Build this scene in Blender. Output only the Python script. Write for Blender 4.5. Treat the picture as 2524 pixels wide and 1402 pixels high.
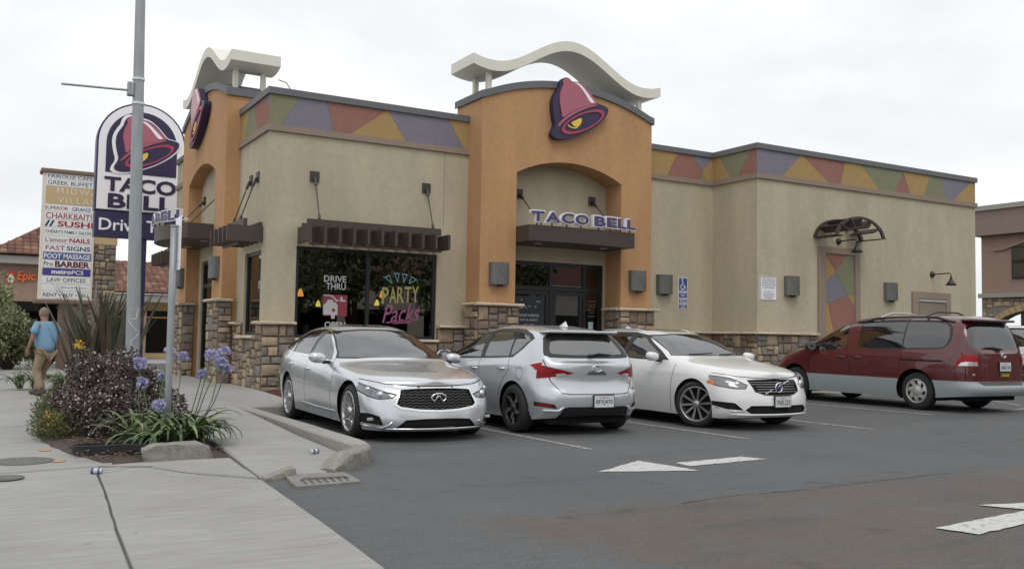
import bpy, bmesh, math, random
import numpy as np
from mathutils import Vector, Matrix
from mathutils.bvhtree import BVHTree

for _o in list(bpy.data.objects):
    bpy.data.objects.remove(_o, do_unlink=True)
scene = bpy.context.scene
COL = scene.collection
R = math.radians
random.seed(7)

# ------------------------------------------------------------------ camera
EYE = 1.28
_pitch, _roll, _yaw = 0.0567867, 0.0166200, 0.5265638
_fw = Vector((math.sin(_yaw)*math.cos(_pitch), math.cos(_yaw)*math.cos(_pitch), math.sin(_pitch)))
_rt = Vector((math.cos(_yaw), -math.sin(_yaw), 0.0))
_up = _rt.cross(_fw)
_r2 = _rt*math.cos(_roll) + _up*math.sin(_roll)
_u2 = _up*math.cos(_roll) - _rt*math.sin(_roll)
cam_data = bpy.data.cameras.new('camera')
cam = bpy.data.objects.new('camera', cam_data)
COL.objects.link(cam)
_m = Matrix((( _r2.x, _u2.x, -_fw.x, 0.0), (_r2.y, _u2.y, -_fw.y, 0.0), (_r2.z, _u2.z, -_fw.z, EYE), (0, 0, 0, 1)))
cam.matrix_world = _m
cam_data.sensor_fit = 'HORIZONTAL'
cam_data.sensor_width = 36.0
cam_data.lens = 2298.2/2524.0*36.0
cam_data.clip_start = 0.05
cam_data.clip_end = 3000
scene.camera = cam

# ------------------------------------------------------------------ world (overcast day)
SUN_EL, SUN_AZ = R(58), R(205)       # azimuth from +Y (clockwise): behind and right of the camera
world = bpy.data.worlds.new('World'); scene.world = world
world.use_nodes = True
nt = world.node_tree; nt.nodes.clear()
out = nt.nodes.new('ShaderNodeOutputWorld'); bg = nt.nodes.new('ShaderNodeBackground')
sky = nt.nodes.new('ShaderNodeTexSky'); sky.sky_type = 'NISHITA'; sky.sun_disc = False
sky.sun_elevation = SUN_EL; sky.sun_rotation = SUN_AZ
tc = nt.nodes.new('ShaderNodeTexCoord'); mp = nt.nodes.new('ShaderNodeMapping')
mp.inputs['Scale'].default_value = (1.3, 1.3, 3.2)
mp.inputs['Location'].default_value = (0.35, 0.2, 0.15)
nz = nt.nodes.new('ShaderNodeTexNoise'); nz.inputs['Scale'].default_value = 2.1; nz.inputs['Detail'].default_value = 5; nz.inputs['Roughness'].default_value = 0.5
cr = nt.nodes.new('ShaderNodeValToRGB')
cr.color_ramp.elements[0].position = 0.36; cr.color_ramp.elements[0].color = (9.0, 9.3, 9.5, 1)
cr.color_ramp.elements[1].position = 0.60; cr.color_ramp.elements[1].color = (11.3, 11.35, 11.4, 1)
mx = nt.nodes.new('ShaderNodeMix'); mx.data_type = 'RGBA'; mx.inputs['Factor'].default_value = 0.93
nt.links.new(tc.outputs['Generated'], mp.inputs['Vector']); nt.links.new(mp.outputs['Vector'], nz.inputs['Vector'])
nt.links.new(nz.outputs['Fac'], cr.inputs['Fac'])
nt.links.new(sky.outputs['Color'], mx.inputs[6]); nt.links.new(cr.outputs['Color'], mx.inputs[7])
nt.links.new(mx.outputs[2], bg.inputs['Color']); bg.inputs['Strength'].default_value = 0.1
nt.links.new(bg.outputs['Background'], out.inputs['Surface'])
_sd = bpy.data.lights.new('sun', 'SUN'); _sd.energy = 0.85; _sd.angle = R(25); _sd.color = (1.0, 0.97, 0.92)
_so = bpy.data.objects.new('sun', _sd); COL.objects.link(_so)
_dir = Vector((math.sin(SUN_AZ)*math.cos(SUN_EL), math.cos(SUN_AZ)*math.cos(SUN_EL), math.sin(SUN_EL)))
_so.rotation_euler = (-_dir).to_track_quat('-Z', 'Y').to_euler(); _so.location = (0, 0, 40)
vs = scene.view_settings
vs.view_transform = 'Standard'; vs.look = 'None'; vs.exposure = 0.0; vs.gamma = 1.0; vs.use_curve_mapping = False

# ------------------------------------------------------------------ materials
def srgb(r, g, b, k=1.0):
    def f(c):
        c /= 255.0
        return c/12.92 if c <= 0.04045 else ((c+0.055)/1.055)**2.4
    return (f(r)*k, f(g)*k, f(b)*k, 1.0)

MATS = {}
def mat(name, col, rough=0.7, metal=0.0, spec=0.5, noise=0.0, nscale=8.0, bump=0.0, bscale=60.0, coat=0.0, col2=None,
        n2=0.0, n2scale=1.2, emit=None, estr=0.0, stretch=None, n2st=None):
    if name in MATS: return MATS[name]
    m = bpy.data.materials.new(name); m.use_nodes = True
    t = m.node_tree; b = t.nodes['Principled BSDF']
    if len(col) == 3: col = (*col, 1.0)
    b.inputs['Base Color'].default_value = col
    b.inputs['Roughness'].default_value = rough
    b.inputs['Metallic'].default_value = metal
    b.inputs['Specular IOR Level'].default_value = spec
    if coat: b.inputs['Coat Weight'].default_value = coat; b.inputs['Coat Roughness'].default_value = 0.04
    if emit is not None:
        b.inputs['Emission Color'].default_value = (*emit[:3], 1.0); b.inputs['Emission Strength'].default_value = estr
    if noise or bump or n2:
        co = t.nodes.new('ShaderNodeTexCoord'); vec = co.outputs['Object']
        if stretch:
            mpn = t.nodes.new('ShaderNodeMapping'); mpn.inputs['Scale'].default_value = stretch
            t.links.new(vec, mpn.inputs['Vector']); vec = mpn.outputs['Vector']
        cur = None
        if noise:
            n = t.nodes.new('ShaderNodeTexNoise'); n.inputs['Scale'].default_value = nscale; n.inputs['Detail'].default_value = 6; n.inputs['Roughness'].default_value = 0.6
            t.links.new(vec, n.inputs['Vector'])
            r = t.nodes.new('ShaderNodeValToRGB')
            a = col; c2 = col2
            if c2 is None:
                lo = tuple(max(0, x*(1-noise)) for x in col[:3]); hi = tuple(min(1, x*(1+noise)) for x in col[:3])
            else:
                lo = tuple(col[:3]); hi = tuple(c2[:3])
            r.color_ramp.elements[0].position = 0.3; r.color_ramp.elements[1].position = 0.7
            r.color_ramp.elements[0].color = (*lo, 1); r.color_ramp.elements[1].color = (*hi, 1)
            t.links.new(n.outputs['Fac'], r.inputs['Fac']); cur = r.outputs['Color']
        if n2:
            n = t.nodes.new('ShaderNodeTexNoise'); n.inputs['Scale'].default_value = n2scale; n.inputs['Detail'].default_value = 3
            v2 = co.outputs['Object']
            if n2st:
                mp2 = t.nodes.new('ShaderNodeMapping'); mp2.inputs['Scale'].default_value = n2st; t.links.new(v2, mp2.inputs['Vector']); v2 = mp2.outputs['Vector']; n.inputs['Detail'].default_value = 6
            t.links.new(v2, n.inputs['Vector'])
            mr = t.nodes.new('ShaderNodeMapRange'); mr.inputs['From Min'].default_value = 0.3; mr.inputs['From Max'].default_value = 0.7
            mr.inputs['To Min'].default_value = 1-n2; mr.inputs['To Max'].default_value = 1+n2
            t.links.new(n.outputs['Fac'], mr.inputs['Value'])
            mm = t.nodes.new('ShaderNodeMix'); mm.data_type = 'RGBA'; mm.blend_type = 'MULTIPLY'; mm.inputs['Factor'].default_value = 1.0
            if cur: t.links.new(cur, mm.inputs[6])
            else: mm.inputs[6].default_value = col
            t.links.new(mr.outputs['Result'], mm.inputs[7]); cur = mm.outputs[2]
        if cur: t.links.new(cur, b.inputs['Base Color'])
        if bump:
            n = t.nodes.new('ShaderNodeTexNoise'); n.inputs['Scale'].default_value = bscale; n.inputs['Detail'].default_value = 4
            t.links.new(vec, n.inputs['Vector'])
            bn = t.nodes.new('ShaderNodeBump'); bn.inputs['Strength'].default_value = bump; bn.inputs['Distance'].default_value = 0.01
            t.links.new(n.outputs['Fac'], bn.inputs['Height']); t.links.new(bn.outputs['Normal'], b.inputs['Normal'])
    MATS[name] = m
    return m

def glass_mat(name, tint=(0.25, 0.29, 0.28), refl=1.0, rough=0.0, ior=1.5):
    if name in MATS: return MATS[name]
    m = bpy.data.materials.new(name); m.use_nodes = True
    t = m.node_tree; t.nodes.clear()
    o = t.nodes.new('ShaderNodeOutputMaterial'); mixs = t.nodes.new('ShaderNodeMixShader')
    tr = t.nodes.new('ShaderNodeBsdfTransparent'); tr.inputs['Color'].default_value = (*tint, 1)
    gl = t.nodes.new('ShaderNodeBsdfGlossy'); gl.inputs['Roughness'].default_value = rough; gl.inputs['Color'].default_value = (refl, refl, refl, 1)
    fr = t.nodes.new('ShaderNodeFresnel'); fr.inputs['IOR'].default_value = ior
    t.links.new(fr.outputs['Fac'], mixs.inputs['Fac']); t.links.new(tr.outputs['BSDF'], mixs.inputs[1]); t.links.new(gl.outputs['BSDF'], mixs.inputs[2])
    t.links.new(mixs.outputs['Shader'], o.inputs['Surface'])
    MATS[name] = m
    return m

# ------------------------------------------------------------------ object helpers
def set_props(o, label=None, cat=None, group=None, kind=None):
    if label: o['label'] = label
    if cat: o['category'] = cat
    if group: o['group'] = group
    if kind: o['kind'] = kind
    return o

def thing(name, loc, label, cat, group=None, rz=0.0):
    o = bpy.data.objects.new(name, None); COL.objects.link(o)
    o.location = loc; o.rotation_euler = (0, 0, rz); o.empty_display_size = 0.2
    return set_props(o, label, cat, group)

def root_of(p):
    while p.parent: p = p.parent
    return p

class MB:
    """collects shapes in one mesh; coordinates as given"""
    def __init__(s): s.v = []; s.f = []
    def add(s, v, f):
        n = len(s.v); s.v += [tuple(p) for p in v]; s.f += [tuple(i+n for i in q) for q in f]; return s
    def box(s, x0, y0, z0, x1, y1, z1):
        return s.add([(x0,y0,z0),(x1,y0,z0),(x1,y1,z0),(x0,y1,z0),(x0,y0,z1),(x1,y0,z1),(x1,y1,z1),(x0,y1,z1)],
                     [(0,3,2,1),(4,5,6,7),(0,1,5,4),(1,2,6,5),(2,3,7,6),(3,0,4,7)])
    def bbox(s, x0, y0, z0, x1, y1, z1, b=0.01):
        """box with chamfered edges"""
        bm = bmesh.new(); bmesh.ops.create_cube(bm, size=1.0)
        for v in bm.verts:
            v.co = Vector(((x0+x1)/2+v.co.x*(x1-x0), (y0+y1)/2+v.co.y*(y1-y0), (z0+z1)/2+v.co.z*(z1-z0)))
        b = min(b, 0.45*min(abs(x1-x0), abs(y1-y0), abs(z1-z0)))
        bmesh.ops.bevel(bm, geom=list(bm.edges), offset=b, segments=2, profile=0.6, affect='EDGES')
        return s.addbm(bm)
    def addbm(s, bm, M=None):
        bm.verts.index_update()
        vs_ = [tuple((M @ v.co) if M else v.co) for v in bm.verts]
        s.add(vs_, [tuple(v.index for v in f.verts) for f in bm.faces]); bm.free(); return s
    def prism(s, poly, a, d, ax):
        """extrude a 2D polygon (other two axes in order) from a to a+d along axis ax"""
        def P(p, t):
            q = list(p); q.insert(ax, t); return tuple(q)
        n = len(poly)
        v = [P(p, a) for p in poly] + [P(p, a+d) for p in poly]
        f = [tuple(range(n)), tuple(range(2*n-1, n-1, -1))] + [(i, i+n, (i+1) % n+n, (i+1) % n) for i in range(n)]
        return s.add(v, f)
    def tube(s, pts, r, n=10, cap=True):
        pts = [Vector(p) for p in pts]
        rr = r if isinstance(r, (list, tuple)) else [r]*len(pts)
        rings = []; prev = None
        for i, p in enumerate(pts):
            d = (pts[min(i+1, len(pts)-1)] - pts[max(i-1, 0)]).normalized()
            if prev is None:
                a = d.orthogonal().normalized()
            else:
                a = (prev - d*prev.dot(d)).normalized()
            prev = a; b = d.cross(a)
            rings.append([p + (a*math.cos(2*math.pi*k/n) + b*math.sin(2*math.pi*k/n))*rr[i] for k in range(n)])
        v = [q for r_ in rings for q in r_]
        f = [(i*n+k, i*n+(k+1) % n, (i+1)*n+(k+1) % n, (i+1)*n+k) for i in range(len(pts)-1) for k in range(n)]
        if cap: f += [tuple(range(n-1, -1, -1)), tuple(range((len(pts)-1)*n, len(pts)*n))]
        return s.add(v, f)
    def lathe(s, prof, n=24, M=None, close=False):
        """revolve (r, z) profile about z"""
        v = []; f = []
        for (r, z) in prof:
            for k in range(n):
                a = 2*math.pi*k/n; p = Vector((r*math.cos(a), r*math.sin(a), z))
                v.append(tuple((M @ p) if M else p))
        m = len(prof)
        for i in range(m if close else m-1):
            for k in range(n):
                f.append((i*n+k, i*n+(k+1) % n, ((i+1) % m)*n+(k+1) % n, ((i+1) % m)*n+k))
        return s.add(v, f)
    def build(s, name, m, parent=None, smooth=False, auto=None, world=True):
        return obj(name, s.v, s.f, m, parent, smooth, auto, world)

def obj(name, v, f, m, parent=None, smooth=False, auto=None, world=True):
    me = bpy.data.meshes.new(name)
    if parent is not None and world:
        L = root_of(parent).location
        v = [(p[0]-L[0], p[1]-L[1], p[2]-L[2]) for p in v]
    me.from_pydata([tuple(p) for p in v], [], f); me.update()
    bm = bmesh.new(); bm.from_mesh(me); bmesh.ops.recalc_face_normals(bm, faces=bm.faces); bm.to_mesh(me); bm.free()
    if m is not None:
        for mm in (m if isinstance(m, (list, tuple)) else [m]): me.materials.append(mm)
    if smooth: me.shade_smooth()
    if auto is not None:
        me.shade_smooth()
        bm = bmesh.new(); bm.from_mesh(me)
        for e in bm.edges:
            if len(e.link_faces) == 2 and e.calc_face_angle() > R(auto): e.smooth = False
        bm.to_mesh(me); bm.free()
    o = bpy.data.objects.new(name, me); COL.objects.link(o)
    if parent is not None: o.parent = parent
    return o

def text_mesh(body, size=1.0, bold=0.0, shear=0.0, sx=1.0, ext=0.0, align='CENTER', space=1.0):
    """glyph outlines as (verts, faces) in the XY plane, baseline at y=0"""
    cu = bpy.data.curves.new('txt', 'FONT'); cu.body = body; cu.size = size; cu.offset = bold*size; cu.shear = shear
    cu.extrude = ext; cu.align_x = align; cu.space_character = space; cu.resolution_u = 3
    o = bpy.data.objects.new('txt', cu); COL.objects.link(o)
    dg = bpy.context.evaluated_depsgraph_get(); me = bpy.data.meshes.new_from_object(o.evaluated_get(dg))
    v = [(p.co.x*sx, p.co.y, p.co.z) for p in me.vertices]; f = [tuple(p.vertices) for p in me.polygons]
    bpy.data.objects.remove(o, do_unlink=True); bpy.data.curves.remove(cu); bpy.data.meshes.remove(me)
    return v, f

def text_fit(body, w, h, bold=0.0, shear=0.0, ext=0.0, space=1.0):
    """text scaled to fill a w x h box centred on the origin"""
    v, f = text_mesh(body, 1.0, bold, shear, 1.0, 0.0, 'CENTER', space)
    if ext:
        v, f = text_mesh(body, 1.0, bold, shear, 1.0, 0.5, 'CENTER', space)
    xs = [p[0] for p in v]; ys = [p[1] for p in v]
    kx = w/(max(xs)-min(xs)); ky = h/(max(ys)-min(ys)); cx = (max(xs)+min(xs))/2; cy = (max(ys)+min(ys))/2
    return [((p[0]-cx)*kx, (p[1]-cy)*ky, p[2]*2*ext) for p in v], f

def split_build(vf, name, m, parent=None, world=True):
    """one object for each connected piece of a mesh"""
    v, f = vf; p = list(range(len(v)))
    def fd(a):
        while p[a] != a: p[a] = p[p[a]]; a = p[a]
        return a
    for q in f:
        for a in q[1:]: p[fd(a)] = fd(q[0])
    g = {}
    for q in f: g.setdefault(fd(q[0]), []).append(q)
    out_ = []
    for fs in g.values():
        ids = sorted({a for q in fs for a in q}); mp_ = {a: i for i, a in enumerate(ids)}
        out_.append(obj(name, [v[a] for a in ids], [tuple(mp_[a] for a in q) for q in fs], m, parent, world=world))
    return out_

def place(vf, o, ux, uy, uz=None):
    """map local (a,b,c) of glyphs to o + a*ux + b*uy + c*uz"""
    o = Vector(o); ux = Vector(ux); uy = Vector(uy); uz = Vector(uz) if uz is not None else ux.cross(uy)
    return [tuple(o + ux*p[0] + uy*p[1] + uz*p[2]) for p in vf[0]], vf[1]

def pip(p, poly):
    x, y = p; c = False; n = len(poly); j = n-1
    for i in range(n):
        xi, yi = poly[i]; xj, yj = poly[j]
        if (yi > y) != (yj > y) and x < (xj-xi)*(y-yi)/(yj-yi)+xi: c = not c
        j = i
    return c

def pchip(xs, ys):
    """monotone cubic interpolation"""
    pts = sorted(zip(xs, ys)); xs = np.array([p[0] for p in pts], float); ys = np.array([p[1] for p in pts], float)
    h = np.diff(xs); d = np.diff(ys)/h; m = np.zeros(len(xs))
    for i in range(1, len(xs)-1):
        if d[i-1]*d[i] > 0:
            w1 = 2*h[i]+h[i-1]; w2 = h[i]+2*h[i-1]; m[i] = (w1+w2)/(w1/d[i-1]+w2/d[i])
    m[0] = d[0]; m[-1] = d[-1]
    def f(x):
        x = min(max(x, xs[0]), xs[-1]); i = min(max(int(np.searchsorted(xs, x))-1, 0), len(h)-1)
        t = (x-xs[i])/h[i]; t2 = t*t; t3 = t2*t
        return (2*t3-3*t2+1)*ys[i]+(t3-2*t2+t)*h[i]*m[i]+(-2*t3+3*t2)*ys[i+1]+(t3-t2)*h[i]*m[i+1]
    return f
# ================================================================== ground
KW, KG = 1.42, 0.78
def asphalt_mat():
    m = bpy.data.materials.new('asphalt'); m.use_nodes = True; t = m.node_tree; b = t.nodes['Principled BSDF']; b.inputs['Roughness'].default_value = 0.88; b.inputs['Specular IOR Level'].default_value = 0.35
    co = t.nodes.new('ShaderNodeTexCoord').outputs['Object']; L = t.links.new
    def noise(scale, det=4, st=None, rough=.55):
        n = t.nodes.new('ShaderNodeTexNoise'); n.inputs['Scale'].default_value = scale; n.inputs['Detail'].default_value = det; n.inputs['Roughness'].default_value = rough
        if st:
            mp = t.nodes.new('ShaderNodeMapping'); mp.inputs['Scale'].default_value = st; mp.inputs['Rotation'].default_value = (0, 0, R(-9)); L(co, mp.inputs['Vector']); L(mp.outputs['Vector'], n.inputs['Vector'])
        else: L(co, n.inputs['Vector'])
        return n.outputs['Fac']
    def mr(v, a, b_, c, d, smooth=False):
        n = t.nodes.new('ShaderNodeMapRange'); n.interpolation_type = 'SMOOTHSTEP' if smooth else 'LINEAR'
        for k, x in zip(('From Min','From Max','To Min','To Max'), (a, b_, c, d)): n.inputs[k].default_value = x
        L(v, n.inputs['Value']); return n.outputs['Result']
    def ma(op, a, b_):
        n = t.nodes.new('ShaderNodeMath'); n.operation = op
        for i, x in enumerate((a, b_)):
            if isinstance(x, (int, float)): n.inputs[i].default_value = x
            else: L(x, n.inputs[i])
        return n.outputs[0]
    def mixc(f, a, b_):
        n = t.nodes.new('ShaderNodeMix'); n.data_type = 'RGBA'
        for i, x in ((0, f), (6, a), (7, b_)):
            if isinstance(x, tuple): n.inputs[i].default_value = x
            else: L(x, n.inputs[i])
        return n.outputs[2]
    sx = t.nodes.new('ShaderNodeSeparateXYZ'); L(co, sx.inputs[0]); X, Y = sx.outputs[0], sx.outputs[1]
    wob = mr(noise(2.6, 6), .3, .7, -.28, .28)
    # worn, browner old surface in the near lane
    m1 = mr(ma('ADD', Y, wob), 5.66, 5.98, 1, 0, True); lim = ma('ADD', ma('MULTIPLY', Y, -.30), 4.72); m2 = mr(ma('SUBTRACT', ma('ADD', X, wob), lim), -.12, .30, 0, 1, True)
    m3 = mr(noise(1.1, 5), .30, .48, .25, 1, True); mask = ma('MULTIPLY', ma('MULTIPLY', m1, m2), m3)
    col = mixc(mask, srgb(106,107,108,KG), srgb(110,103,97,KG))
    seal = mr(noise(.9, 6, (.35, 1.5, 1)), .53, .67, 0, .55, True)
    col = mixc(seal, col, srgb(92,94,96,KG))
    k = ma('MULTIPLY', mr(noise(.5, 3), .3, .7, .92, 1.08), ma('MULTIPLY', mr(noise(7, 5, (.6, 2.4, 1)), .3, .7, .91, 1.09), mr(noise(48, 4, None, .75), .28, .72, .68, 1.32)))
    sp = t.nodes.new('ShaderNodeTexVoronoi'); sp.inputs['Scale'].default_value = 34; L(co, sp.inputs['Vector']); speck = mr(sp.outputs['Distance'], .05, .11, 1.55, 1.0)
    k = ma('MULTIPLY', k, speck); k = ma('MULTIPLY', k, mr(noise(1.7, 5, None, .6), .60, .72, 1.0, .78, True))
    mm = t.nodes.new('ShaderNodeMix'); mm.data_type = 'RGBA'; mm.blend_type = 'MULTIPLY'; mm.inputs[0].default_value = 1; L(col, mm.inputs[6]); L(k, mm.inputs[7]); L(mm.outputs[2], b.inputs['Base Color'])
    bn = t.nodes.new('ShaderNodeBump'); bn.inputs['Strength'].default_value = .6; bn.inputs['Distance'].default_value = .008; L(noise(110, 3, None, .7), bn.inputs['Height']); L(bn.outputs['Normal'], b.inputs['Normal'])
    return m
M_asph = asphalt_mat()
def worn_paint(name, c, cover):
    m = bpy.data.materials.new(name); m.use_nodes = True; t = m.node_tree; b = t.nodes['Principled BSDF']; b.inputs['Roughness'].default_value = .8
    co = t.nodes.new('ShaderNodeTexCoord'); n = t.nodes.new('ShaderNodeTexNoise'); n.inputs['Scale'].default_value = 16; n.inputs['Detail'].default_value = 8; n.inputs['Roughness'].default_value = .75; t.links.new(co.outputs['Object'], n.inputs['Vector'])
    r = t.nodes.new('ShaderNodeValToRGB'); r.color_ramp.elements[0].position = cover; r.color_ramp.elements[0].color = srgb(118,117,115,KG); r.color_ramp.elements[1].position = cover+.13; r.color_ramp.elements[1].color = c
    t.links.new(n.outputs['Fac'], r.inputs['Fac']); t.links.new(r.outputs['Color'], b.inputs['Base Color']); return m
M_conc = mat('concrete', srgb(171,169,165,KG), 0.88, noise=0.11, nscale=5, bump=0.25, bscale=160, n2=0.09, n2scale=0.9, stretch=(.5, 2.6, 1))
def add_specks(m, scale=5.0, size=.05, dark=.55):
    t = m.node_tree; b = t.nodes['Principled BSDF']; src = b.inputs['Base Color'].links[0].from_socket
    co = t.nodes.new('ShaderNodeTexCoord'); vo = t.nodes.new('ShaderNodeTexVoronoi'); vo.inputs['Scale'].default_value = scale; vo.inputs['Randomness'].default_value = 1.0; t.links.new(co.outputs['Object'], vo.inputs['Vector'])
    mr = t.nodes.new('ShaderNodeMapRange'); mr.inputs['From Min'].default_value = size*.6; mr.inputs['From Max'].default_value = size; mr.inputs['To Min'].default_value = dark; mr.inputs['To Max'].default_value = 1.0; t.links.new(vo.outputs['Distance'], mr.inputs['Value'])
    mm = t.nodes.new('ShaderNodeMix'); mm.data_type = 'RGBA'; mm.blend_type = 'MULTIPLY'; mm.inputs[0].default_value = 1; t.links.new(src, mm.inputs[6]); t.links.new(mr.outputs['Result'], mm.inputs[7]); t.links.new(mm.outputs[2], b.inputs['Base Color'])
add_specks(M_conc, 3.2, .07, .62); add_specks(M_conc, 11.0, .10, .86)
M_curb = mat('curb_concrete', srgb(172,169,162,KG), 0.9, noise=0.10, nscale=14, bump=0.4, bscale=60)
M_curb_rough = mat('broken_concrete', srgb(154,150,141,KG), 0.95, noise=0.28, nscale=18, bump=0.8, bscale=45)
M_dark = mat('dark_joint', (0.035,0.033,0.03), 0.95)
M_paint = worn_paint('white_road_paint', srgb(218,218,215,KG), .34)
M_paint_old = worn_paint('faded_road_paint', srgb(186,186,184,KG), .42)
M_blue_paint = worn_paint('faded_blue_paint', srgb(84,88,122,KG), .45)
M_mulch = mat('mulch', srgb(86,75,66,KG), 0.95, noise=0.5, nscale=40, bump=1.0, bscale=50)
M_redmulch = mat('red_mulch', srgb(90,42,34,KG), 0.95, noise=0.5, nscale=40, bump=1.0, bscale=50)

def zlot(x):
    t = min(1.0, max(0.0, (x-10.5)/5.5)); return 0.09*t*t*(3-2*t)
_gx = [-500]+[10.5+.5*i for i in range(12)]+[600]
g = obj('ground', [(x, y, zlot(x)) for x in _gx for y in (-500, 600)], [(2*i, 2*i+2, 2*i+3, 2*i+1) for i in range(len(_gx)-1)], M_asph, None, smooth=True)
set_props(g, 'grey asphalt ground of the car park and street', 'asphalt', kind='structure')

def sheet(name, poly, z, m, label, parent=None, cat=None, zf=None):
    v = [(x, y, (zf(x, y) if zf else z)+zlot(x)) for x, y in poly]
    o = obj(name, v, [tuple(range(len(poly)))], m, parent)
    if parent is None: set_props(o, label, cat or name.replace('_', ' '), kind='structure')
    return o

def jag(poly, step=0.12, amp=0.02, seed=1):
    rnd = random.Random(seed); q = []
    for i, p in enumerate(poly):
        r_ = poly[(i+1) % len(poly)]; d = math.hypot(r_[0]-p[0], r_[1]-p[1]); n = max(1, int(d/step))
        for k in range(n):
            t = k/n; q.append((p[0]+(r_[0]-p[0])*t+rnd.uniform(-amp, amp), p[1]+(r_[1]-p[1])*t+rnd.uniform(-amp, amp)))
    return q
# cracks along the seam of the patch
rnd = random.Random(11)
def crack(pts, w, z, name, label, m=M_dark, parent=None, seed=0):
    r_ = random.Random(seed); L_ = []; Rr = []
    P = []
    for i in range(len(pts)-1):
        a, b = pts[i], pts[i+1]; n = max(2, int(math.hypot(b[0]-a[0], b[1]-a[1])/0.07))
        for k in range(n): P.append((a[0]+(b[0]-a[0])*k/n, a[1]+(b[1]-a[1])*k/n))
    P.append(pts[-1])
    for i, p in enumerate(P):
        q = P[min(i+1, len(P)-1)]; q0 = P[max(i-1, 0)]; dx, dy = q[0]-q0[0], q[1]-q0[1]; l = math.hypot(dx, dy) or 1
        nx, ny = -dy/l, dx/l; o_ = r_.uniform(-w, w)*0.7; ww = w*r_.uniform(0.35, 1.1)*0.5
        L_.append((p[0]+nx*(o_+ww), p[1]+ny*(o_+ww), z)); Rr.append((p[0]+nx*(o_-ww), p[1]+ny*(o_-ww), z))
    n = len(P); o = obj(name, L_+Rr, [(i, i+1, n+i+1, n+i) for i in range(n-1)], m, parent)
    if parent is None: set_props(o, label, 'crack', kind='structure')
    return o
crack([(4.9,5.72),(5.5,5.83),(6.3,5.80),(7.4,5.88),(8.6,5.92)], 0.010, 0.004, 'asphalt_crack', 'thin dark crack along the edge of the worn asphalt', seed=5)

# --- painted markings
def line_mark(name, p, q, w, m, label):
    dx, dy = q[0]-p[0], q[1]-p[1]; l = math.hypot(dx, dy); nx, ny = -dy/l*w/2, dx/l*w/2
    poly = [(p[0]+nx,p[1]+ny),(q[0]+nx,q[1]+ny),(q[0]-nx,q[1]-ny),(p[0]-nx,p[1]-ny)]
    return sheet(name, jag(poly, 0.15, 0.008, int(p[0]*10)), 0.005, m, label, cat='road marking')
line_mark('stall_line', (6.25,15.9), (6.30,8.95), 0.09, M_paint_old, 'faded white stall line between silver sedan and silver hatchback')
line_mark('stall_line', (8.92,15.9), (8.92,9.1), 0.10, M_paint_old, 'white stall line between silver hatchback and white wagon')
line_mark('stall_line', (11.64,15.9), (11.66,9.35), 0.10, M_paint_old, 'white stall line right of the white wagon')
line_mark('stall_line', (14.35,15.9), (14.4,10.3), 0.10, M_paint_old, 'white stall line under the red minivan')
line_mark('stall_line', (16.9,15.9), (16.6,10.4), 0.10, M_blue_paint, 'bluish accessible stall line at the rear of the minivan')
line_mark('stall_line', (19.9,13.2), (18.3,11.1), 0.10, M_paint_old, 'white stall line before the white car at the right edge')
line_mark('stall_line', (16.3,10.3), (19.6,10.9), 0.11, M_paint_old, 'pale painted bar closing the accessible stall behind the minivan')
sheet('accessible_symbol_paint', jag([(16.2,10.5),(17.4,10.6),(17.3,12.4),(16.0,12.2)], 0.2, 0.03, 4), 0.005, M_blue_paint, 'faded blue paint patch on the asphalt behind the minivan', cat='road marking')
sheet('arrow_head_mark', jag([(5.31,7.41),(6.19,7.92),(6.29,7.08)], 0.09, 0.012, 8), 0.005, M_paint, 'white arrow head painted on the asphalt lane', cat='road marking')
sheet('arrow_shaft_mark', jag([(6.44,7.62),(6.43,7.37),(7.59,7.47),(7.48,7.74)], 0.09, 0.012, 9), 0.005, M_paint, 'white arrow shaft painted right of its arrow head', cat='road marking')
sheet('arrow_shaft_mark', jag([(5.87,4.19),(5.95,3.92),(6.65,4.0),(7.6,4.1),(7.6,4.34),(7.0,4.30)], 0.08, 0.01, 10), 0.009, M_paint, 'white arrow shaft cut by the right edge, nearest the camera', cat='road marking')
sheet('arrow_head_mark', jag([(7.03,4.62),(7.6,3.7),(8.4,4.25),(7.62,4.5)], 0.08, 0.01, 12), 0.0095, M_paint, 'white arrow head cut by the right edge near the camera', cat='road marking')

# --- concrete slabs: the apron, the sidewalk and the walk up to the building
def zwalk(y): return 0.02 + 0.13*min(1.0, max(0.0, (y-8.3)/6.4))
def slab(name, poly, top, parent, m=M_conc, bot=-0.1, bev=0.012):
    """concrete slab with eased edges; top is a number or f(x,y)"""
    cx = sum(p[0] for p in poly)/len(poly); cy = sum(p[1] for p in poly)/len(poly)
    def inset(p):
        d = math.hypot(p[0]-cx, p[1]-cy); k = (d-bev*1.4)/d; return (cx+(p[0]-cx)*k, cy+(p[1]-cy)*k)
    T = top if callable(top) else (lambda x, y: top)
    n = len(poly); q = [inset(p) for p in poly]
    v = [(x, y, bot) for x, y in poly]+[(x, y, T(x, y)-bev) for x, y in poly]+[(x, y, T(x, y)) for x, y in q]
    f = [(i, (i+1) % n, n+(i+1) % n, n+i) for i in range(n)]+[(n+i, n+(i+1) % n, 2*n+(i+1) % n, 2*n+i) for i in range(n)]
    f.append(tuple(range(2*n, 3*n)))
    return obj(name, v, f, m, parent)
def jit(poly, step=0.25, amp=0.01, seed=1):
    return jag(poly, step, amp*.35, seed)
sw = bpy.data.objects.new('sidewalk', None); COL.objects.link(sw); set_props(sw, 'pale concrete sidewalk and driveway apron in the left foreground', 'sidewalk', kind='structure')
ZA = 0.018
slab('slab', jit([(-4,-3),(0.32,-3),(0.81,5.45),(0.87,6.49),(1.00,8.3),(1.05,9.46),(0.81,9.42),(0.29,9.35),(-4,9.3)], seed=2), ZA, sw)
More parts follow.
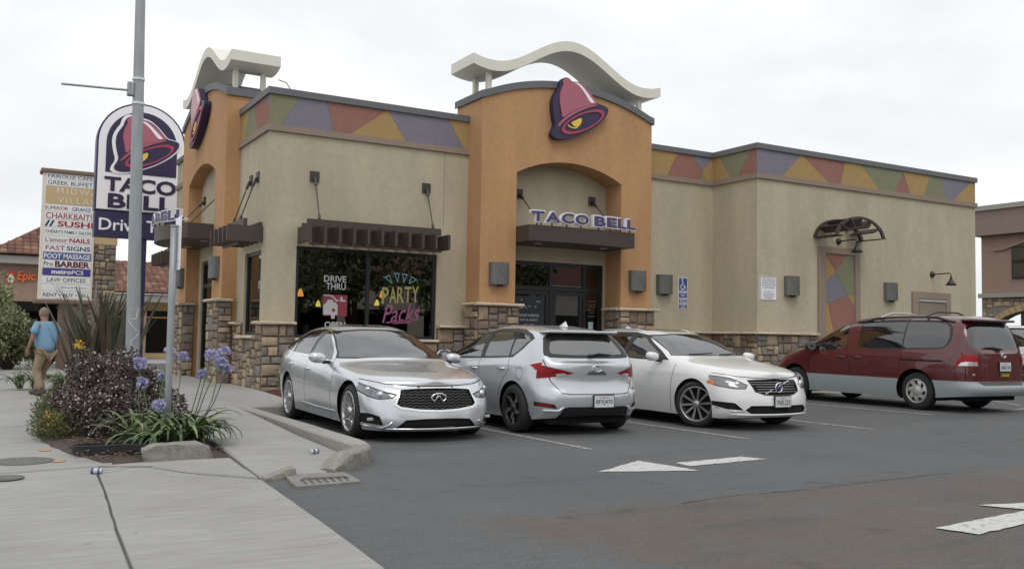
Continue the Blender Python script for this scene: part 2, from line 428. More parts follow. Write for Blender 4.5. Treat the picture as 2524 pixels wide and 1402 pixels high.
slab('slab', jit([(0.332,-3),(1.45,-3),(2.02,4.84),(2.12,6.18),(2.25,8.14),(1.75,8.74),(1.53,9.24),(1.075,9.45),(1.012,8.3),(0.882,6.49),(0.822,5.45)], seed=3), ZA, sw)
slab('slab', jit([(1.10,9.49),(1.54,9.28),(1.77,8.79),(2.24,8.2),(2.33,9.6),(2.0,9.62),(1.55,9.6)], 0.2, 0.01, seed=4), 0.03, sw)
ys = [9.42, 11.75, 13.9, 16.4, 19.0, 22.0, 25.5, 29.5, 34.0, 39.0]
for k in range(len(ys)-1):
    y0, y1 = ys[k]+0.012, ys[k+1]-0.012
    if k == 0: poly = [(-4,y0-0.06),(0.28,y0-0.03),(0.80,9.46),(1.07,9.50),(1.35,9.75),(1.40,y1),(-4,y1)]
    else: poly = [(-4,y0),(1.75 if k < 5 else 2.6,y0),(1.75 if k < 4 else 2.6,y1),(-4,y1)]
    slab('slab', jit(poly, 0.3, 0.008, k+20), 0.025, sw)
slab('slab', [(-30,39.02),(12,39.02),(12,46),(-30,46)], 0.03, sw)
# walk along the curb up to the building
slab('slab', [(2.36,9.55),(2.27,8.24),(2.9,8.33),(3.44,9.0),(3.455,10.9),(2.42,10.9)], lambda x, y: zwalk(y), sw)
slab('slab', [(2.42,10.92),(3.455,10.92),(3.57,13.3),(2.44,13.3)], lambda x, y: zwalk(y), sw)
slab('slab', [(2.44,13.32),(3.57,13.32),(3.60,14.68),(4.86,14.68),(4.90,16.6),(2.46,16.6)], lambda x, y: zwalk(y), sw)
slab('slab', [(2.46,16.62),(4.90,16.62),(5.10,18.95),(5.10,21.2),(2.5,21.2)], 0.15, sw)
slab('slab', [(2.5,21.22),(5.0,21.22),(5.0,30.5),(2.5,30.5)], 0.15, sw)
slab('slab', [(10.2,14.8),(14.4,14.8),(14.4,19.05),(10.2,19.05)], 0.15, sw)
slab('slab', [(14.42,14.8),(28,14.8),(28,16.2),(14.42,16.2)], 0.15, sw)

# curb beside the sedan
cb = bpy.data.objects.new('curb', None); COL.objects.link(cb); set_props(cb, 'raised concrete curb wrapping the corner beside the silver sedan', 'curb', kind='structure')
def strip(name, outer, inner, z0, z1, m, parent, seed=0, amp=0.0):
    """kerb between two polylines with softened top edges"""
    r_ = random.Random(seed); n = len(outer); b = 0.02; v = []
    for (o_, i_) in zip(outer, inner):
        j = lambda: r_.uniform(-amp, amp)
        dx, dy = i_[0]-o_[0], i_[1]-o_[1]; l = math.hypot(dx, dy); ux, uy = dx/l*b, dy/l*b
        v += [(o_[0]+j(),o_[1]+j(),z0),(o_[0]+j(),o_[1]+j(),z1-b+j()),(o_[0]+ux,o_[1]+uy,z1+j()),(i_[0]-ux,i_[1]-uy,z1+j()),(i_[0],i_[1],z1-b),(i_[0],i_[1],z0)]
    f = []
    for i in range(n-1):
        for k in range(5): f.append((i*6+k, (i+1)*6+k, (i+1)*6+k+1, i*6+k+1))
    f += [tuple(range(6)), tuple((n-1)*6+k for k in range(5, -1, -1))]
    return obj(name, v, f, m, parent)
strip('curb_stone', [(3.765,14.66),(3.75,12.9)], [(3.60,14.66),(3.585,12.9)], -0.1, 0.165, M_curb, cb)
strip('curb_stone', [(3.75,12.89),(3.735,11.0)], [(3.585,12.89),(3.50,11.0)], -0.1, 0.165, M_curb, cb)
strip('curb_stone', [(3.735,10.99),(3.71,9.6),(3.68,9.3),(3.62,9.05)], [(3.50,10.99),(3.47,9.6),(3.46,9.3),(3.455,9.12)], -0.1, 0.162, M_curb, cb)
o_ = [(3.62,9.04),(3.55,8.88),(3.44,8.74),(3.30,8.60),(3.15,8.46),(3.02,8.34),(2.93,8.25)]
i_ = [(3.452,9.11),(3.42,9.04),(3.34,8.93),(3.20,8.80),(3.06,8.67),(2.94,8.56),(2.85,8.43)]
seg = []
for k in range(len(o_)-1):
    for t in (0, .34, .67): seg.append(((o_[k][0]+(o_[k+1][0]-o_[k][0])*t, o_[k][1]+(o_[k+1][1]-o_[k][1])*t), (i_[k][0]+(i_[k+1][0]-i_[k][0])*t, i_[k][1]+(i_[k+1][1]-i_[k][1])*t)))
r_ = random.Random(5); v = []; f = []
for k, (a, b) in enumerate(seg):
    t = k/(len(seg)-1); zt = 0.16 if t < 0.6 else 0.16-0.12*((t-0.6)/0.4)**1.3
    amp = 0.002+0.009*max(0, t-0.4)
    j = lambda s=1: r_.uniform(-amp, amp)*s
    for w in (0, .12, .3, .55, .8, 1):
        zz = zt-(0.02 if w in (0, 1) else 0)+j()
        v.append((a[0]+(b[0]-a[0])*w+j(), a[1]+(b[1]-a[1])*w+j(), zz))
    v.append((b[0], b[1], -0.05)); v.append((a[0]+j(), a[1]+j(), -0.05)); v.append((a[0]+j(1.5), a[1]+j(1.5), zt*0.5))
for k in range(len(seg)-1):
    for w in range(8): f.append((k*9+w, (k+1)*9+w, (k+1)*9+w+1, k*9+w+1))
    f.append((k*9+8, (k+1)*9+8, (k+1)*9, k*9))
f.append(tuple((len(seg)-1)*9+w for w in range(9)))
cc = obj('crumbling_curb_end', v, f, M_curb_rough, cb, auto=50); cc['label'] = 'crumbled curb corner with worn broken face'
# small stub left of the drain
r_ = random.Random(9); mb = MB(); mb.bbox(2.28,8.16,-0.05,2.60,8.34,0.085,0.03)
v = [(p[0]+r_.uniform(-.012,.012)+(0.10*(p[1]-8.25)), p[1]+r_.uniform(-.012,.012)+(p[0]-2.4)*0.45, max(-0.05, p[2]*(0.35+2.2*(p[0]-2.28)))) for p in mb.v]
obj('curb_stub', v, mb.f, M_curb_rough, cb, auto=40)
# end curb of the stalls
strip('curb_stone', [(3.77,14.52),(10.0,14.66)], [(3.77,14.67),(10.0,14.82)], -0.1, 0.155, M_curb, cb)
strip('curb_stone', [(10.01,14.66),(28,14.66)], [(10.01,14.80),(28,14.80)], -0.1, 0.155, M_curb, cb)
M_slotd = mat('drain_slot_grey', (.10,.095,.088), .95)  # flat mid-dark grey filling the drain slots and sump opening
# storm drain block
dr = thing('storm_drain', (2.73,7.97,0), 'small concrete drain block with slots beside the broken curb', 'drain')
mb = MB(); P4 = [(2.40,7.62),(2.99,7.68),(3.05,8.25),(2.50,8.33)]
mb.add([(x,y,-0.05) for x,y in P4]+[(x,y,0.022) for x,y in P4], [(0,1,5,4),(1,2,6,5),(2,3,7,6),(3,0,4,7),(4,5,6,7)])
mb.build('drain_block', mat('drain_concrete', srgb(146,143,137,KG), .9, noise=.2, nscale=12, bump=.4, bscale=60), dr)
for k in range(7):
    x = 2.50+k*0.065; MB().add([(x,7.70+k*.01,0.0235),(x+.028,7.70+k*.01,0.0235),(x+.062,7.95,0.0235),(x+.034,7.95,0.0235)], [(0,1,2,3)]).build('slot', M_slotd, dr)
MB().add([(2.52,7.93,0.0235),(2.98,7.90,0.0235),(2.96,8.02,0.0235),(2.60,8.06,0.0235)],[(0,1,2,3)]).build('sump_opening', M_slotd, dr)

# manholes and orange survey paint
M_iron = mat('cast_iron', srgb(116,114,111,KG), 0.7, noise=0.25, nscale=40, bump=0.5, bscale=120)
def manhole(x, y, r, label):
    t = thing('manhole_cover', (x,y,0.025), label, 'manhole cover')
    mb = MB(); mb.lathe([(0.001,0.008),(r*0.94,0.008),(r*0.96,0.002)], 36); obj('cover', mb.v, mb.f, M_iron, t, world=False)
    mb = MB(); mb.lathe([(r*0.965,0.003),(r*0.97,0.009),(r*1.05,0.009),(r*1.06,0.001)], 36); obj('rim', mb.v, mb.f, M_iron, t, world=False)
    mb = MB()
    for k in range(-3, 4):
        h = math.sqrt(max(0.01, (r*.85)**2-(k*r*.22)**2)); mb.box(k*r*.22-.006,-h,0.008,k*r*.22+.006,h,0.011)
    obj('tread', mb.v, mb.f, M_iron, t, world=False)
manhole(0.50,10.08,0.26,'large round iron manhole cover on the sidewalk left of the black rubber strip')
manhole(0.32,9.0,0.14,'small round iron cover in the apron at the left edge')
M_orange_paint = mat('orange_survey_paint', srgb(190,160,125,KG), 0.9, noise=0.15, nscale=25)
for k, (x, y, lab) in enumerate([(0.74,10.95,'faint orange survey mark on the sidewalk beside the mulch'),(0.80,10.0,'faint orange survey mark beside the large manhole cover')]):
    sheet('survey_mark', jag([(x-.06,y-.12),(x+.05,y-.1),(x+.06,y+.1),(x-.05,y+.12)], 0.05, 0.015, k), 0.030, M_orange_paint, lab, cat='paint mark')
M_white_scuff = mat('white_scuff', srgb(205,204,200,KG), 0.9, noise=0.15, nscale=30)
mb = MB(); r_ = random.Random(3)
for (x, y, w) in [(1.12,9.34,.16),(1.30,9.36,.13),(1.2,9.25,.22),(1.16,9.12,.2),(1.36,9.1,.1),(0.95,9.16,.05),(1.52,9.12,.05)]:
    n = 7; up_ = [(x-w/2+w*i/n, y+.018+r_.uniform(-.012,.014)) for i in range(n+1)]; dn = [(x-w/2+w*i/n, y-.012+r_.uniform(-.01,.01)) for i in range(n, -1, -1)]
    mb.add([(a, b, 0.0215) for a, b in up_+dn], [tuple(range(2*n+2))])
set_props(mb.build('paint_scuff', M_white_scuff), 'white paint scribble on the concrete beside the crushed can', 'paint mark', kind='structure')

# planting beds
def bed(name, poly, z, m, label, seed=1, amp=0.02, res=0.25):
    """soil bed: jagged outline, gently mounded"""
    xs = [p[0] for p in poly]; ysb = [p[1] for p in poly]; r_ = random.Random(seed)
    q = jag(poly, res, amp, seed); cx = sum(p[0] for p in q)/len(q); cy = sum(p[1] for p in q)/len(q)
    rings = [(1.0,-0.03),(0.985,z*.6),(0.9,z),(0.7,z*1.25),(0.4,z*1.3)]; v = []; n = len(q)
    for k, zz in rings:
        for p in q: v.append((cx+(p[0]-cx)*k, cy+(p[1]-cy)*k, zz+r_.uniform(-.012,.012)*(k < .99)))
    v.append((cx, cy, z*1.3))
    f = [(r2*n+i, r2*n+(i+1) % n, (r2+1)*n+(i+1) % n, (r2+1)*n+i) for r2 in range(4) for i in range(n)]
    f += [(4*n+i, 4*n+(i+1) % n, 5*n) for i in range(n)]
    return set_props(obj(name, v, f, m, None, smooth=True), label, 'planting bed', kind='structure')
bed('planting_bed', [(0.95,10.35),(1.15,9.55),(1.55,9.62),(2.0,9.64),(2.33,9.62),(2.40,10.9),(2.43,16.6),(2.45,22),(2.3,29),(1.9,29),(1.75,24),(1.5,20.5),(1.12,17.3),(0.90,14.5),(0.74,12.4),(0.80,11.1)], 0.06, M_mulch, 'brown mulch bed of the planting island in front of the flowering shrubs')
bed('wall_planting_bed', [(4.95,14.75),(10.15,14.85),(10.15,18.95),(5.15,18.95),(4.98,17.0)], 0.15, M_redmulch, 'red bark mulch bed along the stone base behind the sedan', 2)
bed('far_planting_bed', [(-12,46.1),(9,46.1),(9,50),(-12,50)], 0.05, M_mulch, 'dark soil bed beneath the far green shrubs', 3)
# ================================================================== the restaurant
M_beige = mat('beige_stucco', srgb(156,147,127,KW), 0.92, noise=0.07, nscale=7, bump=0.7, bscale=70, n2=0.10, n2scale=1.6, n2st=(1, 1, .22))
M_orange = mat('orange_stucco', srgb(158,122,87,KW), 0.92, noise=0.07, nscale=8, bump=0.7, bscale=70, n2=0.10, n2scale=1.6, n2st=(1, 1, .22))
M_band = mat('taupe_trim', srgb(124,110,99,KW), 0.9, noise=0.05, nscale=9, bump=0.4, bscale=90)
M_cope = mat('grey_metal_coping', srgb(92,93,96,KW*.9), 0.6, noise=0.05, nscale=5)
M_pg = mat('green_stucco', srgb(110,111,88,KW), 0.92, noise=0.06, nscale=7, bump=0.4, bscale=90)
M_pp = mat('purple_stucco', srgb(107,104,114,KW), 0.92, noise=0.06, nscale=7, bump=0.4, bscale=90)
M_pr = mat('red_stucco', srgb(126,90,81,KW), 0.92, noise=0.06, nscale=7, bump=0.4, bscale=90)
M_py = mat('yellow_stucco', srgb(143,119,79,KW), 0.92, noise=0.06, nscale=7, bump=0.4, bscale=90)
M_mortar = mat('mortar', srgb(96,87,77,KW*.85), 0.95, noise=0.2, nscale=40)
M_stone = [mat('stone_tan', srgb(149,133,110,KW), 0.9, noise=0.22, nscale=9, bump=0.8, bscale=26),
           mat('stone_sand', srgb(134,118,99,KW), 0.9, noise=0.22, nscale=8, bump=0.8, bscale=26),
           mat('stone_brown', srgb(113,97,84,KW), 0.9, noise=0.22, nscale=9, bump=0.8, bscale=26),
           mat('stone_grey', srgb(111,105,98,KW), 0.9, noise=0.22, nscale=9, bump=0.8, bscale=26),
           mat('stone_mauve', srgb(107,95,88,KW), 0.9, noise=0.22, nscale=9, bump=0.8, bscale=26)]
M_cap = mat('cap_stone', srgb(166,154,136,KW), 0.9, noise=0.15, nscale=14, bump=0.8, bscale=30)
M_bronze = mat('dark_bronze_metal', srgb(70,62,57,KW*.72), 0.5, spec=0.4, noise=0.04, nscale=5)
M_bronze_l = mat('brown_awning_metal', srgb(78,69,63,KW*.62), 0.5, spec=0.4, noise=0.04, nscale=5)
M_frame = mat('black_window_frame', (0.015,0.015,0.017), 0.4)
M_glass = glass_mat('shop_glass', (0.6,0.6,0.58), 0.9, 0.0, 2.2)
M_wave = mat('white_roof_metal', srgb(196,194,182,KW*.95), 0.55, noise=0.03, nscale=3)
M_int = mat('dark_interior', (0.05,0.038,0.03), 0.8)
M_roofm = mat('roof_membrane', (0.4,0.4,0.39), 0.9)

YF, XC, YR, XR0, XR1, YEND = 19.07, 5.22, 17.42, 17.37, 26.48, 29.0
ZB0, ZB1, ZT0, ZT1 = 5.48, 5.61, 6.25, 6.39
B = thing('restaurant_building', (XC,YF,0), 'beige and orange stucco restaurant with stone base and coloured parapet panels', 'building')
W = 0.25
mb = MB()
mb.box(XC,YF,0,5.86,YF+W,ZT0); mb.box(5.86,YF,0,9.11,YF+W,1.20); mb.box(5.86,YF,3.12,9.11,YF+W,ZT0)
mb.box(9.11,YF,0,10.95,YF+W,ZT0); mb.box(10.95,YF,3.12,13.74,YF+W,ZT0); mb.box(13.74,YF,0,XR0,YF+W,ZT0)
mb.build('front_wall', M_beige, B)
mb = MB(); mb.box(XR0,YR,0,XR1,YF+W,ZT0); mb.box(XR1-W-.002,YF+W,0,XR1-.002,YEND-.002,ZT0); mb.build('kitchen_wing_wall', M_beige, B)
mb = MB()
for y0, y1, z0, z1 in [(YF+W,19.42,0,ZT0),(19.42,20.74,0,1.24),(19.42,20.74,3.02,ZT0),(20.74,22.9,0,ZT0),(22.9,25.2,3.12,ZT0),(25.2,YEND,0,ZT0)]:
    mb.box(XC,y0,z0,XC+W,y1,z1)
mb.box(XC+W,YEND-W,0,XR1-W,YEND,ZT0)
mb.build('side_wall', M_beige, B)
MB().box(XC+W,YF+W,5.85,XR1-W,YEND-W,5.9).build('flat_roof', M_roofm, B)
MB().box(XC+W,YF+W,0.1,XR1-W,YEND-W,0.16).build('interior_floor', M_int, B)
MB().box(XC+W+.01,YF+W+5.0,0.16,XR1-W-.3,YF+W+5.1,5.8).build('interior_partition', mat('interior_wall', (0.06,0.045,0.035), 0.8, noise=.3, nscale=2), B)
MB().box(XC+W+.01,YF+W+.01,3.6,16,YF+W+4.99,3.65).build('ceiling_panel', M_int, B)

def trim_run(name, pts, z0, z1, pr, m, cap_in=0.3):
    """moulding following the outer wall line (list of XY, outside to the right of travel)"""
    n = len(pts); off = []
    for i in range(n):
        d0 = Vector(pts[i])-Vector(pts[i-1]) if i else None
        d1 = Vector(pts[i+1])-Vector(pts[i]) if i < n-1 else None
        n0 = Vector((d0.y,-d0.x)).normalized() if d0 else None; n1 = Vector((d1.y,-d1.x)).normalized() if d1 else None
        if n0 is None: o_ = n1
        elif n1 is None: o_ = n0
        else: o_ = (n0+n1)/(1+n0.dot(n1))
        off.append(o_)
    v = []
    for p, o_ in zip(pts, off):
        a = (p[0]+o_.x*pr, p[1]+o_.y*pr); b = (p[0]-o_.x*cap_in, p[1]-o_.y*cap_in)
        v += [(a[0],a[1],z0),(a[0],a[1],z1),(b[0],b[1],z1),(b[0],b[1],z0)]
    f = []
    for i in range(n-1):
        for k in range(4): f.append((i*4+k, (i+1)*4+k, (i+1)*4+(k+1) % 4, i*4+(k+1) % 4))
    f += [(0,1,2,3), tuple((n-1)*4+k for k in (3,2,1,0))]
    return obj(name, v, f, m, B)
YT1, XT1 = 21.44, 4.89     # side tower
segA = [(XC,YT1-.005),(XC,YF),(9.86,YF)]
segB = [(14.72,YF),(XR0,YF),(XR0,YR),(XR1,YR),(XR1,YEND)]
segC = [(XC,YEND),(XC,26.41)]
for s in (segA, segB, segC):
    trim_run('parapet_band', s, ZB0, ZB1, 0.055, M_band, 0.1)
    trim_run('parapet_coping', s, ZT0, ZT1, 0.06, M_cope, 0.3)

# coloured parapet panels
PR = 0.012
def panel(poly, ax, at, m, sgn=-1):
    q = [(a, z) for a, z in poly]; mb = MB()
    if ax == 1: mb.prism(q, at, sgn*PR, 1)
    else: mb.prism(q, at, sgn*PR, 0)
    return mb.build('colour_panel', m, B)
t, b = ZT0, ZB1
LW = [([(XC-.012,b),(5.44,b),(5.83,t),(XC-.012,t)],M_pg),([(5.445,b),(6.59,b),(6.42,t),(5.835,t)],M_pp),([(6.595,b),(6.96,b),(7.82,t),(6.425,t)],M_pr),
      ([(6.965,b),(8.27,b),(7.825,t)],M_py),([(8.275,b),(9.73,b),(9.32,t),(7.83,t)],M_pp),([(9.735,b),(9.86,b),(9.86,t),(9.325,t)],M_py)]
for q, m in LW: panel(q, 1, YF, m)
RC = [([(14.72,b),(15.76,b),(16.11,t),(14.72,t)],M_py),([(15.765,b),(16.86,b),(16.99,5.87),(16.57,t),(16.115,t)],M_pr),([(16.995,5.875),(17.34,t),(16.575,t)],M_pp),
      ([(16.865,b),(17.07,b),(16.995,5.865)],M_pg),([(17.075,b),(XR0-.013,b),(XR0-.013,t),(17.345,t),(17.0,5.87)],M_py)]
for q, m in RC: panel(q, 1, YF, m)
ST = [([(YF-.013,b),(18.36,b),(18.84,t),(YF-.013,t)],M_py),([(18.355,b),(18.11,b),(17.62,t),(18.835,t)],M_pg),([(18.105,b),(YR,b),(YR,t),(17.615,t)],M_pr)]
for q, m in ST: panel(q, 0, XR0, m)
x0 = XR0-.012
RW = [([(x0,b),(18.26,b),(18.96,t),(x0,t)],M_pp),([(18.265,b),(20.0,b),(19.0,t),(18.965,t)],M_py),([(20.005,b),(20.46,b),(20.68,t),(19.005,t)],M_pr),([(20.465,b),(22.11,b),(21.27,t),(20.685,t)],M_py),
      ([(22.115,b),(22.76,b),(23.09,t),(21.275,t)],M_pg),([(22.765,b),(23.42,b),(23.095,6.2)],M_pr),([(23.425,b),(24.02,b),(24.33,t),(23.10,t)],M_py),([(24.025,b),(25.08,b),(24.84,t),(24.335,t)],M_pg),
      ([(25.085,b),(25.44,b),(26.29,t),(24.845,t)],M_pp),([(25.445,b),(XR1,b),(XR1,6.05),(26.36,t),(26.295,t)],M_py),([(XR1,6.055),(XR1,t),(26.365,t)],M_pr)]
for q, m in RW: panel(q, 1, YR, m)
SD = [([(YT1-.01,b),(21.13,b),(20.73,t),(YT1-.01,t)],M_py),([(21.125,b),(20.01,b),(20.32,t),(20.725,t)],M_pg),([(20.005,b),(YF,b),(YF,6.0),(19.42,t),(20.315,t)],M_pr),([(YF,6.005),(YF,t),(19.415,t)],M_pp)]
for q, m in SD: panel(q, 0, XC, m)

MB().box(9.245,YF-.003,3.75,9.253,YF-.0005,5.47).build('control_joint', mat('joint_shadow', srgb(120,111,92,KW*.8), .95), B); MB().box(15.1,YF-.003,1.6,15.106,YF-.0005,5.47).build('control_joint', mat('joint_shadow', srgb(120,111,92,KW*.8), .95), B)
# ---- towers with arched top and arched opening
def arc_z(a, a0, a1, zend, zap):
    t_ = (a-(a0+a1)/2)/((a1-a0)/2); h = zap-zend; c = (a1-a0)/2; rr = (c*c+h*h)/(2*h)
    return zap-rr+math.sqrt(max(0, rr*rr-(t_*c)**2))
def tower(along, a0, a1, f0, depth, o0, o1, sgn, name):
    """along: 0 runs in X, 1 runs in Y; f0 front plane; sgn direction of depth (+1 inward)"""
    N = 28
    def P(a, d, z): return (a, f0+sgn*d, z) if along == 0 else (f0+sgn*d, a, z)
    zo = lambda a: arc_z(a, o0, o1, 5.09, 5.46); zt = lambda a: arc_z(a, a0, a1, 6.70, 7.22)
    v = []; f = []
    def quad(*p):
        n = len(v); v.extend(p); f.append(tuple(range(n, n+len(p))))
    for d in (0, depth):
        quad(P(a0,d,0), P(o0,d,0), P(o0,d,5.09), P(a0,d,5.09)); quad(P(o1,d,0), P(a1,d,0), P(a1,d,5.09), P(o1,d,5.09))
    xs = sorted(set([a0+(a1-a0)*i/N for i in range(N+1)]+[o0, o1]))
    for i in range(len(xs)-1):
        p, q = xs[i], xs[i+1]; inn = p >= o0-1e-6 and q <= o1+1e-6
        zl = (zo(p), zo(q)) if inn else (5.09, 5.09)
        for d in (0, depth): quad(P(p,d,zl[0]), P(q,d,zl[1]), P(q,d,zt(q)), P(p,d,zt(p)))
        if inn: quad(P(p,0,zl[0]), P(q,0,zl[1]), P(q,depth,zl[1]), P(p,depth,zl[0]))
    for a, z1 in ((a0, 6.70), (a1, 6.70), (o0, 5.09), (o1, 5.09)):
        quad(P(a,0,0), P(a,depth,0), P(a,depth,z1), P(a,0,z1))
    bm = bmesh.new(); vv = [bm.verts.new(p) for p in v]
    for q in f: bm.faces.new([vv[i] for i in q])
    bmesh.ops.remove_doubles(bm, verts=bm.verts, dist=1e-4); bm.verts.index_update()
    wall = obj(name, [tuple(x.co) for x in bm.verts], [tuple(x.index for x in q.verts) for q in bm.faces], M_orange, B); bm.free()
    # fascia
    v = []; f = []; e = 0.05
    xs = [a0-e+(a1-a0+2*e)*i/N for i in range(N+1)]
    for a in xs:
        aa = min(max(a, a0), a1); z0 = zt(aa)-.005; z1 = z0+.165
        v += [P(a,-e,z0), P(a,-e,z1), P(a,depth+e,z1), P(a,depth+e,z0)]
    for i in range(N):
        for k in range(4): f.append((i*4+k, (i+1)*4+k, (i+1)*4+(k+1) % 4, i*4+(k+1) % 4))
    f += [(0,1,2,3), (N*4+3,N*4+2,N*4+1,N*4)]
    obj('tower_coping', v, f, M_cope, B, auto=30)
    # waved roof
    ac = (a0+a1)/2; hw = (a1-a0)/2+0.26; M_ = 56; v = []; f = []
    def wz(a):
        u = abs(a-ac)/hw; zz = 7.60
        if u < 0.80: zz += 0.80*(0.5+0.5*math.cos(math.pi*u/0.80))
        else: zz += 0.45*(u-0.80)**2/0.2
        return zz
    for i in range(M_+1):
        a = ac-hw+2*hw*i/M_; z1 = wz(a); z0 = z1-.24
        v += [P(a,-.02,z0), P(a,-.02,z1), P(a,1.12,z1), P(a,1.12,z0)]
    for i in range(M_):
        for k in range(4): f.append((i*4+k, (i+1)*4+k, (i+1)*4+(k+1) % 4, i*4+(k+1) % 4))
    f += [(0,1,2,3), (M_*4+3,M_*4+2,M_*4+1,M_*4)]
    wv = obj('wave_roof', v, f, M_wave, B, auto=30)
    for s in (-1, 1):
        for d in (0.16, 0.80):
            a = ac+s*(hw-0.52); mb = MB(); p0 = P(a-.055,d,zt(min(max(a,a0),a1))+.1); p1 = P(a+.055,d+.11,wz(a)-.22)
            mb.box(min(p0[0],p1[0]),min(p0[1],p1[1]),p0[2],max(p0[0],p1[0]),max(p0[1],p1[1]),p1[2]); mb.build('roof_post', M_wave, B)
    return wall
TF = 18.42
tower(0, 9.86, 14.72, TF, 1.26, 10.79, 13.79, 1, 'entrance_tower')
tower(1, YT1, 26.40, XT1, 1.16, 22.42, 25.5, 1, 'street_tower')
# junction box and cable on the side tower posts
MB().tube([(6.12,21.75,7.3),(6.3,21.7,7.25),(6.45,21.65,7.0),(6.5,21.6,6.4)], 0.012, 6).build('roof_cable', M_cope, B)

# ---- stone cladding: every stone a piece of its own
NST = [0]
def stone_face(part, u0, u1, z0, z1, place_fn, seed, holes=(), avg=0.29, merge=False, skip=None):
    """random ashlar on a flat face; place_fn(u, z, d) -> world, d = distance proud of the wall"""
    r_ = random.Random(seed); cells = []
    def split(a, b_, c, d, depth):
        w, h = b_-a, d-c
        lim = avg*r_.uniform(0.8, 1.7)
        if (w > lim*1.15 or h > lim*0.85) and depth < 12 and (w > 0.16 or h > 0.16):
            if w > h*1.25 or (h < .15):
                m_ = a+w*r_.uniform(.35,.65); split(a,m_,c,d,depth+1); split(m_,b_,c,d,depth+1)
            else:
                m_ = c+h*r_.uniform(.35,.65); split(a,b_,c,m_,depth+1); split(a,b_,m_,d,depth+1)
        else: cells.append((a, b_, c, d))
    n = max(1, round((u1-u0)/0.75))
    for i in range(n): split(u0+(u1-u0)*i/n, u0+(u1-u0)*(i+1)/n, z0, z1, 0)
    J = MB() if merge else None
    for (a, b_, c, d) in cells:
        um, zm = (a+b_)/2, (c+d)/2
        if any(h0 < um < h1 and k0 < zm < k1 for h0, h1, k0, k1 in holes): continue
        g_ = 0.007; j = lambda k=.014: r_.uniform(-k, k)
        w, h = b_-a, d-c; dp = r_.uniform(0.022, 0.042); bv = 0.018
        cs = [(a+g_+abs(j()), c+g_+abs(j())), (b_-g_-abs(j()), c+g_+abs(j())), (b_-g_-abs(j()), d-g_-abs(j())), (a+g_+abs(j()), d-g_-abs(j()))]
        # cut one corner now and then
        ring = []
        for k in range(4):
            p, q = cs[k], cs[(k+1) % 4]; ring.append(p); ring.append(((p[0]+q[0])/2+j(.006), (p[1]+q[1])/2+j(.006)))
        cu, cz = sum(p[0] for p in ring)/8, sum(p[1] for p in ring)/8
        def ins(p, k, e):
            du, dz = p[0]-cu, p[1]-cz; l = math.hypot(du, dz) or 1
            return (p[0]-du/l*k, p[1]-dz/l*k, e)
        rr = [[(p[0], p[1], 0.0) for p in ring], [ins(p, .003, dp-.010) for p in ring], [ins(p, .017 if k % 2 == 0 else .010, dp+j(.007)) for k, p in enumerate(ring)]]
        v = [place_fn(*p) for q in rr for p in q]+[place_fn(cu, cz, dp+j(.006))]
        f = [(r0*8+k, r0*8+(k+1) % 8, (r0+1)*8+(k+1) % 8, (r0+1)*8+k) for r0 in range(2) for k in range(8)]+[(16+k, 16+(k+1) % 8, 24) for k in range(8)]
        if merge: J.add(v, f)
        else:
            obj('stone', v, f, r_.choices(M_stone, (3,3,2.5,2.5,2))[0], part, auto=55); NST[0] += 1
    if merge and J.v:
        s_ = J.build('far_stones', M_stone[1], part, auto=55); s_['kind'] = 'stuff'
def sbase(name, boxes):
    mb = MB()
    for q in boxes: mb.box(*q)
    return mb.build(name, M_mortar, B)
def capstones(part, p, q, z, out, n=4, h=0.07, seed=0, d=0.13):
    """rounded cap stones end to end along a run"""
    r_ = random.Random(seed); p = Vector(p); q = Vector(q); L_ = (q-p).length; u = (q-p)/L_; o_ = Vector(out)
    for i in range(n):
        a = p+u*(L_*i/n+.003); e = p+u*(L_*(i+1)/n-.003); w = d+r_.uniform(-.01,.012)
        prof = [(-0.02,-h),(w-.02,-h+.006),(w,-h*.6),(w-.006,-h*.2),(w-.03,0),(-0.02,.004)]
        v = []
        for s_ in (a, (a+e)/2, e):
            for (k, zz) in prof: v.append((s_.x+o_.x*(k+r_.uniform(-.006,.006)), s_.y+o_.y*(k+r_.uniform(-.006,.006)), z+zz+r_.uniform(-.004,.004)))
        f = [(j*6+k, (j+1)*6+k, (j+1)*6+(k+1) % 6, j*6+(k+1) % 6) for j in range(2) for k in range(6)]+[(0,1,2,3,4,5),(17,16,15,14,13,12)]
        obj('cap_stone', v, f, M_cap, part, auto=45)
ZC = 1.53
fr = lambda Y: (lambda u, z, d: (u, Y-d, z))
sd = lambda X: (lambda u, z, d: (X-d, u, z))
sdr = lambda X: (lambda u, z, d: (X+d, u, z))
# left wing front and side
D = 0.05
P1 = sbase('stone_base', [(XC-D,YF-D,0,5.84,YF-.002,ZC-.07),(5.84,YF-D,0,9.13,YF-.002,1.13),(9.13,YF-D,0,9.80,YF-.002,ZC-.07),(XC-D,YF-.002,0,XC-.002,19.40,ZC-.07),(XC-D,19.40,0,XC-.002,20.76,1.16),(XC-D,20.76,0,XC-.002,21.38,ZC-.07)])
stone_face(P1, XC-D, 5.84, 0.0, ZC-.07, fr(YF-D), 21); stone_face(P1, 5.84, 9.13, 0.0, 1.13, fr(YF-D), 22, avg=.3); stone_face(P1, 9.13, 9.80, 0.0, ZC-.07, fr(YF-D), 23)
stone_face(P1, YF-D, 19.40, 0.1, ZC-.07, sd(XC-D), 24, avg=.24); stone_face(P1, 19.40, 20.76, 0.1, 1.16, sd(XC-D), 25, avg=.24); stone_face(P1, 20.76, 21.36, 0.1, ZC-.07, sd(XC-D), 26, avg=.24)
capstones(P1, (XC-.11,YF-D), (5.86,YF-D), ZC, (0,-1), 2, seed=1); capstones(P1, (9.12,YF-D), (9.80,YF-D), ZC, (0,-1), 2, seed=2)
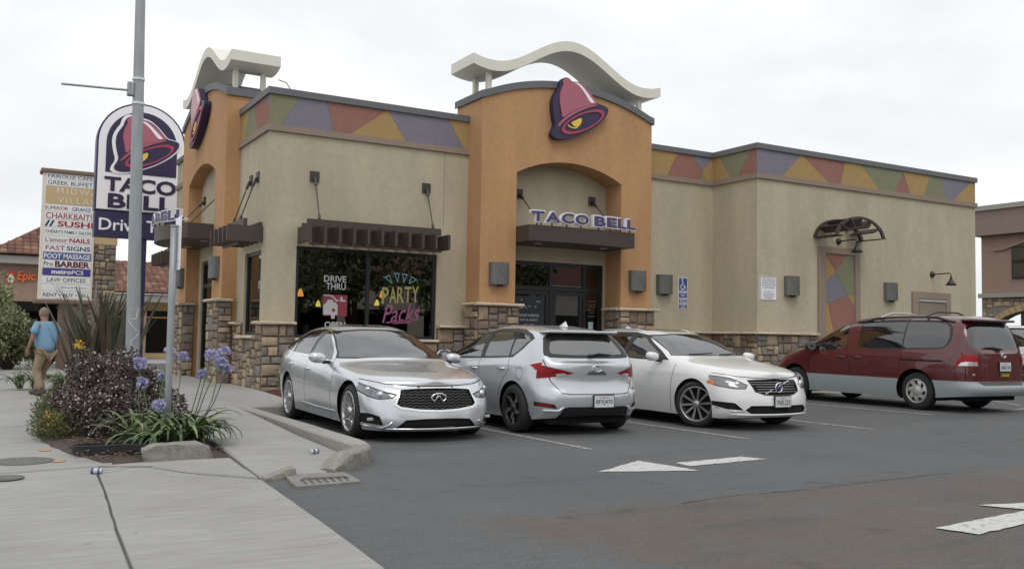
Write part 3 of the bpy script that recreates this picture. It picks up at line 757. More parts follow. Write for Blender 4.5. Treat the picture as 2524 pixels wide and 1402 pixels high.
capstones(P1, (5.84,YF-D), (9.13,YF-D), 1.20, (0,-1), 7, seed=3); capstones(P1, (XC-D,19.42), (XC-D,YF-.12), ZC, (-1,0), 1, seed=4)
capstones(P1, (XC-D,20.74), (XC-D,19.42), 1.23, (-1,0), 3, seed=5); capstones(P1, (XC-D,21.37), (XC-D,20.76), ZC, (-1,0), 1, seed=6)
# entrance tower piers
Z2 = 2.05
def pier(x0, x1, y0, y1, seed, faces, name='pier_stone_base'):
    e = 0.06; P_ = sbase(name, [(x0-e,y0-e,0,x1+e,y1,Z2-.07)])
    if 'f' in faces: stone_face(P_, x0-e, x1+e, .1, Z2-.07, fr(y0-e), seed, avg=.29); capstones(P_, (x0-e-.10,y0-e), (x1+e+.10,y0-e), Z2, (0,-1), 3, seed=seed)
    if 'l' in faces: stone_face(P_, y0-e, y1, .1, Z2-.07, sd(x0-e), seed+1, avg=.26); capstones(P_, (x0-e,y1), (x0-e,y0-e-.03), Z2, (-1,0), 1, seed=seed+1)
    if 'r' in faces: stone_face(P_, y0-e, y1, .1, Z2-.07, sdr(x1+e), seed+2, avg=.26); capstones(P_, (x1+e,y0-e-.03), (x1+e,y1), Z2, (1,0), 1, seed=seed+2)
    return P_
pier(9.86, 10.79, TF, YF-.11, 31, 'flr'); pier(13.79, 14.72, TF, YF-.11, 36, 'flr')
# street tower piers (face -X)
def pierx(x0, x1, y0, y1, seed):
    e = 0.06; P_ = sbase('pier_stone_base', [(x0-e,y0-e,0,x1-.10,y1+e,Z2-.07)])
    stone_face(P_, y0-e, y1+e, .1, Z2-.07, sd(x0-e), seed, avg=.26); capstones(P_, (x0-e,y1+e), (x0-e,y0-e-.10), Z2, (-1,0), 3, seed=seed)
    stone_face(P_, x0-e, x1-.10, .1, Z2-.07, fr(y0-e), seed+1, avg=.26); capstones(P_, (x0-e-.1,y0-e), (x1-.10,y0-e), Z2, (0,-1), 2, seed=seed+1)
pierx(XT1, XC, YT1, 22.42, 41); pierx(XT1, XC, 25.5, 26.40, 46)
# recess and kitchen wing
P2 = sbase('stone_base', [(14.80,YF-D,0,XR0-D-.005,YF-.002,ZC-.07)]); P3 = sbase('stone_base', [(XR0-D,YR-D,0,XR0-.002,YF-D-.002,ZC-.07),(XR0-.002,YR-D,0,19.50,YR-.002,ZC-.07)])
P4 = sbase('stone_base', [(21.28,YR-D,0,23.4,YR-.002,ZC-.07)]); P5 = sbase('stone_base', [(25.26,YR-D,0,XR1+D,YR-.002,ZC-.07)])
stone_face(P2, 14.80, XR0-D, .1, ZC-.07, fr(YF-D), 51, avg=.34, merge=True)
stone_face(P3, YR-D, YF-D, .1, ZC-.07, sd(XR0-D), 52, avg=.29); stone_face(P3, XR0-D, 19.50, .1, ZC-.07, fr(YR-D), 53, avg=.29)
stone_face(P4, 21.28, 23.4, .1, ZC-.07, fr(YR-D), 54, avg=.34, merge=True); stone_face(P5, 25.26, XR1+D, .1, ZC-.07, fr(YR-D), 55, avg=.34, merge=True)
capstones(P2, (14.8,YF-D), (XR0-D,YF-D), ZC, (0,-1), 5, seed=7); capstones(P3, (XR0-D,YF-D), (XR0-D,YR-D-.08), ZC, (-1,0), 4, seed=8)
capstones(P3, (XR0-D-.1,YR-D), (19.50,YR-D), ZC, (0,-1), 6, seed=9); capstones(P4, (21.28,YR-D), (23.4,YR-D), ZC, (0,-1), 5, seed=10)

# ---- windows and doors
def window_y(x0, x1, z0, z1, Y, name, nm=1, f_=0.07):
    """frame + panes in a wall facing -Y, glass recessed"""
    fr_ = MB(); y0, y1 = Y+.05, Y+.13
    fr_.box(x0,y0,z0,x1,y1,z0+f_); fr_.box(x0,y0,z1-f_,x1,y1,z1); fr_.box(x0,y0,z0+f_,x0+f_,y1,z1-f_); fr_.box(x1-f_,y0,z0+f_,x1,y1,z1-f_)
    xs = [x0+f_]
    for k in range(1, nm): xm = x0+(x1-x0)*k/nm; fr_.box(xm-f_/2,y0,z0+f_,xm+f_/2,y1,z1-f_); xs += [xm-f_/2, xm+f_/2]
    xs.append(x1-f_)
    w = fr_.build(name, M_frame, B)
    for k in range(nm): MB().box(xs[2*k],Y+.085,z0+f_,xs[2*k+1],Y+.093,z1-f_).build('pane', M_glass, w)
    return w
window_y(5.86, 9.11, 1.20, 3.12, YF, 'window', 2)
# side window
fr_ = MB(); y0, y1, z0, z1 = 19.42, 20.74, 1.24, 3.02; xa, xb = XC+.05, XC+.13
fr_.box(xa,y0,z0,xb,y1,z0+.07); fr_.box(xa,y0,z1-.07,xb,y1,z1); fr_.box(xa,y0,z0+.07,xb,y0+.07,z1-.07); fr_.box(xa,y1-.07,z0+.07,xb,y1,z1-.07)
w = fr_.build('window', M_frame, B); MB().box(XC+.085,y0+.07,z0+.07,XC+.093,y1-.07,z1-.07).build('pane', M_glass, w)
# entrance storefront
SX0, SX1, SZ = 10.95, 13.74, 3.12
fr_ = MB(); y0, y1 = YF+.05, YF+.15
fr_.box(SX0,y0,SZ-.09,SX1,y1,SZ); fr_.box(SX0,y0,.15,SX0+.09,y1,SZ-.09); fr_.box(SX1-.09,y0,.15,SX1,y1,SZ-.09); fr_.box(SX0+.09,y0,2.43,SX1-.09,y1,2.53)
for xm in (12.22, 13.2): fr_.box(xm-.045,y0,.15,xm+.045,y1,2.43); fr_.box(xm-.04,y0,2.53,xm+.04,y1,SZ-.09)
w = fr_.build('storefront_frame', M_frame, B)
for a, c in ((SX0+.09,12.18),(12.26,13.16),(13.24,SX1-.09)): MB().box(a,YF+.095,2.53,c,YF+.103,SZ-.09).build('pane', M_glass, w)
MB().box(13.245,YF+.095,.15,SX1-.09,YF+.103,2.43).build('pane', M_glass, w)
for a, c in ((11.04,12.175),(12.265,13.155)):
    dm = MB(); dm.box(a+.01,YF+.06,.17,a+.10,YF+.12,2.42); dm.box(c-.10,YF+.06,.17,c-.01,YF+.12,2.42); dm.box(a+.10,YF+.06,2.32,c-.10,YF+.12,2.42); dm.box(a+.10,YF+.06,.17,c-.10,YF+.12,.36)
    d_ = dm.build('door', M_frame, B); MB().box(a+.10,YF+.09,.36,c-.10,YF+.098,2.32).build('pane', M_glass, d_)
    hx = c-.16 if a < 12 else a+.16
    MB().tube([(hx,YF+.05,1.0),(hx,YF-.02,1.02),(hx,YF-.02,1.38),(hx,YF+.05,1.40)], .014, 8).build('handle', M_cope, d_)
# street door
fr_ = MB(); xa, xb = XC+.05, XC+.15
fr_.box(xa,22.9,.15,xb,22.99,3.12); fr_.box(xa,25.11,.15,xb,25.2,3.12); fr_.box(xa,22.99,3.03,xb,25.11,3.12); fr_.box(xa,22.99,2.43,xb,25.11,2.53); fr_.box(xa,24.0,.15,xb,24.1,2.43)
w = fr_.build('storefront_frame', M_frame, B)
for a, c, z0, z1 in ((22.99,24.0,.15,2.43),(24.1,25.11,.15,2.43),(22.99,25.11,2.53,3.03)): MB().box(XC+.095,a,z0,XC+.103,c,z1).build('pane', M_glass, w)
# mosaic service door and plain service door in the kitchen wing
fr_ = MB(); fr_.box(19.58,YR-.05,.15,19.86,YR-.002,3.87); fr_.box(21.02,YR-.05,.15,21.22,YR-.002,3.87); fr_.box(19.86,YR-.05,3.69,21.02,YR-.002,3.87)
w = fr_.build('niche_frame', M_band, B)
MQ = [([(19.86,3.69),(20.71,3.69),(20.28,3.21)],M_pr),([(20.715,3.69),(21.02,3.69),(21.02,2.63),(20.75,2.58),(20.285,3.2)],M_pg),([(19.86,3.68),(20.275,3.2),(19.86,2.92)],M_py),
      ([(19.86,2.91),(20.28,3.19),(20.74,2.58),(19.97,2.36),(19.86,2.44)],M_pp),([(20.755,2.57),(21.02,2.62),(21.02,2.28)],M_py),([(19.975,2.355),(20.75,2.565),(21.02,2.26),(21.02,.15),(20.6,.15)],M_pr),([(19.86,2.43),(19.965,2.35),(20.59,.15),(19.86,.15)],M_py)]
for q, m in MQ: MB().prism(q, YR-.004, -.008, 1).build('colour_panel', m, w)
fr_ = MB(); fr_.box(23.45,YR-.05,.15,23.71,YR-.002,2.80); fr_.box(24.99,YR-.05,.15,25.20,YR-.002,2.80); fr_.box(23.71,YR-.05,2.61,24.99,YR-.002,2.80)
w = fr_.build('service_door_frame', M_band, B)
dm = MB(); dm.box(23.76,YR-.03,.15,24.94,YR-.003,2.50); dd = dm.build('service_door', mat('taupe_door', srgb(118,106,96,KW), .6), B)
MB().box(23.72,YR-.06,2.52,24.98,YR-.003,2.59).build('drip_rail', mat('galvanised', srgb(168,168,166,KW), .4, metal=.4), dd)
MB().tube([(24.85,YR-.03,1.15),(24.85,YR-.09,1.15),(24.75,YR-.09,1.15)], .015, 8).build('handle', M_cope, dd)
# ================================================================== signs, canopies, lamps on the building
M_mag = mat('magenta_sign_face', srgb(144,76,91,KW*1.0), 0.35, coat=.2)
M_magd = mat('deep_pink_sign_face', srgb(150,52,78,KW*.9), 0.45)
M_pur = mat('dark_purple_sign', srgb(42,34,66,KW*.8), 0.45)
M_purl = mat('purple_letter', srgb(62,54,96,KW*.9), 0.4)
M_yel = mat('yellow_sign_face', srgb(196,168,62,KW), 0.45)
M_swhite = mat('white_sign_face', srgb(216,214,218,KW*.9), 0.45)
M_pinkpale = mat('pale_pink_sign_face', srgb(198,176,190,KW), 0.35)
M_slate = mat('dark_steel', srgb(58,56,55,KW*.8), 0.45, metal=0.2)
BELL = dict(
outline=[(-0.409,0.733),(-0.304,0.716),(-0.236,0.648),(-0.09,0.675),(0.071,0.644),(0.207,0.552),(0.323,0.44),(0.433,0.309),(0.517,0.224),(0.649,0.208),(0.787,0.182),(0.844,0.117),(0.796,-0.027),(0.654,-0.194),(0.437,-0.369),(0.196,-0.517),(-0.07,-0.64),(-0.36,-0.74),(-0.542,-0.773),(-0.698,-0.764),(-0.797,-0.704),(-0.778,-0.609),(-0.708,-0.494),(-0.689,-0.393),(-0.727,-0.277),(-0.761,-0.105),(-0.774,0.047),(-0.75,0.205),(-0.675,0.348),(-0.594,0.467),(-0.577,0.563),(-0.539,0.64),(-0.482,0.699)],
red=[(-0.518,0.605),(-0.466,0.686),(-0.396,0.722),(-0.317,0.701),(-0.249,0.635),(-0.09,0.664),(0.071,0.628),(0.202,0.528),(0.317,0.417),(0.417,0.302),(0.506,0.211),(0.348,0.172),(0.106,0.093),(-0.159,-0.033),(-0.369,-0.162),(-0.511,-0.274),(-0.537,-0.141),(-0.576,0.031),(-0.6,0.194),(-0.576,0.352),(-0.521,0.482),(-0.491,0.554)],
white=[(-0.201,0.625),(-0.095,0.641),(0.023,0.587),(0.127,0.501),(0.236,0.394),(0.346,0.285),(0.418,0.23),(0.299,0.195),(0.205,0.299),(0.101,0.43),(-0.008,0.537),(-0.116,0.602)],
lip=[(0.471,0.19),(0.267,0.145),(0.053,0.063),(-0.186,-0.059),(-0.395,-0.199),(-0.549,-0.341),(-0.651,-0.476),(-0.612,-0.493),(-0.484,-0.355),(-0.289,-0.196),(-0.079,-0.067),(0.134,0.041),(0.349,0.127),(0.512,0.173)],
clap=[(0.035,-0.179),(0.044,-0.274),(0.005,-0.358),(-0.06,-0.422),(-0.14,-0.432),(-0.212,-0.39),(-0.261,-0.337),(-0.129,-0.268)],
cres=[(-0.37,-0.395),(-0.325,-0.445),(-0.245,-0.473),(-0.166,-0.476),(-0.087,-0.454),(-0.06,-0.429),(-0.18,-0.448),(-0.272,-0.438),(-0.339,-0.402)],
ell=[(0.693,0.033),(0.701,-0.016),(0.678,-0.078),(0.625,-0.15),(0.544,-0.228),(0.439,-0.309),(0.317,-0.388),(0.184,-0.462),(0.046,-0.525),(-0.09,-0.576),(-0.216,-0.612),(-0.327,-0.632),(-0.418,-0.634),(-0.484,-0.618),(-0.522,-0.586),(-0.53,-0.539),(-0.509,-0.479),(-0.458,-0.409),(-0.381,-0.333),(-0.281,-0.253),(-0.162,-0.175),(-0.03,-0.101),(0.107,-0.036),(0.244,0.017),(0.374,0.055),(0.489,0.077),(0.583,0.08),(0.653,0.066)])
def smooth_poly(p, it=1):
    for _ in range(it):
        q = []
        for i in range(len(p)):
            a, b_ = p[i], p[(i+1) % len(p)]
            q += [(a[0]*.75+b_[0]*.25, a[1]*.75+b_[1]*.25), (a[0]*.25+b_[0]*.75, a[1]*.25+b_[1]*.75)]
        p = q
    return p
def bell_parts(root, o, ux, uz, n, th, k=1.0, shallow=False, rnames=True):
    """bell emblem in the plane (ux, uz) at o, n pointing outwards, th thickness"""
    o = Vector(o); ux = Vector(ux); uz = Vector(uz); n = Vector(n)
    def lay(name, poly, d0, d1, m, sm=1):
        q = smooth_poly(poly, sm) if sm else poly
        v = [tuple(o+ux*(a*k)+uz*(c*k)+n*d0) for a, c in q]+[tuple(o+ux*(a*k)+uz*(c*k)+n*d1) for a, c in q]; N = len(q)
        return obj(name, v, [tuple(range(N)), tuple(range(2*N-1, N-1, -1))]+[(i, i+N, (i+1) % N+N, (i+1) % N) for i in range(N)], m, root)
    e = 0.012 if not shallow else 0.004
    lay('bell_backing', BELL['outline'], 0, th, M_pur)
    lay('bell_body', BELL['red'], th, th+2*e, M_mag); lay('bell_highlight', BELL['white'], th+2*e, th+2.6*e, M_swhite)
    lay('bell_lip', BELL['lip'], th, th+2*e, M_mag)
    E_ = BELL['ell']; c = (sum(p[0] for p in E_)/len(E_), sum(p[1] for p in E_)/len(E_)); N = len(E_)
    inn = [(c[0]+(p[0]-c[0])*.86, c[1]+(p[1]-c[1])*.80) for p in E_]; v = []
    for d in (th, th+2.2*e):
        for ring in (E_, inn): v += [tuple(o+ux*(a*k)+uz*(z_*k)+n*d) for a, z_ in ring]
    f = []
    for i in range(N):
        j = (i+1) % N; f += [(2*N+i,2*N+j,3*N+j,3*N+i),(i,j,2*N+j,2*N+i),(N+i,N+j,3*N+j,3*N+i)]
    obj('bell_rim', v, f, M_magd, root)
    lay('clapper', BELL['clap'], th, th+1.6*e, M_yel); lay('clapper_edge', BELL['cres'], th, th+1.6*e, M_yel)
t1 = thing('bell_sign', (12.41,TF,5.98), 'large magenta and purple bell emblem on the orange entrance tower', 'sign')
bell_parts(t1, (12.41,TF-.02,6.73), (1,0,0), (0,0,1), (0,-1,0), 0.15)
t1 = thing('bell_sign', (XT1,23.95,5.98), 'bell emblem seen nearly edge-on high on the street side tower', 'sign')
bell_parts(t1, (XT1-.02,23.95,6.73), (0,-1,0), (0,0,1), (-1,0,0), 0.16)

# ---- entrance canopies with standing letters
def canopy(along, a0, a1, wall, fr0, bow, sgn, label, lab2):
    """canopy on plan: from wall plane out to fr0 with a bowed front"""
    c = (a0+a1)/2; N = 16
    def P(a, d, z): return (a, d, z) if along == 0 else (d, a, z)
    fz = lambda a: fr0-sgn*bow*(1-((a-c)/((a1-a0)/2))**2)
    xs = [a0+(a1-a0)*i/N for i in range(N+1)]
    root = thing('entrance_canopy', P(c, wall, 0), label, 'canopy')
    plan = [(a0, wall)]+[(a, fz(a)) for a in xs]+[(a1, wall)]; n = len(plan); v = []
    for z in (3.47, 3.83): v += [P(a, d, z) for a, d in plan]
    f = [tuple(range(n)), tuple(range(2*n-1, n-1, -1))]+[(i, (i+1) % n, n+(i+1) % n, n+i) for i in range(n)]
    obj('canopy_box', v, f, M_bronze, root, auto=30)
    for a in (a0+.55, a1-.55):
        d = fr0+sgn*.5; mb = MB(); mb.lathe([(.001,3.462),(.085,3.462),(.1,3.469)], 16, Matrix.Translation(Vector(P(a, d, 0)))); mb.build('downlight', mat('downlight_lens', (.6,.58,.54), .3), root)
    for a in (a0+.43, a1-.43):
        p0 = Vector(P(a, wall-sgn*.03, 4.70)); p1 = Vector(P(a, fr0+sgn*.12, 3.84)); mb = MB(); q = P(a,wall-sgn*.001,0); e = .10
        if along == 0: mb.box(a-e,wall-.03,4.60,a+e,wall-.001,4.82)
        else: mb.box(wall-.03,a-e,4.60,wall-.001,a+e,4.82)
        mb.build('wall_plate', M_slate, root)
        MB().tube([p0, p1], .014, 8).build('hanger_rod', M_slate, root)
        MB().tube([p0+(p1-p0)*.02, p0+(p1-p0)*.16], .032, 8).build('turnbuckle', M_slate, root)
    # letters, each its own piece
    L = thing('letter_sign', P(c, fr0, 3.83), lab2, 'sign')
    word = 'TACO BELL'; wts = dict(T=1.0, A=1.15, C=1.05, O=1.15, B=1.05, E=.95, L=.85); tot = sum(wts.get(ch, .35) for ch in word); s_ = (a1-a0-.04)/tot; pos = a0+.02 if sgn*(1 if along == 0 else -1) > 0 else a1-.02
    dr_ = 1 if along == 0 else -1
    for ch in word:
        w_ = wts.get(ch, .35)*s_
        if ch != ' ':
            ac = pos+dr_*w_/2; d = fz(ac); tang = Vector(P(1,0,0))*dr_; du = 0.02
            g1 = Vector(P(ac+du, fz(ac+du), 0))-Vector(P(ac-du, fz(ac-du), 0)); ux = g1.normalized()*dr_; nrm = ux.cross(Vector((0,0,1)))
            base = Vector(P(ac, d, 4.02))
            vf = text_fit(ch, w_*1.03, .285, bold=.05, ext=.05); v, f = place(vf, base+nrm*.0, ux, (0,0,1), nrm); l_ = obj('letter', v, f, M_swhite, L)
            vf = text_fit(ch, w_*.92, .235, bold=.032, ext=.006); v, f = place(vf, base+nrm*.058, ux, (0,0,1), nrm); obj('letter_face', v, f, M_purl, l_)
            MB().tube([base+Vector((0,0,-.20)), base+Vector((0,0,-.12))], .02, 6).build('stand_off', M_slate, L)
        pos += dr_*w_
    return root
canopy(0, 10.80, 13.78, YF, 17.86, 0.10, 1, 'dark bronze canopy over the entrance under the orange tower arch', 'white edged purple letters standing on the entrance canopy')
canopy(1, 22.44, 25.48, XC, 4.30, 0.45, 1, 'bowed dark bronze canopy over the street door', 'white edged letters on the bowed street canopy, seen from the side')

# ---- slatted window awnings
def awning(along, a0, a1, wall, nf, proj, label, plates):
    def P(a, d, z): return (a, wall-d, z) if along == 0 else (wall-d, a, z)
    root = thing('window_awning', P((a0+a1)/2, 0, 0), label, 'awning')
    def bx(name, a_, b_, d0, d1, z0, z1, m):
        p, q = P(a_, d0, z0), P(b_, d1, z1); return MB().box(min(p[0],q[0]),min(p[1],q[1]),z0,max(p[0],q[0]),max(p[1],q[1]),z1).build(name, m, root)
    for k in range(nf):
        a = a0+(a1-a0)*k/(nf-1); bx('fin', a-.028, a+.028, 0.0 if 0 < k < nf-1 else .001, proj, 3.17, 3.50, M_bronze_l)
    bx('front_beam', a0+.04, a1-.04, proj-.42, proj-.34, 3.505, 3.655, M_bronze_l)
    bx('wall_ledger', a0+.06, a1-.06, .001, .06, 3.505, 3.60, M_bronze_l)
    bx('bottom_tie', a0+.06, a1-.06, proj-.30, proj-.25, 3.12, 3.168, M_bronze_l)
    for a in plates:
        bx('wall_plate', a-.10, a+.10, .001, .03, 4.50, 4.72, M_slate)
        p0 = Vector(P(a, .04, 4.60)); p1 = Vector(P(a+(.0), proj-.38, 3.66))
        MB().tube([p0, p1], .014, 8).build('hanger_rod', M_slate, root); MB().tube([p0+(p1-p0)*.02, p0+(p1-p0)*.2], .03, 8).build('turnbuckle', M_slate, root)
        MB().tube([p0+(p1-p0)*.9, p0+(p1-p0)*.99], .03, 8).build('turnbuckle', M_slate, root)
awning(0, 5.90, 9.02, YF, 11, 0.80, 'brown slatted metal awning over the wide front window', (6.2, 8.8))
awning(1, 19.34, 20.85, XC, 5, 0.74, 'brown slatted metal awning over the narrow side window', (19.85, 20.40))
awning(1, 26.95, 28.45, XC, 5, 0.74, 'slatted awning far along the street side behind the signpost', (27.4, 28.0))

# ---- arched trellis canopy over the mosaic niche
r0 = thing('arched_trellis', (20.4,YR,0), 'dark arched metal trellis above the mosaic niche', 'trellis')
cx_, hw_, zs_, rise = 20.38, 0.98, 4.02, 0.62
def ap(t, k=1.0): return (cx_-math.cos(t)*hw_*k, zs_+math.sin(t)*rise*k)
for d, nm in ((0.01, 'rear_arch'), (0.72, 'front_arch')):
    v = []; f = []; N = 18
    for i in range(N+1):
        t = R(8)+(math.pi-R(16))*i/N
        for k in (1.0, .90):
            x, z = ap(t, k)
            for dd in (d, d+.05): v.append((x, YR-dd, z))
    for i in range(N):
        for (a_, b_) in ((0,1),(1,3),(3,2),(2,0)): f.append((i*4+a_, i*4+b_, (i+1)*4+b_, (i+1)*4+a_))
    f += [(0,1,3,2),(N*4,N*4+1,N*4+3,N*4+2)]
    obj(nm, v, f, M_bronze, r0)
for t in (R(8), R(36), R(63), R(90), R(117), R(144), R(172)):
    x0_, z0_ = ap(t, .60 if R(10) < t < R(170) else .74); x1_, z1_ = ap(t, .98); ux = Vector((x1_-x0_,0,z1_-z0_)).normalized(); nn = Vector((-ux.z,0,ux.x))*.014
    v = [(x0_+nn.x,YR-.002,z0_+nn.z),(x1_+nn.x,YR-.002,z1_+nn.z),(x1_-nn.x,YR-.002,z1_-nn.z),(x0_-nn.x,YR-.002,z0_-nn.z)]; v += [(a_,YR-.80,c_) for a_, _, c_ in v]
    obj('radial_board', v, [(0,1,2,3),(7,6,5,4),(0,4,5,1),(1,5,6,2),(2,6,7,3),(3,7,4,0)], M_bronze, r0)
M_blackmetal = mat('black_metal', (0.02,0.02,0.022), 0.45)
def gooseneck(x, z, label, L=0.62):
    t = thing('gooseneck_lamp', (x,YR,z), label, 'lamp', 'gooseneck wall lamps')
    mb = MB(); mb.lathe([(.001,-.075),(.05,-.07),(.085,-.04),(.095,0),(.001,0)], 18, Matrix.Translation((x,YR-.002,z)) @ Matrix.Rotation(R(90), 4, 'X') @ Matrix.Scale(-1, 4, (0,0,1))); mb.build('wall_plate', M_blackmetal, t, smooth=True)
    MB().tube([(x,YR-.05,z),(x,YR-L+.08,z+.01),(x,YR-L+.03,z),(x,YR-L,z-.04),(x,YR-L,z-.13)], .017, 8).build('arm', M_blackmetal, t, smooth=True)
    mb = MB(); mb.lathe([(.028,-.10),(.04,-.16),(.05,-.2),(.10,-.27),(.155,-.34),(.148,-.34),(.09,-.27),(.04,-.2)], 20, Matrix.Translation((x,YR-L,z))); mb.build('shade', M_blackmetal, t, smooth=True)
gooseneck(24.38, 3.33, 'black gooseneck lamp on the wall above the plain service door'); gooseneck(20.39, 4.04, 'black gooseneck lamp beneath the arched trellis')
M_sconce = mat('grey_sconce_metal', srgb(92,92,91,KW), 0.5, metal=0.3, noise=.06, nscale=10)
def sconce(along, a, wall, z, label):
    def P(a_, d, z_): return (a_, wall-d, z_) if along == 0 else (wall-d, a_, z_)
    t = thing('wall_sconce', P(a, 0, z-.25), label, 'wall lamp', 'grey half-round wall sconces')
    N = 10; v = []; f = []
    pl = [(-.235,.002),(-.235,.09)]+[(-.235*math.cos(math.pi*i/N), .09+.10*math.sin(math.pi*i/N)) for i in range(1, N)]+[(.235,.09),(.235,.002)]
    n = len(pl)
    for zz in (z-.25, z+.25): v += [P(a+u, d, zz) for u, d in pl]
    f = [(i, (i+1) % n, n+(i+1) % n, n+i) for i in range(n)]+[tuple(range(n)), tuple(range(2*n-1, n-1, -1))]
    obj('shell', v, f, M_sconce, t, auto=35)
    mb = MB()
    for s_ in (-1, 1):
        pts = []
        for i in range(9):
            u = -.2+.4*i/8; th = math.acos(max(-1, min(1, -u/.235))); pts.append(P(a+u, .0925+.10*math.sin(th), z+s_*u*1.1))
        mb.tube(pts, .0035, 5)
    mb.build('cross_seam', M_sconce, t)
    p = P(a+.02, .08, z-.28); MB().box(p[0]-.05,p[1]-.05,p[2]-.01,p[0]+.05,p[1]+.05,p[2]+.03).build('bracket', M_slate, t)
sconce(0, 10.33, TF, 2.72, 'grey wall sconce on the left pier of the entrance tower'); sconce(0, 14.27, TF, 2.73, 'grey wall sconce on the right pier of the entrance tower')
sconce(0, 15.66, YF, 2.73, 'grey wall sconce left of the blue accessible parking sign'); sconce(0, 18.56, YR, 2.75, 'grey wall sconce right of the white notice sign')
sconce(0, 22.48, YR, 2.75, 'grey wall sconce between the mosaic niche and the service door')
sconce(1, 21.93, XT1, 2.77, 'grey wall sconce on the near pier of the street tower'); sconce(1, 25.95, XT1, 2.72, 'grey wall sconce on the far pier of the street tower')

# ---- wall signs
M_blue = mat('blue_sign', srgb(48,72,128,KW*.9), 0.4)
M_txt = mat('dark_print', (0.05,0.05,0.055), .7)
def sign_text(lines, o, ux, uz, m, root, name='lettering', bold=0.01):
    for (s_, u, z, w, h) in lines:
        v, f = place(text_fit(s_, w, h, bold=bold), Vector(o)+Vector(ux)*u+Vector(uz)*z, ux, uz)
        if name == 'letters': split_build((v, f), 'letter', m, root)
        else: obj('text_line', v, f, m, root)
t1 = thing('accessible_parking_sign', (16.32,YF,2.12), 'blue accessible parking sign with wheelchair symbol on the beige wall', 'sign')
for z0_, z1_ in ((2.56,2.94),(2.40,2.545),(2.27,2.385),(2.11,2.235)):
    MB().bbox(16.17,YF-.008,z0_,16.48,YF-.001,z1_,.003).build('border_plate', M_swhite, t1); MB().box(16.185,YF-.011,z0_+.012,16.465,YF-.0082,z1_-.012).build('blue_plate', M_blue, t1)
mb = MB(); y_ = YF-.014
def ring2(mb, cx, cz, r0_, r1_, a0_, a1_, y, n=16):
    v = []
    for i in range(n+1):
        a = a0_+(a1_-a0_)*i/n; v += [(cx+r0_*math.cos(a), y, cz+r0_*math.sin(a)), (cx+r1_*math.cos(a), y, cz+r1_*math.sin(a))]
    mb.add(v, [(2*i, 2*i+1, 2*i+3, 2*i+2) for i in range(n)])
ring2(mb, 16.31, 2.70, .055, .075, R(120), R(395), y_); ring2(mb, 16.295, 2.885, 0, .022, 0, R(360), y_)
mb.add([(16.29,y_,2.86),(16.31,y_,2.86),(16.325,y_,2.72),(16.30,y_,2.72)],[(0,1,2,3)]); mb.add([(16.30,y_,2.745),(16.38,y_,2.745),(16.38,y_,2.725),(16.30,y_,2.725)],[(0,1,2,3)])
mb.add([(16.365,y_,2.74),(16.385,y_,2.74),(16.42,y_,2.65),(16.40,y_,2.64)],[(0,1,2,3)]); mb.add([(16.30,y_,2.82),(16.36,y_,2.815),(16.36,y_,2.80),(16.30,y_,2.80)],[(0,1,2,3)])
mb.build('wheelchair_symbol', M_swhite, t1)
sign_text([('PARKING',0,2.595,.24,.04),('ONLY',0,2.475,.16,.06),('MINIMUM',0,2.345,.22,.035),('FINE $250',0,2.30,.22,.035),('VAN',0,2.19,.12,.035),('ACCESSIBLE',0,2.145,.22,.03)], (16.325,YF-.0135,0), (1,0,0), (0,0,1), M_swhite, t1)
t1 = thing('notice_sign', (17.76,YR,2.35), 'white notice board of small black print on the kitchen wing wall', 'sign')
MB().bbox(17.46,YR-.012,2.34,18.07,YR-.001,2.96,.004).build('board', M_swhite, t1)
mb = MB()
for q in ((17.475,2.35,18.055,2.362),(17.475,2.938,18.055,2.95),(17.475,2.362,17.487,2.938),(18.043,2.362,18.055,2.938)): mb.box(q[0],YR-.014,q[1],q[2],YR-.0125,q[3])
mb.build('border', M_txt, t1)
sign_text([('UNAUTHORIZED VEHICLES',0,2.90,.46,.028),('PARKED IN DESIGNATED',0,2.86,.48,.028),('ACCESSIBLE SPACES NOT',0,2.82,.48,.028),('DISPLAYING DISTINGUISHING',0,2.78,.5,.028),('PLACARDS OR LICENSE PLATES',0,2.74,.5,.028),('WILL BE TOWED AWAY',0,2.70,.48,.028),('AT OWNERS EXPENSE',0,2.66,.42,.028),('RECLAIMED AT',0,2.57,.3,.026),('OR BY TELEPHONING',0,2.51,.4,.04),('SAN DIEGO POLICE',0,2.455,.36,.04),('DEPARTMENT',0,2.405,.3,.035)], (17.765,YR-.0135,0), (1,0,0), (0,0,1), M_txt, t1, bold=.004)

# ---- window graphics (vinyl on the glass) and things behind the glass
YG = YF+.083
M_vwhite = mat('white_vinyl', srgb(180,184,184,KW*.75), .5); M_vred = mat('red_vinyl', srgb(136,52,64,KW*.75), .5)
M_vyel = mat('yellow_vinyl', srgb(158,156,92,KW*.75), .5); M_vcy = mat('cyan_vinyl', srgb(104,158,166,KW*.75), .5); M_vpink = mat('pink_vinyl', srgb(146,84,116,KW*.75), .5)
def flat(mb, poly, y): mb.add([(a, y, c) for a, c in poly], [tuple(range(len(poly)))])
t1 = thing('drive_thru_decal', (6.76,YG,1.40), 'white and red DRIVE THRU OPEN vinyl decal on the window glass', 'decal')
sign_text([('DRIVE',0,2.47,.50,.14),('THRU',0.02,2.31,.44,.14),('OPEN',0.02,1.49,.46,.13)], (6.75,YG,0), (1,0,0), (0,0,1), M_vwhite, t1, 'letters', bold=.02)
mb = MB(); flat(mb, smooth_poly([(6.50,1.68),(7.03,1.68),(7.03,2.13),(6.50,2.13)], 0), YG); mb.build('red_square', M_vred, t1)
mb = MB()
flat(mb, [(6.50,1.70),(6.82,1.70),(6.82,1.90),(6.78,1.96),(6.72,1.97),(6.71,2.02),(6.60,2.02),(6.56,1.95),(6.50,1.90)], YG-.001)
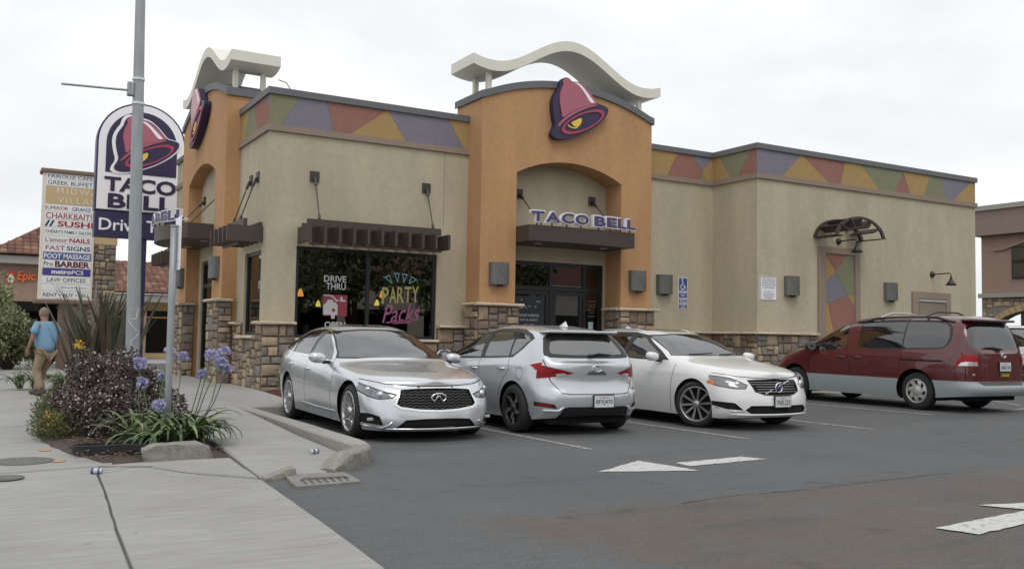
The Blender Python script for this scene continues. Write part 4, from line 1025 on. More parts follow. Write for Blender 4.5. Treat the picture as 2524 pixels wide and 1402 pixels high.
flat(mb, [(6.50,2.10),(6.64,2.10),(6.73,2.06),(6.78,1.98),(6.84,2.01),(6.84,2.03),(6.79,2.03),(6.71,2.11),(6.63,2.125),(6.50,2.125)], YG-.0012)
flat(mb, [(6.86,1.99),(7.0,1.99),(7.0,2.02),(6.93,2.03),(6.92,2.09),(6.87,2.09),(6.88,2.03)], YG-.001); flat(mb, [(6.68,1.62),(6.76,1.62),(6.76,1.70),(6.68,1.70)], YG-.001)
mb.build('car_symbol', M_vwhite, t1)
mb = MB(); ring2(mb, 6.73, 1.80, 0, .04, 0, R(360), YG-.002); mb.build('headlight_dot', M_vred, t1)
t1 = thing('party_packs_decal', (8.29,YG,1.50), 'neon style PARTY Packs vinyl decal on the right window pane', 'decal')
mb = MB()
def outline_tri(mb, pts, y, w=.02):
    c = (sum(p[0] for p in pts)/3, sum(p[1] for p in pts)/3); inn = [(c[0]+(p[0]-c[0])*.62, c[1]+(p[1]-c[1])*.62) for p in pts]
    mb.add([(a, y, z_) for a, z_ in pts+inn], [(i, (i+1) % 3, 3+(i+1) % 3, 3+i) for i in range(3)])
for q in ([(7.88,2.55),(8.00,2.63),(8.07,2.42)],[(8.10,2.67),(8.24,2.67),(8.20,2.44)],[(8.29,2.67),(8.44,2.65),(8.34,2.44)],[(8.52,2.62),(8.67,2.54),(8.46,2.43)]): outline_tri(mb, q, YG)
split_build((mb.v, mb.f), 'taco_triangle', M_vcy, t1)
mb = MB()
def stroke(mb, vf, o, ux, uz): v, f = place(vf, o, ux, uz); mb.add(v, f)
for i, ch in enumerate('PARTY'):
    stroke(mb, text_fit(ch, .165, .36+.05*abs(i-2)/2*0, bold=.015), (7.91+.18*i, YG, 2.16+.012*i), (1,0,.06), (0,0,1))
split_build((mb.v, mb.f), 'letter', M_vyel, t1)
mb = MB(); stroke(mb, text_fit('Packs', .90, .40, bold=.006, shear=.35), (8.30,YG,1.78), (1,0,.06), (0,0,1))
mb.add([(7.92,YG,1.55),(7.97,YG,1.585),(8.66,YG,1.63),(8.64,YG,1.60)], [(0,1,2,3)]); mb.add([(8.1,YG,1.535),(8.12,YG,1.555),(8.55,YG,1.585),(8.52,YG,1.565)], [(0,1,2,3)])
split_build((mb.v, mb.f), 'script_letter', M_vpink, t1)
t1 = thing('hiring_poster', (11.6,YF+.085,1.0), 'dark NOW HIRING poster on the left entrance door', 'poster')
MB().box(11.17,YF+.083,.95,12.05,YF+.086,2.28).build('sheet', mat('dark_poster', (.02,.025,.035), .5), t1)
sign_text([('NOW HIRING',0,1.82,.56,.07),('DAY & NIGHT',0,1.71,.5,.05),('APPLY TODAY',0,1.60,.3,.03),('FULL OR PART TIME',0,1.54,.28,.03),('CAREERS',0,1.44,.26,.04)], (11.62,YF+.0815,0), (1,0,0), (0,0,1), M_vwhite, t1)
mb = MB(); r_ = random.Random(4)
for k in range(9): ring2(mb, r_.uniform(11.25,11.97), r_.uniform(1.98,2.2), .012, .022, 0, R(360), YF+.0815, 10)
mb.build('confetti', M_vwhite, t1)
t1 = thing('opening_hours_decal', (13.44,YF+.092,1.5), 'small pale sticker and hours print on the entrance side pane', 'decal')
MB().box(13.36,YF+.091,1.50,13.50,YF+.094,1.70).build('sticker', mat('pale_sticker', srgb(150,172,172,KW), .6), t1)
sign_text([('STORE HOURS',0,2.22,.26,.035),('SUN-THU',0,2.13,.2,.03),('7AM-1AM',0,2.07,.2,.03),('FRI-SAT',0,1.99,.2,.03),('7AM-2AM',0,1.93,.2,.03),('DRIVE THRU',0,1.84,.22,.03)], (13.46,YF+.0925,0), (1,0,0), (0,0,1), mat('dim_vinyl', srgb(110,105,100,KW), .6), t1)
t1 = thing('transom_menu_board', (11.6,YF+.9,2.45), 'warm lit menu board glowing behind the entrance transom glass', 'menu board')
mb = MB(); mb.box(11.45,YF+.9,2.60,12.15,YF+.94,2.86); mb.build('board', mat('warm_menu', (.5,.3,.1), .6, noise=.6, nscale=14, emit=(.8,.45,.15), estr=.35), t1)
MB().box(11.40,YF+.895,2.57,12.2,YF+.899,2.60).build('board_rail', M_frame, t1)
for k in (11.55, 12.05): MB().box(k-.01,YF+.91,2.86,k+.01,YF+.93,3.60).build('drop_rod', M_frame, t1)
def pendant(x, y, z, colr, label, s_=1.0):
    s_ *= .78
    t = thing('pendant_lamp', (x,y,z-.1), label, 'lamp')
    mb = MB(); mb.lathe([(.025,.14),(.04,.12),(.075,.02),(.10,-.09),(.095,-.09),(.07,.01)], 18, Matrix.Translation((x,y,z)) @ Matrix.Scale(s_, 4)); mb.build('shade', mat('lit_shade_%d' % int(colr[1]*100), colr, .5, emit=colr, estr=2.2), t, smooth=True)
    MB().tube([(x,y,z+.12*s_),(x,y,3.60)], .006, 5).build('cord', M_frame, t)
pendant(6.73, 21.5, 2.24, (1.0,.42,.08), 'orange glowing pendant lamp at the left of the front window'); pendant(7.17, 21.5, 2.0, (.95,.72,.10), 'small yellow pendant lamp left of the drive thru decal', .8)
pendant(8.80, 21.5, 2.28, (1.0,.42,.08), 'orange glowing pendant lamp behind the party decal'); pendant(8.66, 21.5, 2.07, (.95,.72,.10), 'yellow pendant lamp left of the party decal', .8)
M_wood = mat('interior_wood', (.16,.08,.035), .5, noise=.2, nscale=3)
for k, (x, y, lab) in enumerate(((6.6,20.2,'dim dining table behind the left window pane'),(8.3,20.2,'dim dining table behind the right window pane'))):
    t = thing('dining_table', (x,y,.16), lab, 'table'); MB().bbox(x-.45,y-.35,.88,x+.45,y+.35,.92,.01).build('table_top', M_wood, t); MB().tube([(x,y,.18),(x,y,.88)], .04, 10).build('pedestal', M_frame, t)
    mb = MB(); mb.lathe([(.001,.19),(.28,.17),(.28,.16),(.001,.16)], 20, Matrix.Translation((x,y,0))); mb.build('base', M_frame, t)

# ================================================================== free-standing signs and poles
M_galv = mat('galvanised_pole', srgb(150,154,156,KW*.75), 0.45, metal=0.35, noise=0.10, nscale=14, stretch=(1,1,.25))
M_navy = mat('navy_sign_metal', srgb(44,40,78,KW*.8), 0.45)
t1 = thing('pylon_sign', (4.40,30.0,0), 'tall purple and white restaurant pylon sign with bell emblem behind the street pole', 'sign')
SX, SW, SY = 4.34, 1.27, 30.0
def arch_poly(hw, zb, zsp, ztop, n=20):
    pts = [(SX-hw, zb), (SX+hw, zb), (SX+hw, zsp)]
    for i in range(1, n): a = math.pi*i/n; pts.append((SX+hw*math.cos(a), zsp+(ztop-zsp)*math.sin(a)))
    return pts+[(SX-hw, zsp)]
MB().prism(arch_poly(SW, 4.86, 6.95, 8.20), SY, .45, 1).build('cabinet', M_navy, t1)
MB().prism(arch_poly(SW-.05, 4.90, 6.95, 8.15), SY-.012, .011, 1).build('white_face', M_swhite, t1)
MB().prism(arch_poly(SW-.26, 6.02, 6.92, 7.93), SY-.026, .013, 1).build('purple_field', M_pur, t1)
k_ = 1.14
ob = thing('x', (0,0,0), '', ''); bpy.data.objects.remove(ob)
wl = [(a*1.09-.02, c*1.07) for a, c in BELL['outline']]; q = smooth_poly(wl, 1)
MB().prism([(SX+.12+a*k_, 6.93+c*k_) for a, c in q], SY-.034, .007, 1).build('bell_outline', M_swhite, t1)
bell_parts(t1, (SX+.12,SY-.035,6.93), (1,0,0), (0,0,1), (0,-1,0), 0.012, k_, True)
for wd, z_, w_, h_, bo in (('TACO',5.67,2.05,.44,.032),('BELL',5.17,1.9,.44,.032)):
    v, f = place(text_fit(wd, w_, h_, bold=bo, ext=.008), (SX+(.0 if wd == 'TACO' else .04), SY-.024, z_), (1,0,0), (0,0,1)); split_build((v, f), 'letter', M_pur, t1)
MB().box(SX-SW+.02,SY-.03,4.08,SX+SW-.02,SY+.43,4.83).build('lower_cabinet', M_navy, t1)
v, f = place(text_fit('Drive Thru', 2.36, .36, bold=.012, ext=.006), (SX+.05,SY-.038,4.45), (1,0,0), (0,0,1)); split_build((v, f), 'letter', M_swhite, t1)
MB().box(SX-.08,SY+.05,0,SX+.24,SY+.38,4.08).build('post', M_navy, t1)

t1 = thing('tenant_pylon_sign', (3.1,34,0), 'tall cream directory pylon listing shops, with stone side column', 'sign')
M_cream = mat('cream_sign_frame', srgb(196,188,176,KW), .6); M_tanp = mat('tan_sign_panel', srgb(172,150,112,KW), .6); M_brcap = mat('brown_sign_cap', srgb(112,92,80,KW), .7)
YS = 34.0
MB().box(1.92,YS,2.28,3.52,YS+.5,6.45).build('cabinet', M_cream, t1)
MB().bbox(1.84,YS-.08,6.45,5.0,YS+.7,6.58,.03).build('cap', M_brcap, t1); MB().bbox(1.80,YS-.06,2.14,3.7,YS+.6,2.28,.03).build('base_moulding', M_brcap, t1)
MB().box(3.52,YS+.06,4.18,4.26,YS+.6,6.45).build('tan_column', M_tanp, t1); MB().box(3.40,YS+.07,0.0,4.22,YS+.58,4.18).build('stone_column', M_mortar, t1)
col_ = [c_ for c_ in B.children if 0]
scol = [o_ for o_ in t1.children if o_.name.startswith('stone_column')][0]
stone_face(scol, 3.40, 4.24, 0.9, 4.17, fr(YS+.07), 71, avg=.26)
MB().box(2.55,YS+.08,0,3.40,YS+.5,2.14).build('pedestal', M_brcap, t1)
M_p = {'w': mat('white_panel', srgb(208,210,210,KW*.95), .5), 't': M_tanp, 'b': mat('blue_panel', srgb(70,88,140,KW*.9), .5), 'v': mat('violet_panel', srgb(62,58,128,KW*.9), .5)}
M_c = {'g': mat('print_grey', srgb(82,88,96,KW*.7), .6), 'r': mat('print_red', srgb(140,36,48,KW*.9), .6), 'n': mat('print_navy', srgb(46,56,96,KW*.8), .6), 'm': mat('print_maroon', srgb(92,30,36,KW*.8), .6), 'w': M_swhite, 'k': M_txt, 'l': M_cream}
rows = [(6.25,6.43,'w',[('FAIROUZ CAFE',0,.98,.62,'g',0)]),(6.02,6.24,'w',[('GREEK BUFFET',0,.98,.62,'g',0)]),(5.42,6.01,'t',[]),(5.17,5.41,'w',[('SUPERIOR',-.28,.5,.5,'r',0),('GRANZ',.27,.42,.5,'n',0)]),
        (4.91,5.16,'w',[('CHARKBAIT!',0,1.0,.78,'r',0)]),(4.65,4.90,'w',[('SUSHI',.15,.78,.76,'r',.02),('//',-.42,.22,.8,'n',.03)]),(4.38,4.64,'w',[("CHERRY'S FAMILY SALON",0,1.0,.42,'k',0)]),(4.12,4.37,'w',[("L'amour",-.25,.48,.62,'r',0),('NAILS',.26,.46,.62,'r',.02)]),
        (3.84,4.11,'w',[('FAST',-.27,.42,.56,'r',0),('SIGNS',.24,.52,.56,'n',.01)]),(3.58,3.83,'b',[('FOOT MASSAGE',0,1.0,.66,'w',.01)]),(3.32,3.57,'w',[('BARBER',.12,.76,.8,'m',.03),('Pro',-.41,.2,.6,'k',0)]),(3.06,3.31,'v',[('metro',-.12,.42,.55,'w',.02),('PCS',.24,.26,.55,'w',0)]),
        (2.80,3.05,'w',[('LAW OFFICES',0,.84,.55,'g',0)]),(2.56,2.79,'w',[('Midway North Center',.18,.56,.26,'g',0)]),(2.31,2.55,'w',[('RENT • BUY • SELL',.02,1.02,.5,'g',.01)])]
for z0_, z1_, pc, txts in rows:
    pn = MB().box(2.01,YS-.012,z0_+.008,3.45,YS-.001,z1_-.008).build('shop_panel', M_p[pc], t1)
    for s_, u, w_, h_, c_, bo in txts:
        h = (z1_-z0_)*h_; v, f = place(text_fit(s_, w_*1.38, h, bold=bo+.012), (2.73+u*1.36,YS-.014,(z0_+z1_)/2), (1,0,0), (0,0,1)); obj('lettering', v, f, M_c[c_], pn)
pn = MB().box(3.47,YS-.010,5.43,5.0,YS+.055,6.0).build('name_panel', M_tanp, t1)
for s_, z_ in (('MIDWAY',5.87),('VILLAGE',5.56)):
    v, f = place(text_fit(s_, 1.46 if s_ == 'MIDWAY' else 1.40, .2, space=1.35), (3.07,YS-.016,z_), (1,0,0), (0,0,1)); obj('lettering', v, f, M_cream, pn)

t1 = thing('street_pole', (2.16,14.5,0), 'tall galvanised street pole with white scrawl rising from the purple shrub', 'pole')
rp = lambda z: .105-.0058*z
MB().tube([(2.09-.016*z,14.5,z) for z in (0,.6,1.5,3,4.5,6,7.5,9)], [rp(z) for z in (0,.6,1.5,3,4.5,6,7.5,9)], 20).build('shaft', M_galv, t1, smooth=True)
for z in (4.62, 4.98):
    mb = MB(); mb.lathe([(rp(z)+.001,z-.02),(rp(z)+.012,z-.018),(rp(z)+.012,z+.018),(rp(z)+.001,z+.02)], 20, Matrix.Translation((2.09-.016*z,14.5,0))); mb.build('band_clamp', mat('steel_band', srgb(176,178,178,KW), .3, metal=.6), t1)
MB().bbox(1.86,14.44,4.72,1.95,14.56,4.92,.015).build('arm_bracket', M_galv, t1); MB().tube([(1.89,14.5,4.80),(.99,14.5,4.76)], .017, 8).build('banner_arm', M_galv, t1)
mb = MB(); w = []
for i in range(46):
    s_ = i/45; z = 1.62-.78*s_; u = .055*math.sin(s_*17)+.02*math.sin(s_*41); w.append((2.09-.016*z+u, 14.5-math.sqrt(max(1e-4, rp(z)**2-u*u))-.003, z+.03*math.sin(s_*30)))
mb.tube(w, .0045, 4); mb.build('chalk_scrawl', mat('white_scrawl', srgb(200,200,196,KW*.8), .8), t1)
t1 = thing('sign_post', (1.89,10.58,0), 'slim steel signpost with an edge-on white sign beside the agapanthus', 'signpost')
MB().tube([(1.89,10.58,z) for z in (-.02,.8,1.6,2.42)], .036, 14).build('post', M_galv, t1, smooth=True); MB().tube([(1.89,10.58,2.42),(1.89,10.58,2.44)], .040, 14).build('post_cap', M_galv, t1)
MB().bbox(1.932,10.42,1.95,1.937,10.74,2.53,.002).build('sign_plate', M_swhite, t1)
for z in (2.05, 2.35): MB().tube([(1.88,10.58,z),(1.945,10.58,z)], .010, 8).build('bolt', M_galv, t1)

# ---- litter and loose things
t1 = thing('broken_curb_block', (1.85,9.74,0), 'broken lump of concrete curb lying at the foot of the signpost', 'concrete block')
bm = bmesh.new(); bmesh.ops.create_cube(bm, size=1); bmesh.ops.subdivide_edges(bm, edges=bm.edges, cuts=5, use_grid_fill=True); r_ = random.Random(8)
for v_ in bm.verts:
    c = v_.co; d = c.normalized(); k = 0.93+.07*(1-min(1, (abs(c.x*2)**6+abs(c.y*2)**6+abs(c.z*2)**6-1)/2))
    c *= k; v_.co = Vector((1.85+c.x*.66+c.z*-.05+r_.uniform(-.007,.007), 9.74+c.y*.26+c.x*.13+r_.uniform(-.007,.007), .07+c.z*.22-(max(0,abs(c.x)-.33)*.25*(c.z+.5))+r_.uniform(-.006,.006)))
mb = MB(); mb.addbm(bm); mb.build('block', M_curb_rough, t1, auto=60)
t1 = thing('rubber_strip', (1.3,10.05,0), 'black folded rubber tyre strip lying along the edge of the mulch', 'tyre strip')
M_rub = mat('old_rubber', (0.009,0.009,0.0095), 0.6, noise=.4, nscale=30, bump=.5, bscale=60)
pts = []; A_, B_ = Vector((0.96,10.40,0)), Vector((1.72,9.92,0)); u = (B_-A_).normalized(); n_ = Vector((-u.y,u.x,0)); L_ = (B_-A_).length
for i in range(30):
    s_ = i/29; a = s_*2*math.pi; x = L_/2+(L_/2)*(abs(math.cos(a))**.55)*(1 if math.cos(a) > 0 else -1); y = .12*math.sin(a)*(1.2-.6*x/L_); pts.append(A_+u*x+n_*y)
v = []; f = []; th = .018; N = len(pts); cen = A_+u*(L_/2)
for i, p in enumerate(pts):
    x = (p-A_).dot(u); hh = .095+.02*math.sin(x*3); d = (p-cen); d = (d-u*d.dot(u)); d = d.normalized() if d.length > 1e-4 else u*(-1 if x < L_/2 else 1)
    if x < .06: d = -u
    for (o_, z) in ((0,.05),(0,hh+.035),(-th,hh+.039),(-th,.05)): v.append(tuple(p+d*o_+Vector((0,0,z-.008*math.sin(x*7)))))
for i in range(N-1):
    for k in range(4): f.append((i*4+k, (i+1)*4+k, (i+1)*4+(k+1) % 4, i*4+(k+1) % 4))
obj('rubber_band', v, f, M_rub, t1, auto=40)
mb = MB(); c2 = Vector((1.80,9.90,0)); pr = []
for i in range(12): a = math.pi*(-.2+1.3*i/11); pr.append((c2.x-.11*math.cos(a)*1.0, c2.y-.10*math.sin(a)*.6-.02, .07+.09*math.sin(a)*.6))
mb.tube(pr, .035, 8); mb.build('curled_end', M_rub, t1, smooth=True)
M_can = mat('aluminium_can', srgb(186,188,196,KW*.8), .35, metal=.3); M_canb = mat('blue_can_print', srgb(74,82,120,KW*.8), .4)
def can(x, y, z, az, label):
    t = thing('drink_can', (x,y,z), label, 'can', 'crushed cans on the concrete')
    M_ = Matrix.Translation((x,y,z+.028)) @ Matrix.Scale(.82, 4) @ Matrix.Rotation(az, 4, 'Z') @ Matrix.Rotation(R(90), 4, 'Y')
    mb = MB(); mb.lathe([(.001,-.06),(.024,-.06),(.033,-.052),(.033,.046),(.026,.058),(.027,.061),(.001,.055)], 20, M_); mb.build('can_body', M_can, t, smooth=True)
    mb = MB(); mb.lathe([(.0332,-.05),(.0336,-.048),(.0336,-.022),(.0332,-.02)], 20, M_); mb.lathe([(.0332,.024),(.0336,.026),(.0336,.045),(.0332,.047)], 20, M_); mb.build('print_band', M_canb, t, smooth=True)
can(1.03, 9.02, .018, R(-30), 'blue and white can by the long joint in the concrete apron'); can(3.16, 9.45, zwalk(9.45), R(25), 'blue and white can on the walk inside the curb corner')
# ================================================================== cars
M_tyre = mat('tyre_rubber', (0.022,0.022,0.023), 0.8, noise=.2, nscale=40)
M_black = mat('black_plastic', (0.018,0.018,0.019), 0.45)
M_gap = mat('panel_gap', (0.012,0.012,0.013), 0.9)
M_under = mat('underbody', (0.008,0.008,0.008), 0.95)
M_chrome = mat('chrome', (0.75,0.76,0.77), 0.12, metal=1.0)
M_silver_t = mat('satin_trim', (0.55,0.56,0.57), 0.3, metal=.8)
M_alloy = mat('bright_alloy', (0.62,0.62,0.63), 0.28, metal=.9)
M_alloy_g = mat('grey_alloy', (0.42,0.42,0.42), 0.35, metal=.8)
M_alloy_d = mat('dark_alloy', (0.03,0.03,0.032), 0.35, metal=.3)
M_hub = mat('hubcap_silver', (0.48,0.47,0.45), 0.4, metal=.4)
M_lred = mat('red_lens', (0.30,0.010,0.012), 0.3, spec=.3)
M_lredd = mat('dark_red_lens', (0.22,0.006,0.010), 0.3, spec=.3)
M_lwhite = mat('clear_lens', (0.62,0.63,0.64), 0.12, metal=.5, coat=1.0)
M_lgrey = mat('smoked_lens', (0.20,0.205,0.21), 0.12, metal=.6, coat=1.0)
M_amber = mat('amber_lens', (0.62,0.20,0.06), 0.15, coat=1.0)
M_plate = mat('plate_white', (0.66,0.67,0.68), 0.5)
M_seat = mat('dark_seat', (0.03,0.03,0.032), 0.8); M_seatb = mat('beige_seat', (0.30,0.26,0.20), 0.8)
M_cglass = glass_mat('car_glass', (0.62,0.68,0.65), 1.0, 0.0, 2.8)
M_cglass_d = glass_mat('privacy_glass', (0.12,0.12,0.13), 1.0, 0.0, 2.1)
def paint(name, col, metal=0.0, rough=0.35): return mat(name, col, rough, metal=metal, coat=1.0)
M_silver = paint('silver_paint', (0.62,0.64,0.67), .5, .24); M_silver2 = paint('silver_paint_cool', (0.55,0.57,0.60), .5, .26)
M_whitep = paint('white_paint', (0.74,0.74,0.73), 0.0, .35); M_redp = paint('dark_red_paint', (0.095,0.009,0.012), .1, .33); M_greyp = mat('grey_cladding_paint', (0.30,0.335,0.345), .45, coat=.3)

class Car:
    def __init__(s, P):
        s.P = P; s.cuts = []
        f = {k: pchip(*zip(*P[k])) for k in ('zc','zs','zb','n','W','XF','XR','tum')}
        f['tap'] = pchip(*zip(*P.get('tap', [(-3,1),(3,1)])))
        hw = P['w']/2; xf, xr = P['xf'], P['xr']; nf, nr = P['nf'], P['nr']
        def outline(sv, v):
            c, sn = math.cos(sv), math.sin(sv); n = nf if c > 0 else nr
            a = abs(c)**(2.0/n); b_ = max(0.0, sn)**(2.0/n)
            x = (xf+f['XF'](v))*a if c > 0 else (xr+f['XR'](v))*a
            x -= math.copysign(P.get('bowf', .10) if c > 0 else P.get('bowr', .05), c)*b_*b_*a**6
            return x, hw*f['W'](v)*f['tap'](x)*b_
        # arc-length sampling of the outline
        S = np.linspace(0, math.pi, 4000); pts = np.array([outline(q, .6) for q in S]); d = np.concatenate([[0], np.cumsum(np.hypot(*np.diff(pts, axis=0).T))])
        N = P.get('N', 120); s.N = N; sv = np.interp(np.linspace(0, d[-1], N+1), d, S); sv[0] = 0; sv[-1] = math.pi
        M = 13; K = 30; bm = bmesh.new(); s.bm = bm; L = []; Rr = []; T = []
        vv = [(j/M) for j in range(M+1)]
        for i in range(N+1):
            rl = []; rr = []
            for v in vv:
                x, y = outline(sv[i], v); zb, zs = f['zb'](x), f['zs'](x); z = zb+v*(zs-zb)
                rl.append(bm.verts.new((x, y, z))); rr.append(bm.verts.new((x, -y, z)))
            L.append(rl); Rr.append(rr)
            x, y = outline(sv[i], 1.0); zs, zc, n, tu = f['zs'](x), f['zc'](x), f['n'](x), f['tum'](x); zc = max(zc, zs+.002)
            th = np.linspace(0, math.pi, 240); cy = np.sign(np.cos(th))*np.abs(np.cos(th))**(2/n); sz = np.abs(np.sin(th))**(2/n)
            zz = zs+(zc-zs)*sz; yy = y*cy*(1-tu*(zz-zs)/0.5); dd = np.concatenate([[0], np.cumsum(np.hypot(np.diff(yy), np.diff(zz)))])
            if dd[-1] < 1e-6: dd = np.linspace(0, 1, len(th))
            q = np.linspace(0, dd[-1], K+1); ty = np.interp(q, dd, yy); tz = np.interp(q, dd, zz)
            row = [rl[-1]]+[bm.verts.new((x, ty[k], tz[k])) for k in range(1, K)]+[rr[-1]]; T.append(row)
        fc = lambda *q: bm.faces.new(q)
        for i in range(N):
            for j in range(M):
                fc(L[i][j], L[i+1][j], L[i+1][j+1], L[i][j+1]); fc(Rr[i][j], Rr[i][j+1], Rr[i+1][j+1], Rr[i+1][j])
            for k in range(K): fc(T[i][k], T[i+1][k], T[i+1][k+1], T[i][k+1])
        bmesh.ops.remove_doubles(bm, verts=bm.verts, dist=2e-4); bmesh.ops.dissolve_degenerate(bm, edges=bm.edges, dist=1e-4)
        bmesh.ops.recalc_face_normals(bm, faces=bm.faces); bm.normal_update()
        if sum(q.normal.z for q in bm.faces if q.calc_center_median().z > 1.2) < 0: bmesh.ops.reverse_faces(bm, faces=bm.faces); bm.normal_update()
        s.tag = bm.faces.layers.int.new('tag'); s.tree = BVHTree.FromBMesh(bm); s.entries = [None]
    def cut(s, name, proj, poly, m, push=0.0, sgn=1, only=None, flt=None, label=None, delete=False, nmin=None):
        bm = s.bm
        if proj == 'side': A, Bx = 0, 2; ok = lambda n: n.y*sgn > (nmin or .25)
        elif proj == 'front': A, Bx = 1, 2; ok = lambda n: n.x > (nmin or .12)
        elif proj == 'rear': A, Bx = 1, 2; ok = lambda n: n.x < -(nmin or .12)
        else: A, Bx = 0, 1; ok = lambda n: n.z > (nmin or .5)
        if proj in ('front', 'rear') and flt is None:
            lim = s.P['xf']-(.62) if proj == 'front' else s.P['xr']+s.P.get('rlim', .50)
            flt = (lambda c: c.x > lim) if proj == 'front' else (lambda c: c.x < lim)
        xs = [p[0] for p in poly]; ys = [p[1] for p in poly]; x0, x1, y0, y1 = min(xs), max(xs), min(ys), max(ys)
        def near(f):
            if not ok(f.normal): return False
            if only is not None and f[s.tag] not in only: return False
            a = [v.co[A] for v in f.verts]; b_ = [v.co[Bx] for v in f.verts]
            if max(a) < x0 or min(a) > x1 or max(b_) < y0 or min(b_) > y1: return False
            return flt is None or flt(f.calc_center_median())
        faces = [f for f in bm.faces if near(f)]
        n = len(poly)
        for i in range(n):
            p, q = poly[i], poly[(i+1) % n]; co = [0, 0, 0]; no = [0, 0, 0]; co[A], co[Bx] = p; dx, dy = q[0]-p[0], q[1]-p[1]
            if math.hypot(dx, dy) < 1e-5: continue
            no[A], no[Bx] = dy, -dx
            # only faces touching this edge's own extent
            e = .02; ex0, ex1, ey0, ey1 = min(p[0],q[0])-e, max(p[0],q[0])+e, min(p[1],q[1])-e, max(p[1],q[1])+e; sub = []; rest = []
            for f in faces:
                if not f.is_valid: continue
                a = [v.co[A] for v in f.verts]; b_ = [v.co[Bx] for v in f.verts]
                (rest if (max(a) < ex0 or min(a) > ex1 or max(b_) < ey0 or min(b_) > ey1) else sub).append(f)
            if not sub: continue
            geom = set(sub)
            for f in sub: geom.update(f.edges); geom.update(f.verts)
            r_ = bmesh.ops.bisect_plane(bm, geom=list(geom), dist=1e-5, plane_co=co, plane_no=no)
            faces = rest+[g_ for g_ in r_['geom'] if isinstance(g_, bmesh.types.BMFace)]
        hit = []
        for f in set(faces):
            if not f.is_valid: continue
            c = f.calc_center_median()
            if pip((c[A], c[Bx]), poly): hit.append(f)
        if delete: bmesh.ops.delete(bm, geom=hit, context='FACES'); return 0
        s.entries.append((name, m, push, label)); k = len(s.entries)-1
        for f in hit: f[s.tag] = k
        return k
    def both(s, name, poly, m, **kw): return [s.cut(name, 'side', poly, m, sgn=g_, **kw) for g_ in (1, -1)]
    def seam(s, proj, pts, w=.009, sgn=1, **kw):
        for i in range(len(pts)-1):
            p, q = Vector(pts[i]), Vector(pts[i+1]); d = (q-p).normalized(); n = Vector((-d.y, d.x))*w/2; p = p-d*w*.3; q = q+d*w*.3
            s.cut('seam', proj, [tuple(p+n), tuple(q+n), tuple(q-n), tuple(p-n)], M_gap, sgn=sgn, only={0}, **kw)
    def hit(s, o, d):
        loc, nor, _, _ = s.tree.ray_cast(Vector(o), Vector(d)); return loc, nor
    def side(s, x, z, g_): return s.hit((x, 3*g_, z), (0, -g_, 0))
    def _end(s, y, z, x0, d):
        for _ in range(40):
            p, n = s.hit((x0, y, z), (d, 0, 0))
            if p is not None: return p, n
            y *= .985; z += (.6-z)*.02
        return Vector((0, y, z)), Vector((-d, 0, 0))
    def front(s, y, z): return s._end(y, z, 4, -1)
    def rear(s, y, z): return s._end(y, z, -4, 1)
    def finish(s, root):
        bm = s.bm; bm.normal_update(); groups = {}
        for f in bm.faces:
            k = f[s.tag]; nm = s.entries[k][0] if k else 'body'
            groups.setdefault('seam' if nm == 'seam' else k, []).append(f)
        out_ = {}
        for k, fs in groups.items():
            nm, m, push, lab = ('body', s.P['paint'], 0, None) if k == 0 else (('panel_gap', M_gap, .004, None) if k == 'seam' else s.entries[k])
            idx = {}; v = []; f = []
            for q in fs:
                for w_ in q.verts:
                    if w_.index not in idx or True:
                        pass
            bm.verts.index_update()
            for q in fs:
                r_ = []
                for w_ in q.verts:
                    if w_.index not in idx: idx[w_.index] = len(v); v.append(tuple(w_.co-w_.normal*push))
                    r_.append(idx[w_.index])
                f.append(tuple(r_))
            me = bpy.data.meshes.new(nm); me.from_pydata(v, [], f); me.update(); me.shade_smooth(); me.materials.append(m)
            o = bpy.data.objects.new(nm, me); COL.objects.link(o); o.parent = root
            if lab: o['label'] = lab
            out_[k] = o
            if k == 'seam':
                bpy.data.objects.remove(o, do_unlink=True); out_[k] = split_build((v, f), 'panel_gap', M_gap, root, world=False)
        s.parts = out_; bm.free(); return out_

def circle(cx, cz, r, n=36, flat_bottom=None):
    return [(cx+r*math.cos(2*math.pi*i/n), cz+r*math.sin(2*math.pi*i/n)) for i in range(n)]
def rloc(root, name, mb, m, smooth=False, auto=None, parent=None): return obj(name, mb.v, mb.f, m, parent or root, smooth, auto, world=False)

